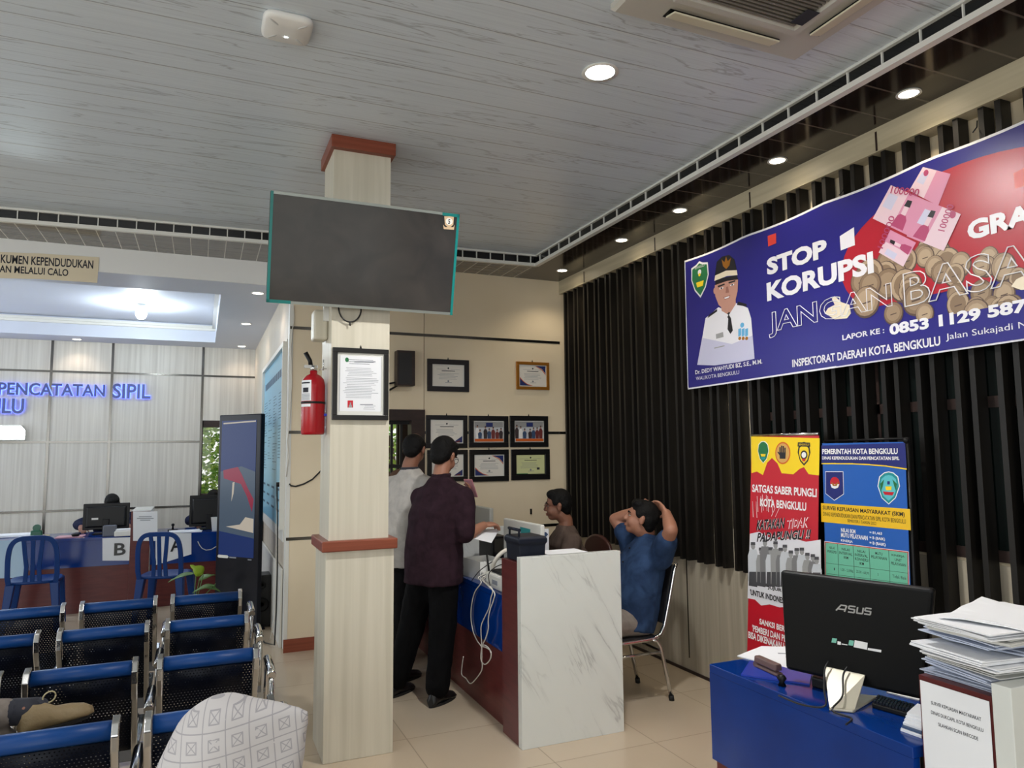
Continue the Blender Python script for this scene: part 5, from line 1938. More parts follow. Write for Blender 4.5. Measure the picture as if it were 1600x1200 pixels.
# portrait of an officer in white uniform
b = Flat('print_lav', 0, XBN)
w = .003
b.mat('print_lav').pl([z2(*p) for p in ((78, 1070), (100, 950), (112, 880), (165, 835), (200, 850), (236, 818), (285, 838), (298, 880), (305, 960), (312, 1045), (240, 1060), (150, 1072))], w)
b.mat('print_white').pl([z2(*p) for p in ((100, 960), (112, 880), (165, 835), (200, 850), (236, 818), (285, 838), (298, 880), (304, 950), (220, 985))], w + .0002)
b.mat('print_skin').pl([z2(*p) for p in ((178, 850), (172, 800), (234, 790), (236, 830), (210, 870))], w + .0003)
b.pl([z2(*p) for p in ((150, 745), (152, 790), (166, 826), (190, 845), (212, 845), (232, 815), (243, 770), (245, 722), (200, 728))], w + .0004)
b.mat(mat('print_skin_dark', S(150, 100, 88), .4)).pl([z2(*p) for p in ((183, 795), (214, 785), (210, 798), (192, 804))], w + .0006)
b.pl([z2(*p) for p in ((196, 752), (204, 750), (209, 775), (194, 778))], w + .0005)
b.mat('print_black').pl([z2(*p) for p in ((162, 748), (190, 738), (191, 744), (163, 755))], w + .0006)
b.pl([z2(*p) for p in ((206, 733), (234, 724), (234, 731), (207, 739))], w + .0006)
for q_ in ((177, 758), (221, 744)):
    b.mat('print_white').el(*z2(*q_), 3.4, 1.5, w + .0006, 12)
    b.mat('print_black').el(*z2(*q_), 1.3, 1.4, w + .0007, 10)
b.mat('print_skin').el(*z2(150, 768), 2.2, 5, w + .0003, 12)
b.mat('print_white').pl([z2(*p) for p in ((187, 797), (211, 789), (207, 796), (193, 801))], w + .0008)
b.mat('print_black').pl([z2(*p) for p in ((150, 706), (158, 650), (180, 628), (208, 622), (230, 640), (241, 690))], w + .0004)
b.pl([z2(*p) for p in ((152, 745), (152, 722), (240, 704), (245, 722), (200, 728))], w + .0007)
b.mat('print_cream').pl([z2(*p) for p in ((148, 728), (152, 706), (196, 686), (240, 684), (243, 704), (200, 708))], w + .0008)
b.mat('gold').pl([z2(*p) for p in ((178, 640), (190, 652), (196, 628), (203, 648), (216, 634), (210, 664), (197, 680), (184, 668))], w + .0009)
b.mat('print_black').pl([z2(*p) for p in ((196, 866), (208, 854), (220, 864), (216, 880), (224, 930), (214, 944), (202, 925), (205, 882))], w + .0006)
b.mat('print_white').pl([z2(*p) for p in ((172, 846), (206, 866), (190, 896), (166, 852))], w + .0007)
b.pl([z2(*p) for p in ((236, 822), (208, 866), (224, 892), (244, 838))], w + .0007)
for sx in ((120, 880, 160, 852), (240, 826, 280, 832)):
    b.mat('print_black').pl([z2(sx[0], sx[1]), z2(sx[0] + 6, sx[1] - 14), z2(sx[2], sx[3] - 10), z2(sx[2], sx[3])], w + .0008)
for i in range(3):
    b.mat('print_cyan').pl([z2(246 + i * 14, 955), z2(258 + i * 14, 950), z2(258 + i * 14, 920), z2(246 + i * 14, 924)], w + .0008)
    b.mat('gold').el(*z2(252 + i * 14, 962), 2.4, 2.8, w + .0008, 10)
b.mat('print_cyan').el(*z2(262, 908), 3.2, 4, w + .0008, 12)
b.mat('photo_grey').pl([z2(*p) for p in ((155, 945), (184, 936), (186, 956), (156, 964))], w + .0008)
b.pl([z2(*p) for p in ((148, 1000), (190, 990), (190, 994), (148, 1004))], w + .0008)
b.build('officer_portrait', t)
b = Flat('print_white', 0, XBN)
u, v = b.q(*z2(89, 720))
emblem_shield(b, u, v, .118, .003, ('print_white', 'green_field', 'yellow_print'))
u2, v2 = b.q(*z2(89, 672))
b.mat('print_white').text('BENGKULU', u2 - .05, v2 - .005, u2 + .05, v2 + .012, .005)
b.mat('yellow_print').disc((u, v + .03, .005), .012, None, 10)
b.build('crest', t)
b = Flat('print_white', 0, XBN)
W_ = .006
b.tx('STOP', 1200, 431, 1292.5, 372, W_, bold=.05)
b.tx('KORUPSI', 1200, 471.5, 1365, 392, W_, bold=.045)
b.tx('GRA', 1514, 377, 1614, 316, W_, bold=.05)
b.tx('LAPOR KE :', 1317.6, 532, 1382.7, 511.5, W_, bold=.025)
b.tx('0853 1129 587', 1391.6, 524.5, 1606, 466, W_, bold=.045)
b.tx('INSPEKTORAT DAERAH KOTA BENGKULU', 1239.4, 574, 1470, 525, W_, bold=.025)
b.tx('Jalan Sukajadi N', 1479.7, 534, 1606, 501, W_)
b.tx('Dr. DEDY WAHYUDI BZ, S.E., M.M.', 1087.6, 586, 1192, 561, W_, bold=.02)
b.tx('WALIKOTA BENGKULU', 1088.7, 594.5, 1156, 578.5, W_)
b.build('lettering', t)
b = Flat('print_white', 0, XBN)
b.tx('JANGAN', 1203, 529, 1394, 441, .007, outline=.012, bold=.02)
b.tx('BASA', 1415, 481, 1620, 374, .007, outline=.012, bold=.02)
b.build('outline_lettering', t)
b = Flat('cable_black', 0, XBN)
for p in ((1170, 366), (1311, 305), (1520, 207)):
    u, v = b.q(*p)
    q = b.fr @ V((u, v, 0))
    b2 = MB('cable_black').tube([q, q + V((.03, 0, .03)), (3.12, q.y, q.z + .06)], .003, 6)
    b2.build('tie', t)
b.bm.free()

# red and yellow stand-up banner
def z4(x, y): return (1140 + x / 3, 660 + y / 3)
t = empty('banner_stand', (2.9, 3.12, 0), 'red and yellow stand-up banner SATGAS SABER PUNGLI leaning at the black slats', 'banner')
tl, tr_, bl, br_ = V((3.0, 3.375, 1.627)), V((3.0, 2.866, 1.62)), V((2.875, 3.375, .03)), V((2.875, 2.866, .03))
b = Sheet(mat('standee_red', S(190, 24, 42), .35), bl, br_, tr_, tl)
b.prism([(0, 0), (1, 0), (1, 1), (0, 1)], 0, .002)
b.build('cloth', t)
MB('chrome').box((2.84, 2.868, 0), (2.94, 3.39, .03)).cyl((3.0, 2.868, 1.63), (3.0, 3.38, 1.635), .008).build('bar_and_base', t)
MB('black_plastic').tube([(2.93, 3.12, .03), (3.012, 3.12, 1.62)], .008, 8).build('pole', t)
def UV(b, pts, w): return b.pl([z4(*p) for p in pts], w)
b = Sheet('yellow_print', bl, br_, tr_, tl)
UV(b, [(103, 66), (104, 238), (130, 230), (158, 246), (178, 188), (200, 165), (226, 190), (246, 236), (300, 240), (330, 214), (350, 205), (372, 238), (421, 243), (424, 68)], .003)
b.mat('print_white')
UV(b, [(97, 522), (140, 512), (180, 535), (240, 548), (300, 540), (360, 556), (429, 545), (431, 700), (300, 860), (236, 866), (190, 852), (150, 858), (120, 830), (86, 824)], .003)
b.build('colour_fields', t)
b = Sheet('photo_light', bl, br_, tr_, tl)
mat('photo_mid', S(120, 120, 122), .5)
mat('photo_deep', S(70, 70, 74), .5)
rnd = random.Random(3)
for i, (x, y) in enumerate(((112, 575), (150, 600), (168, 560), (195, 598), (218, 570), (243, 600), (262, 585), (290, 612), (318, 600), (342, 598), (368, 622), (394, 628), (412, 640))):
    w = .0034 + i * .0002
    b.mat(('photo_light', 'photo_grey', 'photo_mid')[i % 3])
    UV(b, [(x - 22, 745 + i * 3), (x - 24, y + 50), (x - 16, y + 20), (x + 16, y + 20), (x + 24, y + 50), (x + 22, 745 + i * 3)], w)
    b.mat('photo_deep')
    UV(b, [(x - 20, 765), (x - 18, 700), (x + 18, 700), (x + 20, 772)], w + .00005)
    b.mat('photo_grey').el(*z4(x, y + 6), 3.4, 5, w + .0001, 12)
    b.mat('photo_deep')
    UV(b, [(x - 11, y), (x - 10, y - 14), (x + 10, y - 14), (x + 11, y)], w + .00015)
b.mat('white_print')
b.build('group_photo', t)
b = Sheet('white_print', bl, br_, tr_, tl)
b.tx('SATGAS SABER PUNGLI', *z4(108, 326), *z4(411, 306), .004, bold=.03)
b.tx('KOTA BENGKULU', *z4(145, 392), *z4(362, 372), .004, bold=.03)
for i, (tx_, x0, y0, x1, y1) in enumerate((('SANKSI BER', 142, 945, 262, 985), ("'PEMBERI DAN PE", 108, 978, 268, 1028), ('BISA DIKENAKAN H', 90, 1010, 268, 1067))):
    b.tx(tx_, *z4(x0, y0), *z4(x1, y1 - 32), .004, bold=.03)
b.build('white_lettering', t)
b = Sheet('white_print', bl, br_, tr_, tl)
for m, w, bo in (('white_print', .0042, .06), ('print_black', .0048, .03)):
    b.mat(m)
    b.tx('KATAKAN', *z4(128, 506), *z4(263, 474), w, bold=bo, shear=.25, slope=.05)
    b.tx('PADAPUNGLI !!', *z4(130, 560), *z4(384, 553), w, bold=bo, shear=.25, slope=.05)
b.mat('white_print').tx('TIDAK', *z4(272, 498), *z4(378, 462), .0042, bold=.055, shear=.25, slope=.05)
b.mat('red_print').tx('TIDAK', *z4(272, 498), *z4(378, 462), .0048, bold=.01, shear=.25, slope=.05)
b.mat('print_black').tx("'JUJUR ADIL TEGAS'", *z4(180, 782), *z4(400, 813), .0048, bold=.03)
b.tx("'UNTUK INDONESI", *z4(98, 808), *z4(262, 820), .0048, bold=.03)
b.build('slogan_lettering', t)
b = Sheet('white_print', bl, br_, tr_, tl)
for i, p in enumerate(((118, 370), (140, 345), (165, 338), (190, 345), (225, 400))):
    q0, q1 = z4(*p), z4(p[0] + (4 if i < 4 else -18), p[1] + 75 if i < 4 else p[1] + 40)
    a_, c_ = b.q(*q0), b.q(*q1)
    dx, dy = c_[0] - a_[0], c_[1] - a_[1]
    for sx in (-.03, .03):
        b.poly([(a_[0] + sx - .003, a_[1], .0036), (a_[0] + sx + .003, a_[1], .0036), (c_[0] + sx + .003, c_[1], .0036), (c_[0] + sx - .003, c_[1], .0036)])
b.build('hand_outline', t)
b = Sheet('green_field', bl, br_, tr_, tl)
def shield(b, cx_, cy_, rx, ry, w):
    b.pl([(cx_ + rx * x, cy_ - ry * y) for x, y in ((-.8, .7), (-.4, .95), (0, 1.02), (.4, .95), (.8, .7), (.95, .1), (.6, -.65), (0, -1.05), (-.6, -.65), (-.95, .1))], w)
c = z4(160, 138)
shield(b.mat('white_print'), c[0], c[1], 9.2, 17, .0036)
shield(b.mat('green_field'), c[0], c[1], 8.4, 15.8, .004)
b.mat('yellow_print').pl([(c[0] - 4, c[1] + 3), (c[0] + 4, c[1] + 3), (c[0] + 3, c[1] + 7), (c[0] - 3, c[1] + 7)], .0044)
b.mat('teal_print').pl([(c[0] - 4, c[1] + 8), (c[0] + 4, c[1] + 8), (c[0] + 2, c[1] + 12), (c[0] - 2, c[1] + 12)], .0044)
c = z4(251, 141)
b.mat('orange_print').el(c[0], c[1], 12, 17.5, .0036)
b.mat(mat('tan_print', S(206, 160, 90), .5)).el(c[0], c[1], 10.4, 15.2, .004)
b.mat('print_black')
b.pl([(c[0] - 4.5, c[1] + 9), (c[0] + 4.5, c[1] + 9), (c[0] + 5, c[1] - 1), (c[0] - 5, c[1] - 1)], .0044)
for i, h in enumerate((9, 11.5, 11, 8.5)):
    x = c[0] - 4 + i * 2.6
    b.pl([(x - 1, c[1] - 1), (x + 1, c[1] - 1), (x + 1, c[1] - h), (x - 1, c[1] - h)], .0044)
b.pl([(c[0] - 4.5, c[1] + 4), (c[0] - 8, c[1] - 1), (c[0] - 7, c[1] - 2.4), (c[0] - 4, c[1] + .6)], .0044)
c = z4(351, 142)
shield(b.mat('print_black'), c[0], c[1], 10.5, 18, .0036)
shield(b.mat('yellow_print'), c[0], c[1] + 1, 8.4, 14, .004)
b.mat('print_black').pl([(c[0] - 10, c[1] - 11), (c[0] - 9.5, c[1] - 17.5), (c[0] + 9.5, c[1] - 17.5), (c[0] + 10, c[1] - 11)], .0044)
b.mat('yellow_print').tx('BENGKULU', c[0] - 8, c[1] - 12.5, c[0] + 8, c[1] - 16, .0048)
b.mat('print_black').el(c[0], c[1] + 2, 5.5, 7, .0044)
b.mat('white_print').el(c[0], c[1] + 2, 3.6, 4.6, .0048)
b.mat('red_print').pl([(c[0] - 3, c[1] + 8), (c[0] + 3, c[1] + 8), (c[0] + 2, c[1] + 12), (c[0] - 2, c[1] + 12)], .0048)
b.build('crests', t)

# blue stand-up banner
t = empty('banner_stand', (2.97, 2.6, 0), 'blue stand-up banner PEMERINTAH KOTA BENGKULU with a green table, behind the black computer', 'banner')
tl, tr_, bl, br_ = V((3.0, 2.848, 1.579)), V((3.0, 2.362, 1.579)), V((2.955, 2.848, .02)), V((2.955, 2.362, .02))
b = Sheet(mat('standee_blue', S(28, 92, 178), .35), bl, br_, tr_, tl)
b.prism([(0, 0), (1, 0), (1, 1), (0, 1)], 0, .002)
b.build('cloth', t)
b = MB('black_plastic')
b.box((2.93, 2.36, 0), (3.03, 2.84, .02))
b.tube([(2.985, 2.36, .02), (3.012, 2.357, 1.6)], .009, 8)
b.tube([(2.985, 2.846, .02), (3.012, 2.846, 1.59)], .006, 8)
b.tube([(3.012, 2.357, 1.595), (3.012, 2.846, 1.59)], .006, 8)
b.ell((3.005, 2.36, 1.585), .014)
b.build('stand_frame', t)
b = Sheet(mat('navy_head', S(24, 34, 110), .35), bl, br_, tr_, tl)
head = [(x, y) for x, y in ((433, 196), (500, 196), (580, 197), (660, 201), (740, 208), (833, 222))]
UV(b, [(433, 108), (432, 108)] + head + [(825, 96)], .003)
b.mat('yellow_print')
for (x0, y0), (x1, y1) in zip(head, head[1:]):
    UV(b, [(x0, y0), (x1, y1), (x1, y1 - 6), (x0, y0 - 5)], .0034)
b.mat(mat('standee_yellow', S(236, 190, 34), .4))
UV(b, [(430, 378), (848, 406), (852, 506), (432, 466)], .003)
b.build('colour_fields', t)
b = Sheet('white_print', bl, br_, tr_, tl)
b.tx('PEMERINTAH KOTA BENGKULU', *z4(437, 149), *z4(790, 121), .004, bold=.03)
b.tx('DINAS KEPENDUDUKAN DAN PENCATATAN SIPIL', *z4(437, 174), *z4(798, 160), .004, bold=.03)
for tx_, x0, y0, x1, y1 in (('NILAI IKM', 525, 513, 592, 502), ('= 81,463', 659, 523, 717, 515), ('MUTU PELAYANAN', 525, 537, 650, 532), ('= B (BAIK)', 659, 549, 731, 541), ('KINERJA', 525, 561, 580, 554), ('= B (BAIK)', 659, 574, 734, 566)):
    b.tx(tx_, *z4(x0, y0), *z4(x1, y1), .004, bold=.03)
b.mat('print_black')
b.tx('SURVEI KEPUASAN MASYARAKAT (SKM)', *z4(440, 413), *z4(823, 421), .004, bold=.02)
b.tx('DINAS KEPENDUDUKAN DAN PENCATATAN SIPIL KOTA BENGKULU', *z4(442, 437), *z4(828, 454), .004)
b.tx('SEMESTER I TAHUN 2022', *z4(555, 467), *z4(690, 467), .004)
b.build('lettering', t)
b = Sheet('white_print', bl, br_, tr_, tl)
UV(b, [(446, 556), (842, 605), (848, 1000), (452, 940)], .003)
b.mat('red_print')
UV(b, [(448, 559), (840, 607), (846, 1000), (454, 940)], .0032)
b.mat(mat('table_green', S(110, 190, 160), .45))
UV(b, [(452, 563), (836, 611), (842, 1000), (458, 940)], .0036)
b.build('table_field', t)
b = Sheet('print_black', bl, br_, tr_, tl)
def TB(u, v): return (452 + (836 - 452) * u + 8 * v, 563 + 48 * u + 190 * v)
for u in (.145, .335, .53, .77):
    UV(b, [TB(u, 0), TB(u + .005, 0), TB(u + .005, 1.6), TB(u, 1.6)], .004)
for v in (.5, .76, 1.02):
    UV(b, [TB(0, v), TB(1, v), TB(1, v + .008), TB(0, v + .008)], .004)
cols = (.01, .155, .345, .545, .785)
hd = (('NILAI', 'PERSEPSI'), ('NILAI', 'INTERVAL', 'IKM'), ('NILAI', 'INTERVAL', 'KONVERSI', 'IKM'), ('MUTU', 'PELAYANAN'), ('KINERJA', 'UNIT', 'PELAYANAN'))
wds = (.12, .17, .17, .2, .19)
for u, ls, wd in zip(cols, hd, wds):
    for i, s_ in enumerate(ls):
        wd_ = wd * min(1, len(s_) / 8)
        o_ = (wd - wd_) / 2
        p0, p1 = TB(u + .01 + o_, .14 + i * .1), TB(u + wd_ + o_, .08 + i * .1)
        b.tx(s_, *z4(*p0), *z4(*p1), .004, bold=.01)
for r, row in enumerate((('1', '1,00 - 2,5996', '25,00 - 64,99', 'D', 'Tidak Baik'), ('2', '2,60 - 3,064', '65,00 - 76,60', 'C', 'Kurang Baik'))):
    for c_, (u, s_, wd) in enumerate(zip(cols, row, wds)):
        k_ = .06 if len(s_) < 2 else 0
        p0, p1 = TB(u + .02 + k_, .66 + r * .25), TB(u + (wd if not k_ else .03 + k_), .6 + r * .25)
        b.tx(s_, *z4(*p0), *z4(*p1), .004)
b.build('table_print', t)
b = Sheet('white_print', bl, br_, tr_, tl)
c = z4(493, 295)
def house(b, s_, w): b.pl([(c[0] - 14 * s_, c[1] - 22 * s_), (c[0] + 14 * s_, c[1] - 22 * s_), (c[0] + 15 * s_, c[1] + 14 * s_), (c[0], c[1] + 24 * s_), (c[0] - 14 * s_, c[1] + 13 * s_)], w)
house(b.mat('white_print'), 1.0, .003)
house(b.mat('navy_head'), .95, .0034)
b.mat('red_print').el(c[0] + 1, c[1] - 4, 7.5, 9, .0038)
b.mat('white_print').pl([(c[0] - 6, c[1] - 2), (c[0] + 8, c[1] - 2), (c[0] + 6, c[1] + 3.5), (c[0] + 1, c[1] + 5.4), (c[0] - 4, c[1] + 3.5)], .0042)
b.mat('gold').pl([(c[0] - 5, c[1] - 6), (c[0] + 1, c[1] - 1), (c[0] + 7, c[1] - 6), (c[0] + 4, c[1] + 1), (c[0] - 2, c[1] + 1)], .0046)
c = z4(748, 306)
shield(b.mat('white_print'), c[0], c[1], 18.5, 25, .003)
shield(b.mat('teal_print'), c[0], c[1], 17, 23.5, .0034)
shield(b.mat(mat('aqua_print', S(90, 190, 200), .5)), c[0], c[1], 14, 19.5, .0038)
b.mat('green_field').pl([(c[0] - 12, c[1] + 6), (c[0] - 13, c[1] - 6), (c[0] - 7, c[1] - 13), (c[0] - 9, c[1] - 2)], .0042)
b.pl([(c[0] + 12, c[1] + 6), (c[0] + 13, c[1] - 6), (c[0] + 6, c[1] - 13), (c[0] + 9, c[1] - 2)], .0042)
b.mat('yellow_print').pl([(c[0] - 5, c[1] - 2), (c[0] + 5, c[1] - 2), (c[0] + 4, c[1] + 4), (c[0] - 4, c[1] + 4)], .0044)
b.mat('red_print').pl([(c[0] - 9, c[1] + 6), (c[0] + 9, c[1] + 7), (c[0] + 6, c[1] + 12), (c[0] - 6, c[1] + 11)], .0044)
b.mat('navy_head').pl([(c[0] - 2, c[1] - 5), (c[0] + 2, c[1] - 5), (c[0] + 2, c[1] - 10), (c[0] - 2, c[1] - 10)], .0044)
b.build('crests', t)
# ---------------------------------------------------------------- people
mat('skin_a', S(156, 108, 86), .5)
mat('skin_b', S(138, 94, 74), .5)
mat('hair_black', S(10, 9, 9), .7, spec=.2, bump=(60, .6))
mat('eye_white', S(225, 220, 214), .3)
mat('iris', S(26, 18, 14), .2)
mat('lip', S(140, 82, 70), .5)
mat('shoe_black', S(18, 18, 19), .4)


def cloth(name, c1, c2, scale=14, rough=.85):
    k = NT(name, Roughness=rough)
    k.b.inputs['Specular IOR Level'].default_value = .12
    n = k.noise(k.map((1, 1, 1)), scale, 5, .6)
    k.link(k.ramp(n, [(.35, c1), (.65, c2)]), 'Base Color')
    n2 = k.noise(k.map((1, 1, .45)), 9, 3, 1.2)
    k.bump(n2, .45, .03)
    return k.m


cloth('shirt_maroon', S(38, 24, 31), S(50, 33, 42))
cloth('shirt_grey', S(168, 164, 160), S(186, 182, 177))
cloth('shirt_brown', S(86, 72, 66), S(98, 84, 76))
cloth('shirt_indigo', S(32, 48, 76), S(50, 72, 106), 9)
cloth('trouser_black', S(6, 6, 8), S(10, 10, 12))
cloth('trouser_grey', S(120, 112, 106), S(138, 130, 122))
cloth('trouser_pale', S(170, 162, 146), S(186, 178, 162))
cloth('jacket_navy', S(18, 24, 48), S(28, 34, 62))
cloth('scarf_brown', S(92, 70, 58), S(108, 84, 70))
cloth('cuff_white', S(196, 198, 206), S(212, 214, 220))
CL = D.textures.new('folds', 'CLOUDS')
CL.noise_scale = .11


def rot3(a, b, c):
    m = M.Identity(3)
    for i in range(3):
        m[i][0], m[i][1], m[i][2] = a[i], b[i], c[i]
    return m


def head_frame(fwd, up):
    f = V(fwd).normalized()
    r = f.cross(V(up)).normalized()
    u = r.cross(f)
    return r, f, u


def head(b, c, fwd, up, s=1.0):
    """skull, jaw, nose, brow, ears as overlapping masses"""
    r, f, u = head_frame(fwd, up)
    R = rot3(r, f, u)
    c = V(c)
    P = lambda x, y, z: c + (r * x + f * y + u * z) * s
    E = lambda p, q: b.ell(P(*p), tuple(k * s for k in q), R, 18, 12)
    E((0, -.008, .03), (.073, .092, .084))
    E((0, .022, -.03), (.061, .066, .08))
    E((0, .046, -.082), (.036, .036, .028))
    E((.03, .055, -.035), (.028, .028, .036))
    E((-.03, .055, -.035), (.028, .028, .036))
    E((0, .074, .022), (.046, .016, .011))
    b.caps([(P(0, .085, .012), .008 * s), (P(0, .102, -.022), .012 * s)], 10)
    E((0, .098, -.027), (.017, .015, .010))
    E((0, .083, -.056), (.022, .013, .006))
    E((0, .082, -.066), (.019, .013, .007))
    for sx in (-1, 1):
        E((sx * .075, -.008, -.008), (.010, .019, .031))
        E((sx * .082, -.014, .006), (.006, .014, .016))
    return P, R


def face_parts(t, c, fwd, up, s=1.0, brows=True):
    r, f, u = head_frame(fwd, up)
    R = rot3(r, f, u)
    P = lambda x, y, z: V(c) + (r * x + f * y + u * z) * s
    for sx in (-1, 1):
        b = MB('eye_white').ell(P(sx * .031, .0755, .003), (.0115 * s, .0085 * s, .0038 * s), R, 12, 8)
        e = b.build('eye', t)
        MB('iris').ell(P(sx * .031, .0845, .003), (.0052 * s, .003 * s, .0038 * s), R, 10, 6).build('iris', e)
    if brows:
        b = MB('hair_black')
        b.caps([(P(.014, .089, .022), .004 * s), (P(.033, .087, .028), .0045 * s), (P(.05, .076, .022), .003 * s)], 8)
        b.build('eyebrow', t)
        b = MB('hair_black')
        b.caps([(P(-.014, .089, .022), .004 * s), (P(-.033, .087, .028), .0045 * s), (P(-.05, .076, .022), .003 * s)], 8)
        b.build('eyebrow', t)
    b = MB('lip').ell(P(0, .0945, -.0565), (.018 * s, .003 * s, .004 * s), R, 12, 6).ell(P(0, .093, -.066), (.016 * s, .004 * s, .005 * s), R, 12, 6)
    b.build('lips', t)


def hair(t, c, fwd, up, s=1.0, kind='short', m='hair_black'):
    r, f, u = head_frame(fwd, up)
    R = rot3(r, f, u)
    P = lambda x, y, z: V(c) + (r * x + f * y + u * z) * s
    b = MB(m)
    E = lambda p, q: b.ell(P(*p), tuple(k * s for k in q), R, 18, 12)
    if kind == 'bald':
        E((0, -.022, .034), (.079, .092, .071))
    else:
        E((0, -.018, .048), (.079, .094, .082))
        E((0, .03, .088), (.058, .052, .036))
    E((0, -.045, .012), (.078, .066, .075))
    E((0, -.06, -.03), (.060, .045, .05))
    for sx in (-1, 1):
        E((sx * .066, .012, .03), (.014, .03, .03))
    if kind == 'fringe':
        E((.02, .036, .086), (.05, .036, .03))
        E((-.03, .03, .09), (.04, .04, .03))
        E((0, -.08, .03), (.06, .04, .07))
    o = b.build('hair', t, remesh=.006, smooth=3)
    d = o.modifiers.new('strands', 'DISPLACE')
    d.texture = CL
    d.strength = .006
    d.mid_level = .5
    return o


def hand(b, w, d, n, ts=1, curl=.35, s=.95, spread=.1, curls=None):
    """palm, four jointed fingers of different length, and a thumb leaving the side of the palm"""
    d, n = V(d).normalized(), V(n)
    n = (n - d * n.dot(d)).normalized()
    lt = d.cross(n) * ts
    R = rot3(d, lt, n)
    w = V(w)
    b.ell(w + d * .048 * s, (.052 * s, .040 * s, .017 * s), R, 14, 10)
    b.ell(w + (d * .07) * s, (.032 * s, .041 * s, .014 * s), R, 14, 10)
    for i, ln in enumerate((.070, .079, .073, .056)):
        o = (.0295 - .0197 * i)
        p = w + (d * .088 + lt * o - d * (.008 if i in (0, 3) else 0)) * s
        a = spread * (1 - i * .67)
        dr = (d * cos(a) + lt * sin(a) * .6).normalized()
        ch = [(p, .0098 * s)]
        ang = 0
        cc = curls[i] if curls else curl
        for q, fr_ in enumerate((.46, .31, .23)):
            ang += cc * (1.0, 1.15, .8)[q]
            p = p + (dr * cos(ang) + n * sin(ang)) * ln * fr_ * s
            ch.append((p, (.0092, .0084, .0075)[q] * s))
        b.caps(ch, 10)
    p = w + (d * .022 + lt * .030 + n * .004) * s
    td = (d * .62 + lt * .66 + n * .42).normalized()
    td2 = (d * .86 + lt * .25 + n * .45).normalized()
    b.caps([(w + (d * .012 + lt * .016) * s, .015 * s), (p + td * .022 * s, .0125 * s), (p + td * .05 * s, .0105 * s), (p + td * .05 * s + td2 * .028 * s, .0088 * s)], 10)


def stations(b, st, n=28, e=2.5):
    R = []
    for c, lat, frn, rx, ry in st:
        lat, frn = V(lat).normalized(), V(frn).normalized()
        ring = []
        for i in range(n):
            a = 2 * pi * i / n
            k_ = (abs(cos(a)) ** e + abs(sin(a)) ** e) ** (-1 / e)
            ring.append(V(c) + lat * rx * k_ * cos(a) + frn * ry * k_ * sin(a))
        R.append(ring)
    b.rings(R)


def fold(o, strength=.012):
    d = o.modifiers.new('folds', 'DISPLACE')
    d.texture = CL
    d.strength = strength
    d.mid_level = .5
    return o


def shoe(t, heel, toe, m='shoe_black', h=.075, name='shoe', up=(0, 0, 1), s=1.0):
    heel, toe = V(heel), V(toe)
    d = (toe - heel)
    L = d.length
    d.normalize()
    u = V(up)
    u = (u - d * u.dot(d)).normalized()
    l = d.cross(u)
    b = MB(m)
    def rg(k_, wd, hh):
        R = []
        for i in range(16):
            a = 2 * pi * i / 16
            y = hh * .5 + hh * .5 * sin(a)
            R.append(heel + d * L * k_ + l * wd * cos(a) * (1 if sin(a) < .3 else .8) + u * max(y, 0))
        return R
    b.rings([rg(.0, .018, .045), rg(.03, .032, .075), rg(.18, .037, h + .02), rg(.34, .036, h + .015), rg(.5, .040, h - .01), rg(.72, .046, .055), rg(.9, .040, .042), rg(1.0, .018, .026)])
    o = b.build(name, t)
    b = MB('rubber')
    R = []
    for z in (0, .014):
        ring = []
        for i in range(24):
            a = 2 * pi * i / 24
            k_ = .5 + .5 * cos(a)
            wd = .038 + .010 * k_
            ring.append(heel + d * (L * .5 + (L * .5 + .006) * cos(a)) + l * wd * sin(a) * (1 if abs(cos(a)) < .9 else .9) + u * z)
        R.append(ring)
    b.rings(R, smooth=False)
    b.build('sole', o)
    return o


def glasses(t, c, fwd, up, s=1.0, m='black_plastic'):
    r, f, u = head_frame(fwd, up)
    P = lambda x, y, z: V(c) + (r * x + f * y + u * z) * s
    b = MB(m)
    for sx in (-1, 1):
        b.tube([P(sx * .034 + .023 * cos(a), .100 - .006 * abs(cos(a) * sx + 1) * .5, .001 + .019 * sin(a)) for a in [2 * pi * i / 20 for i in range(21)]], .0018 * s, 6)
        b.tube([P(sx * .058, .096, .006), P(sx * .078, .05, .008), P(sx * .084, -.01, .006), P(sx * .082, -.03, -.01)], .0016 * s, 6)
    b.tube([P(-.011, .104, .004), P(0, .106, .007), P(.011, .104, .004)], .0018 * s, 6)
    return b.build('glasses', t)


def person_body(name, label, mb, group=None):
    return mb.build(name, None, label, 'person', group, remesh=.0062, smooth=3)


Z = V((0, 0, 1))

# ---- man in dark maroon shirt, standing at the middle desk, reading
fw = V((.82, .57, 0)).normalized()
rt = fw.cross(Z)
hc, nk = V((1.485, 4.60, 1.525)), V((1.455, 4.575, 1.385))
hf, hu = V((.72, .58, -.40)), V((.26, .2, .94))
pel = V((1.40, 4.56, .83))
shR, shL = nk + rt * .175 + V((0, 0, -.125)), nk - rt * .168 + V((0, 0, -.14))
elR, wrR = V((1.545, 4.36, 1.02)), V((1.70, 4.44, 1.075))
elL, wrL = V((1.46, 4.82, 1.04)), V((1.695, 4.84, 1.205))
b = MB('skin_a')
head(b, hc, hf, hu, .97)
b.caps([(nk - fw * .015 - Z * .05, .062), (nk + Z * .03, .054), (hc - hu * .06, .052)])
stations(b, [(pel, rt, fw, .12, .08), (pel + Z * .25, rt, fw, .12, .08), (nk - Z * .12, rt, fw, .14, .08), (nk - Z * .03, rt, fw, .06, .05)])
for s_, e, w_ in ((shR, elR, wrR), (shL, elL, wrL)):
    b.caps([(s_, .045), (e, .042), (e.lerp(w_, .35), .041), (w_, .027)])
hand(b, wrR, V((.9, .25, .05)), V((.1, .2, -1)), 1, .45)
hand(b, wrL, V((.55, -.1, .8)), V((-.75, -.1, .5)), -1, .55)
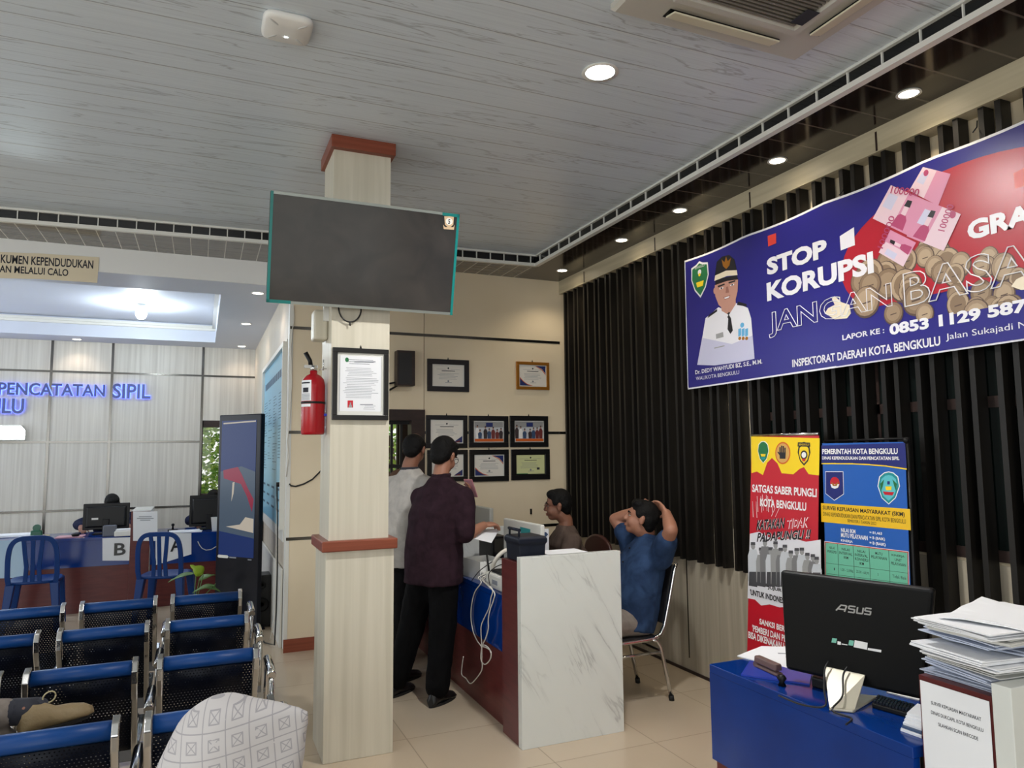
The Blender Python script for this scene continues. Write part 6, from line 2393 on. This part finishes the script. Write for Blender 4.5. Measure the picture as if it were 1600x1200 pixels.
for sg, an in ((1, V((1.385, 4.43, .09))), (-1, V((1.19, 4.70, .09)))):
    hp = pel + rt * .09 * sg
    kn = hp.lerp(an, .5) + fw * .02
    b.caps([(hp, .07), (kn, .045), (an, .035)])
man = person_body('standing_man', 'man in dark maroon shirt and black trousers reading a paper at the middle desk', b)
face_parts(man, hc, hf, hu, .97)
hair(man, hc, hf, hu, 1.03, 'fringe')
glasses(man, hc, hf, hu, .97)
b = MB('shirt_maroon')
stations(b, [(pel - Z * .115, rt, fw, .2, .15), (pel - Z * .02, rt, fw, .2, .152), (pel + Z * .14, rt, fw, .192, .145), (pel.lerp(nk, .62), rt, fw, .2, .142), (nk - Z * .17, rt, fw, .208, .13), (nk - Z * .10, rt, fw, .19, .108), (nk - Z * .05, rt, fw, .13, .085), (nk + Z * .005, rt, fw, .068, .066)])
for s_, e in ((shR, elR), (shL, elL)):
    b.caps([(nk - Z * .065, .07), (s_ - Z * .005, .078)])
    b.caps([(s_, .078), (s_.lerp(e, .5), .074), (s_.lerp(e, .92), .066)])
fold(b.build('shirt', man, remesh=.011, smooth=5), .016)
b = MB('ink')
n0 = nk + Z * .01
R = [[n0 + (rt * cos(a) * q + fw * sin(a) * q * .95) + hu * z for a in [2 * pi * i / 24 for i in range(24)]] for q, z in ((.064, -.02), (.066, .012), (.058, .02), (.056, -.015))]
b = MB('shirt_maroon').rings(R + [R[0]], cap=False)
b.build('collar', man)
b = MB('trouser_black')
stations(b, [(pel + Z * .06, rt, fw, .165, .115), (pel - Z * .05, rt, fw, .17, .125), (pel - Z * .12, rt, fw, .168, .12)])
for sg, an in ((1, V((1.385, 4.43, .075))), (-1, V((1.19, 4.70, .075)))):
    hp = pel + rt * .085 * sg - Z * .08
    kn = hp.lerp(an, .5) + fw * .015
    b.caps([(hp, .1), (hp.lerp(kn, .5), .095), (kn, .085), (kn.lerp(an, .5), .08), (an + Z * .03, .076)])
fold(b.build('trousers', man, remesh=.012, smooth=4), .014)
for an, yaw in ((V((1.385, 4.43, 0)), .95), (V((1.19, 4.70, 0)), .9)):
    d = V((.8, .58, 0)).normalized()
    shoe(man, an - d * .075, an + d * .175)

q = wrR + V((.09, .03, .0))
b = MB('paper')
pp = [Yp(725, 838, 4.36), Yp(768, 848, 4.36), Yp(781, 826, 4.52), Yp(752, 823, 4.6)]
b.hexa([p - V((0, 0, .0015)) for p in pp], pp)
o = b.build('paper_sheet', None, 'white printed paper held by the man in the dark maroon shirt', 'paper')
b = MB('grey_ink')
for i in range(9):
    v0 = .12 + i * .085
    L_ = lambda u, v: pp[0].lerp(pp[1], u).lerp(pp[3].lerp(pp[2], u), v) + V((0, 0, .0008))
    b.poly([L_(.12, v0), L_(.88 - (i % 3) * .1, v0), L_(.88 - (i % 3) * .1, v0 + .02), L_(.12, v0 + .02)])
b.build('printing', o)
q = wrL + V((.06, -.01, .09))
R = M.Translation(q) @ M.Rotation(.6, 4, 'Z') @ M.Rotation(-.5, 4, 'Y')
t = empty('mobile_phone', q, 'pink phone raised in front of the man in the dark maroon shirt', 'phone')
MB(mat('phone_pink', S(196, 130, 140), .3)).box((-.004, -.036, -.07), (.004, .036, .075), R).build('case', t, bevel=.003)
MB(mat('screen_pink', S(190, 140, 150), .2)).box((-.0055, -.032, -.064), (-.0045, .032, .069), R).build('screen', t)

# ---- man in pale grey shirt behind him
fw = V((.86, .5, 0)).normalized()
rt = fw.cross(Z)
hc, nk = V((1.41, 5.07, 1.575)), V((1.375, 5.06, 1.43))
hf, hu = V((.55, .78, -.3)), V((.2, .2, .96))
pel = V((1.30, 5.07, .86))
shR, shL = nk + rt * .175 - Z * .12, nk - rt * .18 - Z * .125
elR, wrR = V((1.42, 4.86, 1.06)), V((1.66, 4.98, 1.08))
elL, wrL = V((1.40, 5.33, 1.06)), V((1.62, 5.3, 1.09))
b = MB('skin_b')
head(b, hc, hf, hu, .98)
b.caps([(nk - fw * .015 - Z * .05, .062), (nk + Z * .03, .056), (hc - hu * .06, .054)])
stations(b, [(pel, rt, fw, .12, .08), (pel + Z * .25, rt, fw, .12, .08), (nk - Z * .12, rt, fw, .14, .08), (nk - Z * .03, rt, fw, .06, .05)])
for s_, e, w_ in ((shR, elR, wrR), (shL, elL, wrL)):
    b.caps([(s_, .045), (e, .042), (w_, .027)])
hand(b, wrR, V((.95, .1, -.1)), V((0, 0, -1)), 1, .3)
hand(b, wrL, V((.95, -.1, -.1)), V((0, 0, -1)), -1, .3)
for sg, an in ((1, V((1.30, 4.96, .09))), (-1, V((1.20, 5.22, .09)))):
    hp = pel + rt * .09 * sg
    b.caps([(hp, .07), (hp.lerp(an, .5), .045), (an, .035)])
man = person_body('standing_man', 'man in pale grey shirt with thinning hair standing behind the maroon shirted man', b)
face_parts(man, hc, hf, hu, .98)
hair(man, hc, hf, hu, 1.0, 'bald')
b = MB('shirt_grey')
stations(b, [(pel - Z * .10, rt, fw, .18, .135), (pel - Z * .02, rt, fw, .18, .14), (pel + Z * .14, rt, fw, .175, .135), (pel.lerp(nk, .62), rt, fw, .185, .13), (nk - Z * .15, rt, fw, .195, .12), (nk - Z * .075, rt, fw, .165, .095), (nk - Z * .03, rt, fw, .105, .075), (nk + Z * .005, rt, fw, .068, .066)])
for s_, e in ((shR, elR), (shL, elL)):
    b.caps([(nk - Z * .065, .07), (s_ - Z * .005, .077)])
    b.caps([(s_, .078), (s_.lerp(e, .5), .074), (s_.lerp(e, .95), .064)])
fold(b.build('shirt', man, remesh=.011, smooth=5), .022)
n0 = nk + Z * .012
R = [[n0 + (rt * cos(a) * q + fw * sin(a) * q * .95) + hu * z for a in [2 * pi * i / 24 for i in range(24)]] for q, z in ((.067, -.012), (.068, .004), (.060, .008), (.058, -.01))]
MB('ink').rings(R + [R[0]], cap=False).build('collar_trim', man)
b = MB('trouser_black')
stations(b, [(pel + Z * .06, rt, fw, .16, .115), (pel - Z * .12, rt, fw, .165, .12)])
for sg, an in ((1, V((1.30, 4.96, .075))), (-1, V((1.20, 5.22, .075)))):
    hp = pel + rt * .085 * sg - Z * .08
    kn = hp.lerp(an, .5)
    b.caps([(hp, .092), (kn, .073), (an + Z * .03, .064)])
fold(b.build('trousers', man, remesh=.012, smooth=4), .014)
for an in (V((1.30, 4.96, 0)), V((1.20, 5.22, 0))):
    shoe(man, an - fw * .075, an + fw * .175)

# ---- woman mostly hidden behind the pillar and the two men
fw = V((.8, .6, 0)).normalized()
rt = fw.cross(Z)
hc, nk = V((1.43, 5.53, 1.30)), V((1.41, 5.52, 1.17))
pel = V((1.36, 5.50, .70))
hf, hu = V((.8, .5, -.2)), V((.1, .05, 1))
b = MB('skin_b')
head(b, hc, hf, hu, .93)
b.caps([(nk - Z * .05, .055), (hc - hu * .06, .05)])
stations(b, [(pel, rt, fw, .11, .08), (nk - Z * .1, rt, fw, .12, .07), (nk - Z * .03, rt, fw, .05, .045)])
aL = [(nk - rt * .15 - Z * .07, .042), (V((1.285, 5.46, .96)), .036), (V((1.42, 5.44, .86)), .025)]
aR = [(nk + rt * .15 - Z * .07, .042), (V((1.5, 5.4, .95)), .036), (V((1.6, 5.5, .9)), .025)]
for a in (aL, aR):
    b.caps(a)
hand(b, aL[2][0], V((.9, .1, 0)), V((0, 0, -1)), -1, .4, .9)
hand(b, aR[2][0], V((.9, .3, 0)), V((0, 0, -1)), 1, .4, .9)
for sg in (1, -1):
    b.caps([(pel + rt * .08 * sg, .065), (pel + rt * .075 * sg - Z * .35, .045), (pel + rt * .07 * sg - Z * .62, .035)])
wm = person_body('standing_woman', 'person in brown headscarf and white sleeves mostly hidden between pillar and grey shirted man', b)
face_parts(wm, hc, hf, hu, .93)
b = MB('scarf_brown')
r_, f_, u_ = head_frame(hf, hu)
R_ = rot3(r_, f_, u_)
b.ell(hc - f_ * .02 + u_ * .02, (.092, .098, .105), R_).ell(nk - Z * .02, (.13, .11, .11), R_).ell(nk - Z * .1, (.17, .12, .1), R_)
b.build('headscarf', wm, remesh=.012, smooth=5)
b = MB('cuff_white')
stations(b, [(pel - Z * .12, rt, fw, .17, .13), (pel + Z * .1, rt, fw, .15, .12), (nk - Z * .12, rt, fw, .16, .1), (nk - Z * .04, rt, fw, .08, .06)])
for a in (aL, aR):
    b.caps([(a[0][0], .062), (a[1][0], .055), (a[1][0].lerp(a[2][0], .8), .042)])
fold(b.build('blouse', wm, remesh=.012, smooth=4), .012)
b = MB('trouser_black')
stations(b, [(pel + Z * .02, rt, fw, .15, .12), (pel - Z * .3, rt, fw, .16, .13), (pel - Z * .62, rt, fw, .17, .15)])
b.build('long_skirt', wm, remesh=.014, smooth=3)
for sg in (1, -1):
    shoe(wm, pel * V((1, 1, 0)) if False else V((pel.x, pel.y, 0)) + rt * .075 * sg - fw * .07, V((pel.x, pel.y, 0)) + rt * .075 * sg + fw * .15)

# ---- seated man in brown-grey t-shirt and glasses
fw = V((-.97, .22, 0)).normalized()
rt = fw.cross(Z)
hc, nk = V((2.475, 4.90, 1.145)), V((2.535, 4.89, 1.005))
hf, hu = V((-.89, .43, -.06)), V((-.06, 0, 1))
pel = V((2.62, 4.89, .50))
shR, shL = nk + rt * .165 - Z * .115, nk - rt * .165 - Z * .115
elR, wrR = V((2.46, 5.08, .77)), V((2.26, 5.03, .765))
elL, wrL = V((2.44, 4.69, .77)), V((2.25, 4.76, .765))
b = MB('skin_b')
head(b, hc, hf, hu, .98)
b.caps([(nk - Z * .05, .06), (nk + Z * .03, .052), (hc - hu * .06 - V(hf) * .01, .052)])
stations(b, [(pel, rt, fw, .12, .08), (nk - Z * .12, rt, fw, .14, .08), (nk - Z * .03, rt, fw, .06, .05)])
for s_, e, w_ in ((shR, elR, wrR), (shL, elL, wrL)):
    b.caps([(s_, .045), (e, .04), (w_, .026)])
hand(b, wrR, V((-1, -.1, 0)), V((0, 0, -1)), -1, .2)
hand(b, wrL, V((-1, .1, 0)), V((0, 0, -1)), 1, .2)
legs = []
for sg in (1, -1):
    hp, kn, an = pel + rt * .09 * sg, V((2.36, 4.89, .47)) + rt * .11 * sg, V((2.42, 4.89, .09)) + rt * .11 * sg
    legs.append((hp, kn, an))
    b.caps([(hp, .07), (kn, .048), (an, .035)])
man = person_body('seated_man', 'man in brown grey t-shirt and glasses seated at the middle desk facing left', b)
face_parts(man, hc, hf, hu, .98)
hair(man, hc, hf, hu, .98)
glasses(man, hc, hf, hu, .98, mat('glasses_red', S(90, 40, 34), .3))
b = MB('shirt_brown')
stations(b, [(pel - Z * .03, rt, fw, .175, .145), (pel + Z * .12, rt, fw, .17, .14), (pel.lerp(nk, .6), rt, fw, .175, .125), (nk - Z * .15, rt, fw, .19, .115), (nk - Z * .075, rt, fw, .16, .09), (nk - Z * .03, rt, fw, .1, .072), (nk - Z * .004, rt, fw, .07, .064)])
for s_, e in ((shR, elR), (shL, elL)):
    b.caps([(nk - Z * .065, .066), (s_ - Z * .005, .073)])
    b.caps([(s_, .074), (s_.lerp(e, .5), .068), (s_.lerp(e, .9), .06)])
fold(b.build('shirt', man, remesh=.011, smooth=5), .014)
b = MB('trouser_black')
stations(b, [(pel + Z * .04, rt, fw, .16, .12), (pel - Z * .05, rt, fw, .165, .125)])
for hp, kn, an in legs:
    b.caps([(hp, .085), (kn, .066), (an + Z * .03, .055)])
b.build('trousers', man, remesh=.012, smooth=4)
for hp, kn, an in legs:
    shoe(man, V((an.x, an.y, 0)) - fw * .07, V((an.x, an.y, 0)) + fw * .18)
t = empty('desk_chair', (2.65, 4.89, 0), 'dark brown chair under the seated man in the brown grey t-shirt', 'chair')
mat('chair_brown', S(62, 30, 26), .35)
MB('chair_brown').box((2.4, 4.67, .37), (2.82, 5.11, .405)).build('seat', t, bevel=.01)
b = MB('chair_brown')
b.rings([[V((x + .02 * k_, 4.89 + w_ * cos(a), .78 + h_ * sin(a))) for a in [2 * pi * i / 24 for i in range(24)]] for k_, x, w_, h_ in ((0, 2.795, .19, .12), (0, 2.8, .205, .135), (1, 2.8, .205, .135), (1, 2.805, .19, .12))])
b.build('backrest', t)
for x_, y_ in ((2.43, 4.7), (2.43, 5.08)):
    MB('chair_brown').cyl((x_, y_, 0), (x_, y_, .375), .018).build('leg', t)
for y_ in (4.7, 5.08):
    MB('chair_brown').tube([(2.84, y_, 0), (2.8, y_, .38), (2.812, y_ * .6 + 4.89 * .4, .72)], .018, 10).build('leg', t)

# ---- man in blue shirt leaning back, hands behind his head
fw = V((-.99, .05, 0)).normalized()
rt = fw.cross(Z)
hc, nk = V((2.665, 4.075, 1.105)), V((2.71, 4.075, .975))
hf, hu = V((-.8, .5, .26)), V((.22, -.08, .97))
pel = V((2.56, 4.07, .475))
sp = (nk - pel).normalized()
fu = V((-.97, 0, .22)).normalized()
shR, shL = nk + rt * .175 - Z * .07, nk - rt * .175 - Z * .07
elL, wrL = V((2.675, 3.755, 1.06)), V((2.765, 3.925, 1.145))
elR, wrR = V((2.66, 4.385, 1.075)), V((2.76, 4.21, 1.15))
b = MB('skin_a')
head(b, hc, hf, hu, .98)
b.caps([(nk - sp * .05, .062), (nk + Z * .03, .056), (hc - hu * .06, .055)])
stations(b, [(pel, rt, fu, .12, .08), (nk - sp * .12, rt, fu, .14, .08), (nk - sp * .03, rt, fu, .06, .05)])
for s_, e, w_ in ((shR, elR, wrR), (shL, elL, wrL)):
    b.caps([(s_, .05), (s_.lerp(e, .5), .05), (e, .043), (e.lerp(w_, .35), .043), (w_, .03)])
hand(b, wrL, V((.05, .75, .45)), V((-.8, .1, -.35)), -1, .35)
hand(b, wrR, V((.05, -.75, .45)), V((-.8, -.1, -.35)), 1, .35)
legs = []
for sg in (1, -1):
    hp, kn, an = pel + rt * .09 * sg, V((2.17, 4.07, .50)) + rt * .13 * sg, V((2.30, 4.07, .09)) + rt * .12 * sg
    legs.append((hp, kn, an))
    b.caps([(hp, .07), (kn, .05), (an, .036)])
man = person_body('seated_man', 'man in blue shirt leaning back with both hands behind his head', b)
face_parts(man, hc, hf, hu, .98)
hair(man, hc, hf, hu, 1.0, 'fringe')
b = MB('shirt_indigo')
stations(b, [(pel - sp * .05, rt, fu, .19, .15), (pel + sp * .1, rt, fu, .185, .155), (pel.lerp(nk, .6), rt, fu, .185, .135), (nk - sp * .15, rt, fu, .195, .12), (nk - sp * .075, rt, fu, .165, .095), (nk - sp * .03, rt, fu, .105, .078), (nk + sp * .004, rt, fu, .072, .068)])
for s_, e in ((shR, elR), (shL, elL)):
    b.caps([(s_ - sp * .03, .08), (s_.lerp(e, .3), .076), (s_.lerp(e, .55), .07)])
fold(b.build('shirt', man, remesh=.011, smooth=5), .018)
n0 = nk + sp * .012
R = [[n0 + (rt * cos(a) * q + fu * sin(a) * q * .95) + sp * z for a in [2 * pi * i / 24 for i in range(24)]] for q, z in ((.072, -.02), (.074, .012), (.066, .018), (.062, -.015))]
MB('shirt_indigo').rings(R + [R[0]], cap=False).build('collar', man)
b = MB('iris')
for i in range(4):
    c = pel.lerp(nk, .3 + .18 * i) + fu * (.158 - .008 * i - (.02 if i == 3 else 0))
    b.ell(c, .006, None, 10, 6)
b.build('buttons', man)
b = MB('trouser_grey')
stations(b, [(pel + sp * .04, rt, fu, .17, .13), (pel - sp * .06, rt, fu, .175, .135)])
for hp, kn, an in legs:
    b.caps([(hp - Z * .0, .092), (hp.lerp(kn, .5), .085), (kn, .07), (an + Z * .03, .058)])
fold(b.build('trousers', man, remesh=.012, smooth=4), .012)
for hp, kn, an in legs:
    shoe(man, V((an.x, an.y, 0)) - fw * .07, V((an.x, an.y, 0)) + fw * .18, 'trouser_grey')

def tubechair(t):
    for y_ in (3.885, 4.265):
        b = MB('chrome')
        b.tube([(2.80, y_, .835), (2.785, y_, .80), (2.735, y_, .60), (2.695, y_, .455), (2.665, y_, .405), (2.61, y_, .385), (2.4, y_, .38), (2.24, y_, .385)], .0125, 10)
        b.build('side_frame', t)
        b = MB('chrome')
        b.tube([(2.60, y_, .383), (2.64, y_, .37), (2.665, y_, .33), (2.70, y_ - .0, .17), (2.735, y_, .012)], .0125, 10)
        l = b.build('leg', t)
        MB('rubber').cyl((2.735, y_, 0), (2.731, y_, .03), .017).build('foot_cap', l)
        b = MB('chrome')
        b.tube([(2.26, y_, .384), (2.235, y_, .36), (2.21, y_, .2), (2.19, y_, .012)], .0125, 10)
        l = b.build('leg', t)
        MB('rubber').cyl((2.19, y_, 0), (2.192, y_, .03), .017).build('foot_cap', l)
    b = MB('chrome')
    for x_, z_ in ((2.68, .30), (2.225, .30)):
        b.cyl((x_, 3.885, z_), (x_, 4.265, z_), .009)
    for y_ in (3.885, 4.265):
        b.cyl((2.225, y_, .30), (2.675, y_, .30), .009)
    b.build('stretcher', t)
    MB(mat('chair_pad', S(20, 20, 24), .5)).box((2.2, 3.9, .375), (2.645, 4.25, .402)).build('seat', t, bevel=.012)
    R = M.Translation((2.742, 4.075, .63)) @ M.Rotation(.24, 4, 'Y')
    MB('chair_pad').box((-.014, -.18, -.17), (.012, .18, .2), R).build('backrest', t, bevel=.01)


t = empty('metal_chair', (2.46, 4.075, 0), 'chrome framed chair with black pads under the man in the blue shirt', 'chair')
tubechair(t)

# ---- clerks behind the hall counter
def clerk(hc, hf, hu, nk, pel, label, shirt, aL, aR, hk='fringe', s=.95):
    fw = V((hf[0], hf[1], 0)).normalized()
    rt = fw.cross(Z)
    b = MB('skin_b')
    head(b, hc, hf, hu, s)
    b.caps([(nk - Z * .05, .06), (nk + Z * .02, .052), (V(hc) - V(hu).normalized() * .06, .05)])
    stations(b, [(pel, rt, fw, .12, .08), (nk - Z * .12, rt, fw, .14, .08), (nk - Z * .03, rt, fw, .06, .05)])
    for sg, (e, w_) in ((-1, aL), (1, aR)):
        s_ = nk + rt * .17 * sg - Z * .08
        b.caps([(s_, .045), (e, .04), (w_, .026)])
        hand(b, w_, fw + Z * -.15, V((0, 0, -1)), sg, .3, .92)
    for sg in (1, -1):
        b.caps([(pel + rt * .09 * sg, .07), (pel + rt * .1 * sg + fw * .32, .05), (pel + rt * .1 * sg + fw * .25 - Z * .38, .036)])
    o = person_body('seated_clerk', label, b)
    face_parts(o, hc, hf, hu, s)
    hair(o, hc, hf, hu, s, hk)
    b = MB(shirt)
    stations(b, [(pel - Z * .03, rt, fw, .18, .14), (pel.lerp(nk, .5), rt, fw, .18, .13), (nk - Z * .14, rt, fw, .2, .12), (nk - Z * .07, rt, fw, .165, .095), (nk - Z * .0, rt, fw, .07, .066)])
    for sg, (e, w_) in ((-1, aL), (1, aR)):
        s_ = nk + rt * .17 * sg - Z * .08
        b.caps([(s_, .076), (e, .062), (e.lerp(w_, .85), .045)])
    fold(b.build('jacket', o, remesh=.013, smooth=4), .014)
    b = MB('trouser_black')
    for sg in (1, -1):
        b.caps([(pel + rt * .08 * sg, .1), (pel + rt * .1 * sg + fw * .32, .068), (pel + rt * .1 * sg + fw * .25 - Z * .36, .056)])
    b.build('trousers', o, remesh=.015, smooth=3)
    for sg in (1, -1):
        p = V((pel.x, pel.y, 0)) + rt * .1 * sg + fw * .25
        shoe(o, p - fw * .07, p + fw * .17)
    c = empty('office_chair', (pel.x, pel.y + .03, 0), 'dark office chair under ' + label, 'chair')
    c['label'] = 'dark office chair of the ' + ('clerk at the letter B sheet' if pel.x < -.5 else 'clerk behind the window monitor')
    MB('chair_pad').box((pel.x - .23, pel.y - .2, pel.z - .14), (pel.x + .23, pel.y + .24, pel.z - .085)).build('seat', c, bevel=.02)
    MB('chair_pad').box((pel.x - .2, pel.y + .22, pel.z), (pel.x + .2, pel.y + .27, pel.z + .32)).build('backrest', c, bevel=.02)
    MB('black_plastic').cyl((pel.x, pel.y, .06), (pel.x, pel.y, pel.z - .13), .028).box((pel.x - .03, pel.y + .2, pel.z - .13), (pel.x + .03, pel.y + .23, pel.z + .1)).build('column', c)
    for i in range(5):
        a = 2 * pi * i / 5 + .3
        MB('black_plastic').tube([(pel.x, pel.y, .08), (pel.x + .24 * cos(a), pel.y + .24 * sin(a), .045)], .016, 8).ell((pel.x + .24 * cos(a), pel.y + .24 * sin(a), .025), .025).build('castor_leg', c)
    return o


clerk(V((-.905, 9.27, 1.0)), V((.22, -.8, -.62)), V((.1, -.55, .8)), V((-.91, 9.36, .92)), V((-.91, 9.5, .46)), 'clerk in dark navy top bowed over the counter behind the letter B monitor', 'jacket_navy',
      (V((-.63, 9.25, .80)), V((-.72, 9.02, .79))), (V((-1.21, 9.22, .80)), V((-1.16, 8.99, .79))))
clerk(V((.15, 9.32, 1.015)), V((-.1, -.95, -.25)), V((0, -.2, 1)), V((.15, 9.36, .89)), V((.15, 9.5, .44)), 'clerk with black hair almost hidden behind the window monitor', 'jacket_navy',
      (V((.42, 9.25, .79)), V((.30, 9.02, .79))), (V((-.10, 9.25, .79)), V((.0, 9.02, .79))))

# ---- woman in patterned white headscarf, nearest the camera, facing right
hc = V((.062, 1.50, .985))
hf, hu = V((.93, .30, -.05)), V((.05, .02, 1))
nk, pel = V((.06, 1.50, .84)), V((.06, 1.50, .455))
fw, rt = V((0, 1, 0)), V((1, 0, 0))
b = MB('skin_a')
head(b, hc, hf, hu, .95)
b.caps([(nk - Z * .05, .055), (hc - Z * .06, .05)])
stations(b, [(pel, rt, fw, .12, .08), (nk - Z * .12, rt, fw, .13, .08), (nk - Z * .03, rt, fw, .06, .05)])
for sg in (1, -1):
    s_ = nk + rt * .155 * sg - Z * .08
    e, w_ = V((.06 + .2 * sg, 1.60, .58)), V((.06 + .1 * sg, 1.78, .60))
    b.caps([(s_, .042), (e, .038), (w_, .025)])
    hand(b, w_, V((-.4 * sg, .9, -.1)), V((0, 0, -1)), sg, .3, .9)
    b.caps([(pel + rt * .09 * sg, .07), (V((.06 + .1 * sg, 1.88, .48)), .05), (V((.06 + .1 * sg, 1.84, .09)), .035)])
wm = person_body('seated_woman', 'woman in white patterned headscarf seated nearest the camera, facing right', b)
face_parts(wm, hc, hf, hu, .95)
r_, f_, u_ = head_frame(hf, hu)
R_ = rot3(r_, f_, u_)
b = MB('batik_scarf')
tip = V((.196, 1.452, 1.064))
b.ell(hc - f_ * .012 + u_ * .018, (.09, .092, .1), R_, 24, 16)
b.ell(tip, .008, None, 8, 6)
for z_, cx_, rx_, ry_ in ((-.05, -.01, .105, .10), (-.2, -.07, .15, .12), (-.26, -.07, .17, .13)):
    b.rings([[hc + V((cx_ + rx_ * cos(a_), ry_ * sin(a_), z_ + dz)) for a_ in [2 * pi * i / 24 for i in range(24)]] for dz in (0, .01)])
hull = bmesh.ops.convex_hull(b.bm, input=b.bm.verts)
junk = [g for g in hull['geom_interior'] + hull['geom_unused'] if isinstance(g, bmesh.types.BMVert)]
bmesh.ops.delete(b.bm, geom=list(set(junk)), context='VERTS')
hf_ = set(g for g in hull['geom'] if isinstance(g, bmesh.types.BMFace))
bmesh.ops.delete(b.bm, geom=[g for g in b.bm.faces if g not in hf_], context='FACES_ONLY')
fold(b.build('headscarf', wm, remesh=.008, smooth=4), .012)
b = MB('cuff_white')
stations(b, [(pel - Z * .03, rt, fw, .175, .14), (pel.lerp(nk, .5), rt, fw, .165, .125), (nk - Z * .1, rt, fw, .175, .105), (nk - Z * .02, rt, fw, .07, .06)])
for sg in (1, -1):
    s_ = nk + rt * .155 * sg - Z * .08
    e, w_ = V((.06 + .2 * sg, 1.60, .58)), V((.06 + .1 * sg, 1.78, .60))
    b.caps([(s_, .066), (e, .056), (e.lerp(w_, .85), .042)])
b.build('blouse', wm, remesh=.012, smooth=4)
b = MB('trouser_black')
for sg in (1, -1):
    b.caps([(pel + rt * .08 * sg - Z * .0, .1), (V((.06 + .1 * sg, 1.88, .48)), .07), (V((.06 + .1 * sg, 1.84, .12)), .06)])
b.build('trousers', wm, remesh=.014, smooth=3)
for sg in (1, -1):
    shoe(wm, V((.06 + .1 * sg, 1.77, 0)), V((.06 + .1 * sg, 2.0, 0)))

# ---- man at the left edge, one leg crossed over the other
pel, nk, hc = V((-.86, 2.86, .475)), V((-.88, 2.80, .93)), V((-.88, 2.82, 1.07))
hf, hu = V((-.1, 1, -.1)), V((0, .05, 1))
b = MB('skin_b')
head(b, hc, hf, hu, .97)
b.caps([(nk - Z * .05, .06), (hc - Z * .06, .052)])
stations(b, [(pel, rt, fw, .12, .08), (nk - Z * .12, rt, fw, .14, .08), (nk - Z * .03, rt, fw, .06, .05)])
lk, la = V((-1.02, 3.12, .665)), V((-.53, 2.955, .70))
rk, ra = V((-.60, 2.97, .585)), V((-.66, 3.04, .09))
b.caps([(pel - rt * .09, .07), (lk, .05), (la, .034), (la + V((.05, .03, -.02)), .034)])
b.caps([(pel + rt * .09, .07), (rk, .05), (ra, .036)])
for sg in (1, -1):
    s_ = nk + rt * .17 * sg - Z * .08
    e, w_ = V((-.87 + .22 * sg, 2.87, .68)), V((-.87 + .12 * sg, 3.04, .74 if sg < 0 else .72))
    b.caps([(s_, .045), (e, .04), (w_, .026)])
    hand(b, w_, V((-.3 * sg, .9, 0)), V((0, 0, -1)), sg, .3, .92)
man = person_body('seated_man', 'man seated at the left edge with grey trousered leg crossed and a tan shoe', b)
face_parts(man, hc, hf, hu, .97)
hair(man, hc, hf, hu, .97)
b = MB('shirt_grey')
stations(b, [(pel - Z * .03, rt, fw, .175, .14), (pel.lerp(nk, .55), rt, fw, .175, .13), (nk - Z * .14, rt, fw, .19, .115), (nk - Z * .07, rt, fw, .16, .09), (nk, rt, fw, .068, .064)])
for sg in (1, -1):
    s_ = nk + rt * .17 * sg - Z * .08
    e = V((-.87 + .22 * sg, 2.87, .68))
    b.caps([(s_, .074), (s_.lerp(e, .9), .062)])
b.build('shirt', man, remesh=.012, smooth=4)
b = MB('trouser_grey')
stations(b, [(pel + Z * .04, rt, fw, .16, .12), (pel - Z * .04, rt, fw, .165, .125)])
b.caps([(pel - rt * .085, .09), (lk, .074), (lk.lerp(la, .5), .068), (la - V((.05, 0, 0)), .05)])
b.caps([(pel + rt * .085, .09), (rk, .072), (ra + Z * .03, .06)])
fold(b.build('trousers', man, remesh=.011, smooth=4), .012)
b = MB('ink').caps([(la - V((.03, 0, 0)), .043), (la + V((.04, .02, -.01)), .042)])
b.build('sock', man)
mat('shoe_tan', S(132, 114, 82), .6, bump=(30, .5))
dd = V((.86, .45, .08)).normalized()
hl = la + V((.0, -.02, -.078))
sh = shoe(man, hl, hl + dd * .225, 'shoe_tan', .075, up=(-.25, -.25, .95))
MB(mat('lace', S(176, 166, 130), .7)).tube([hl + dd * (.085 + .02 * cos(a_)) + V((0, 0, .10 + .018 * sin(a_))) for a_ in [2 * pi * i / 16 for i in range(17)]], .0025, 6).build('lace', sh)
shoe(man, V((-.72, 3.03, 0)), V((-.66, 3.26, 0)), 'shoe_tan')
# ---------------------------------------------------------------- greenery outside the window and the back door
mat('leaf_sun', S(176, 206, 96), .5)
mat('leaf_deep', S(120, 168, 66), .5)
mat('bark', S(96, 78, 60), .8)


def tree(loc, label, h, r, n, seed):
    rnd = random.Random(seed)
    t = empty('leafy_tree', loc, label, 'tree')
    MB('bark').tube([loc, V(loc) + V((.1, 0, h * .4)), V(loc) + V((0, .05, h * .8))], .06, 8).build('trunk', t)
    b = MB('leaf_sun')
    for i in range(n):
        p = V((rnd.gauss(0, 1), rnd.gauss(0, 1), rnd.gauss(0, 1))).normalized() * r * rnd.uniform(.2, 1) ** .4
        p = V(loc) + V((p.x, p.y, p.z * 1.2 + h * .6))
        d = V((rnd.uniform(-1, 1), rnd.uniform(-1, 1), rnd.uniform(-.6, .4))).normalized() * .09
        s_ = d.orthogonal().normalized() * .025
        b.mat('leaf_sun' if rnd.random() < .6 else 'leaf_deep')
        b.poly([p, p + d * .5 + s_, p + d, p + d * .5 - s_])
    o = b.build('crown', t)
    o['kind'] = 'stuff'


tree((.35, 12.1, 0), 'sunlit green tree outside the hall window', 2.6, 1.25, 14000, 1)
tree((2.05, 8.5, 0), 'sunlit green tree outside the back door', 2.2, .8, 2500, 2)
MB(mat('ground_outside', S(150, 140, 118), .9)).box((XL - 6, YL + .2, -.12), (6, 22, -.02)).build('ground_outside', kind='structure')
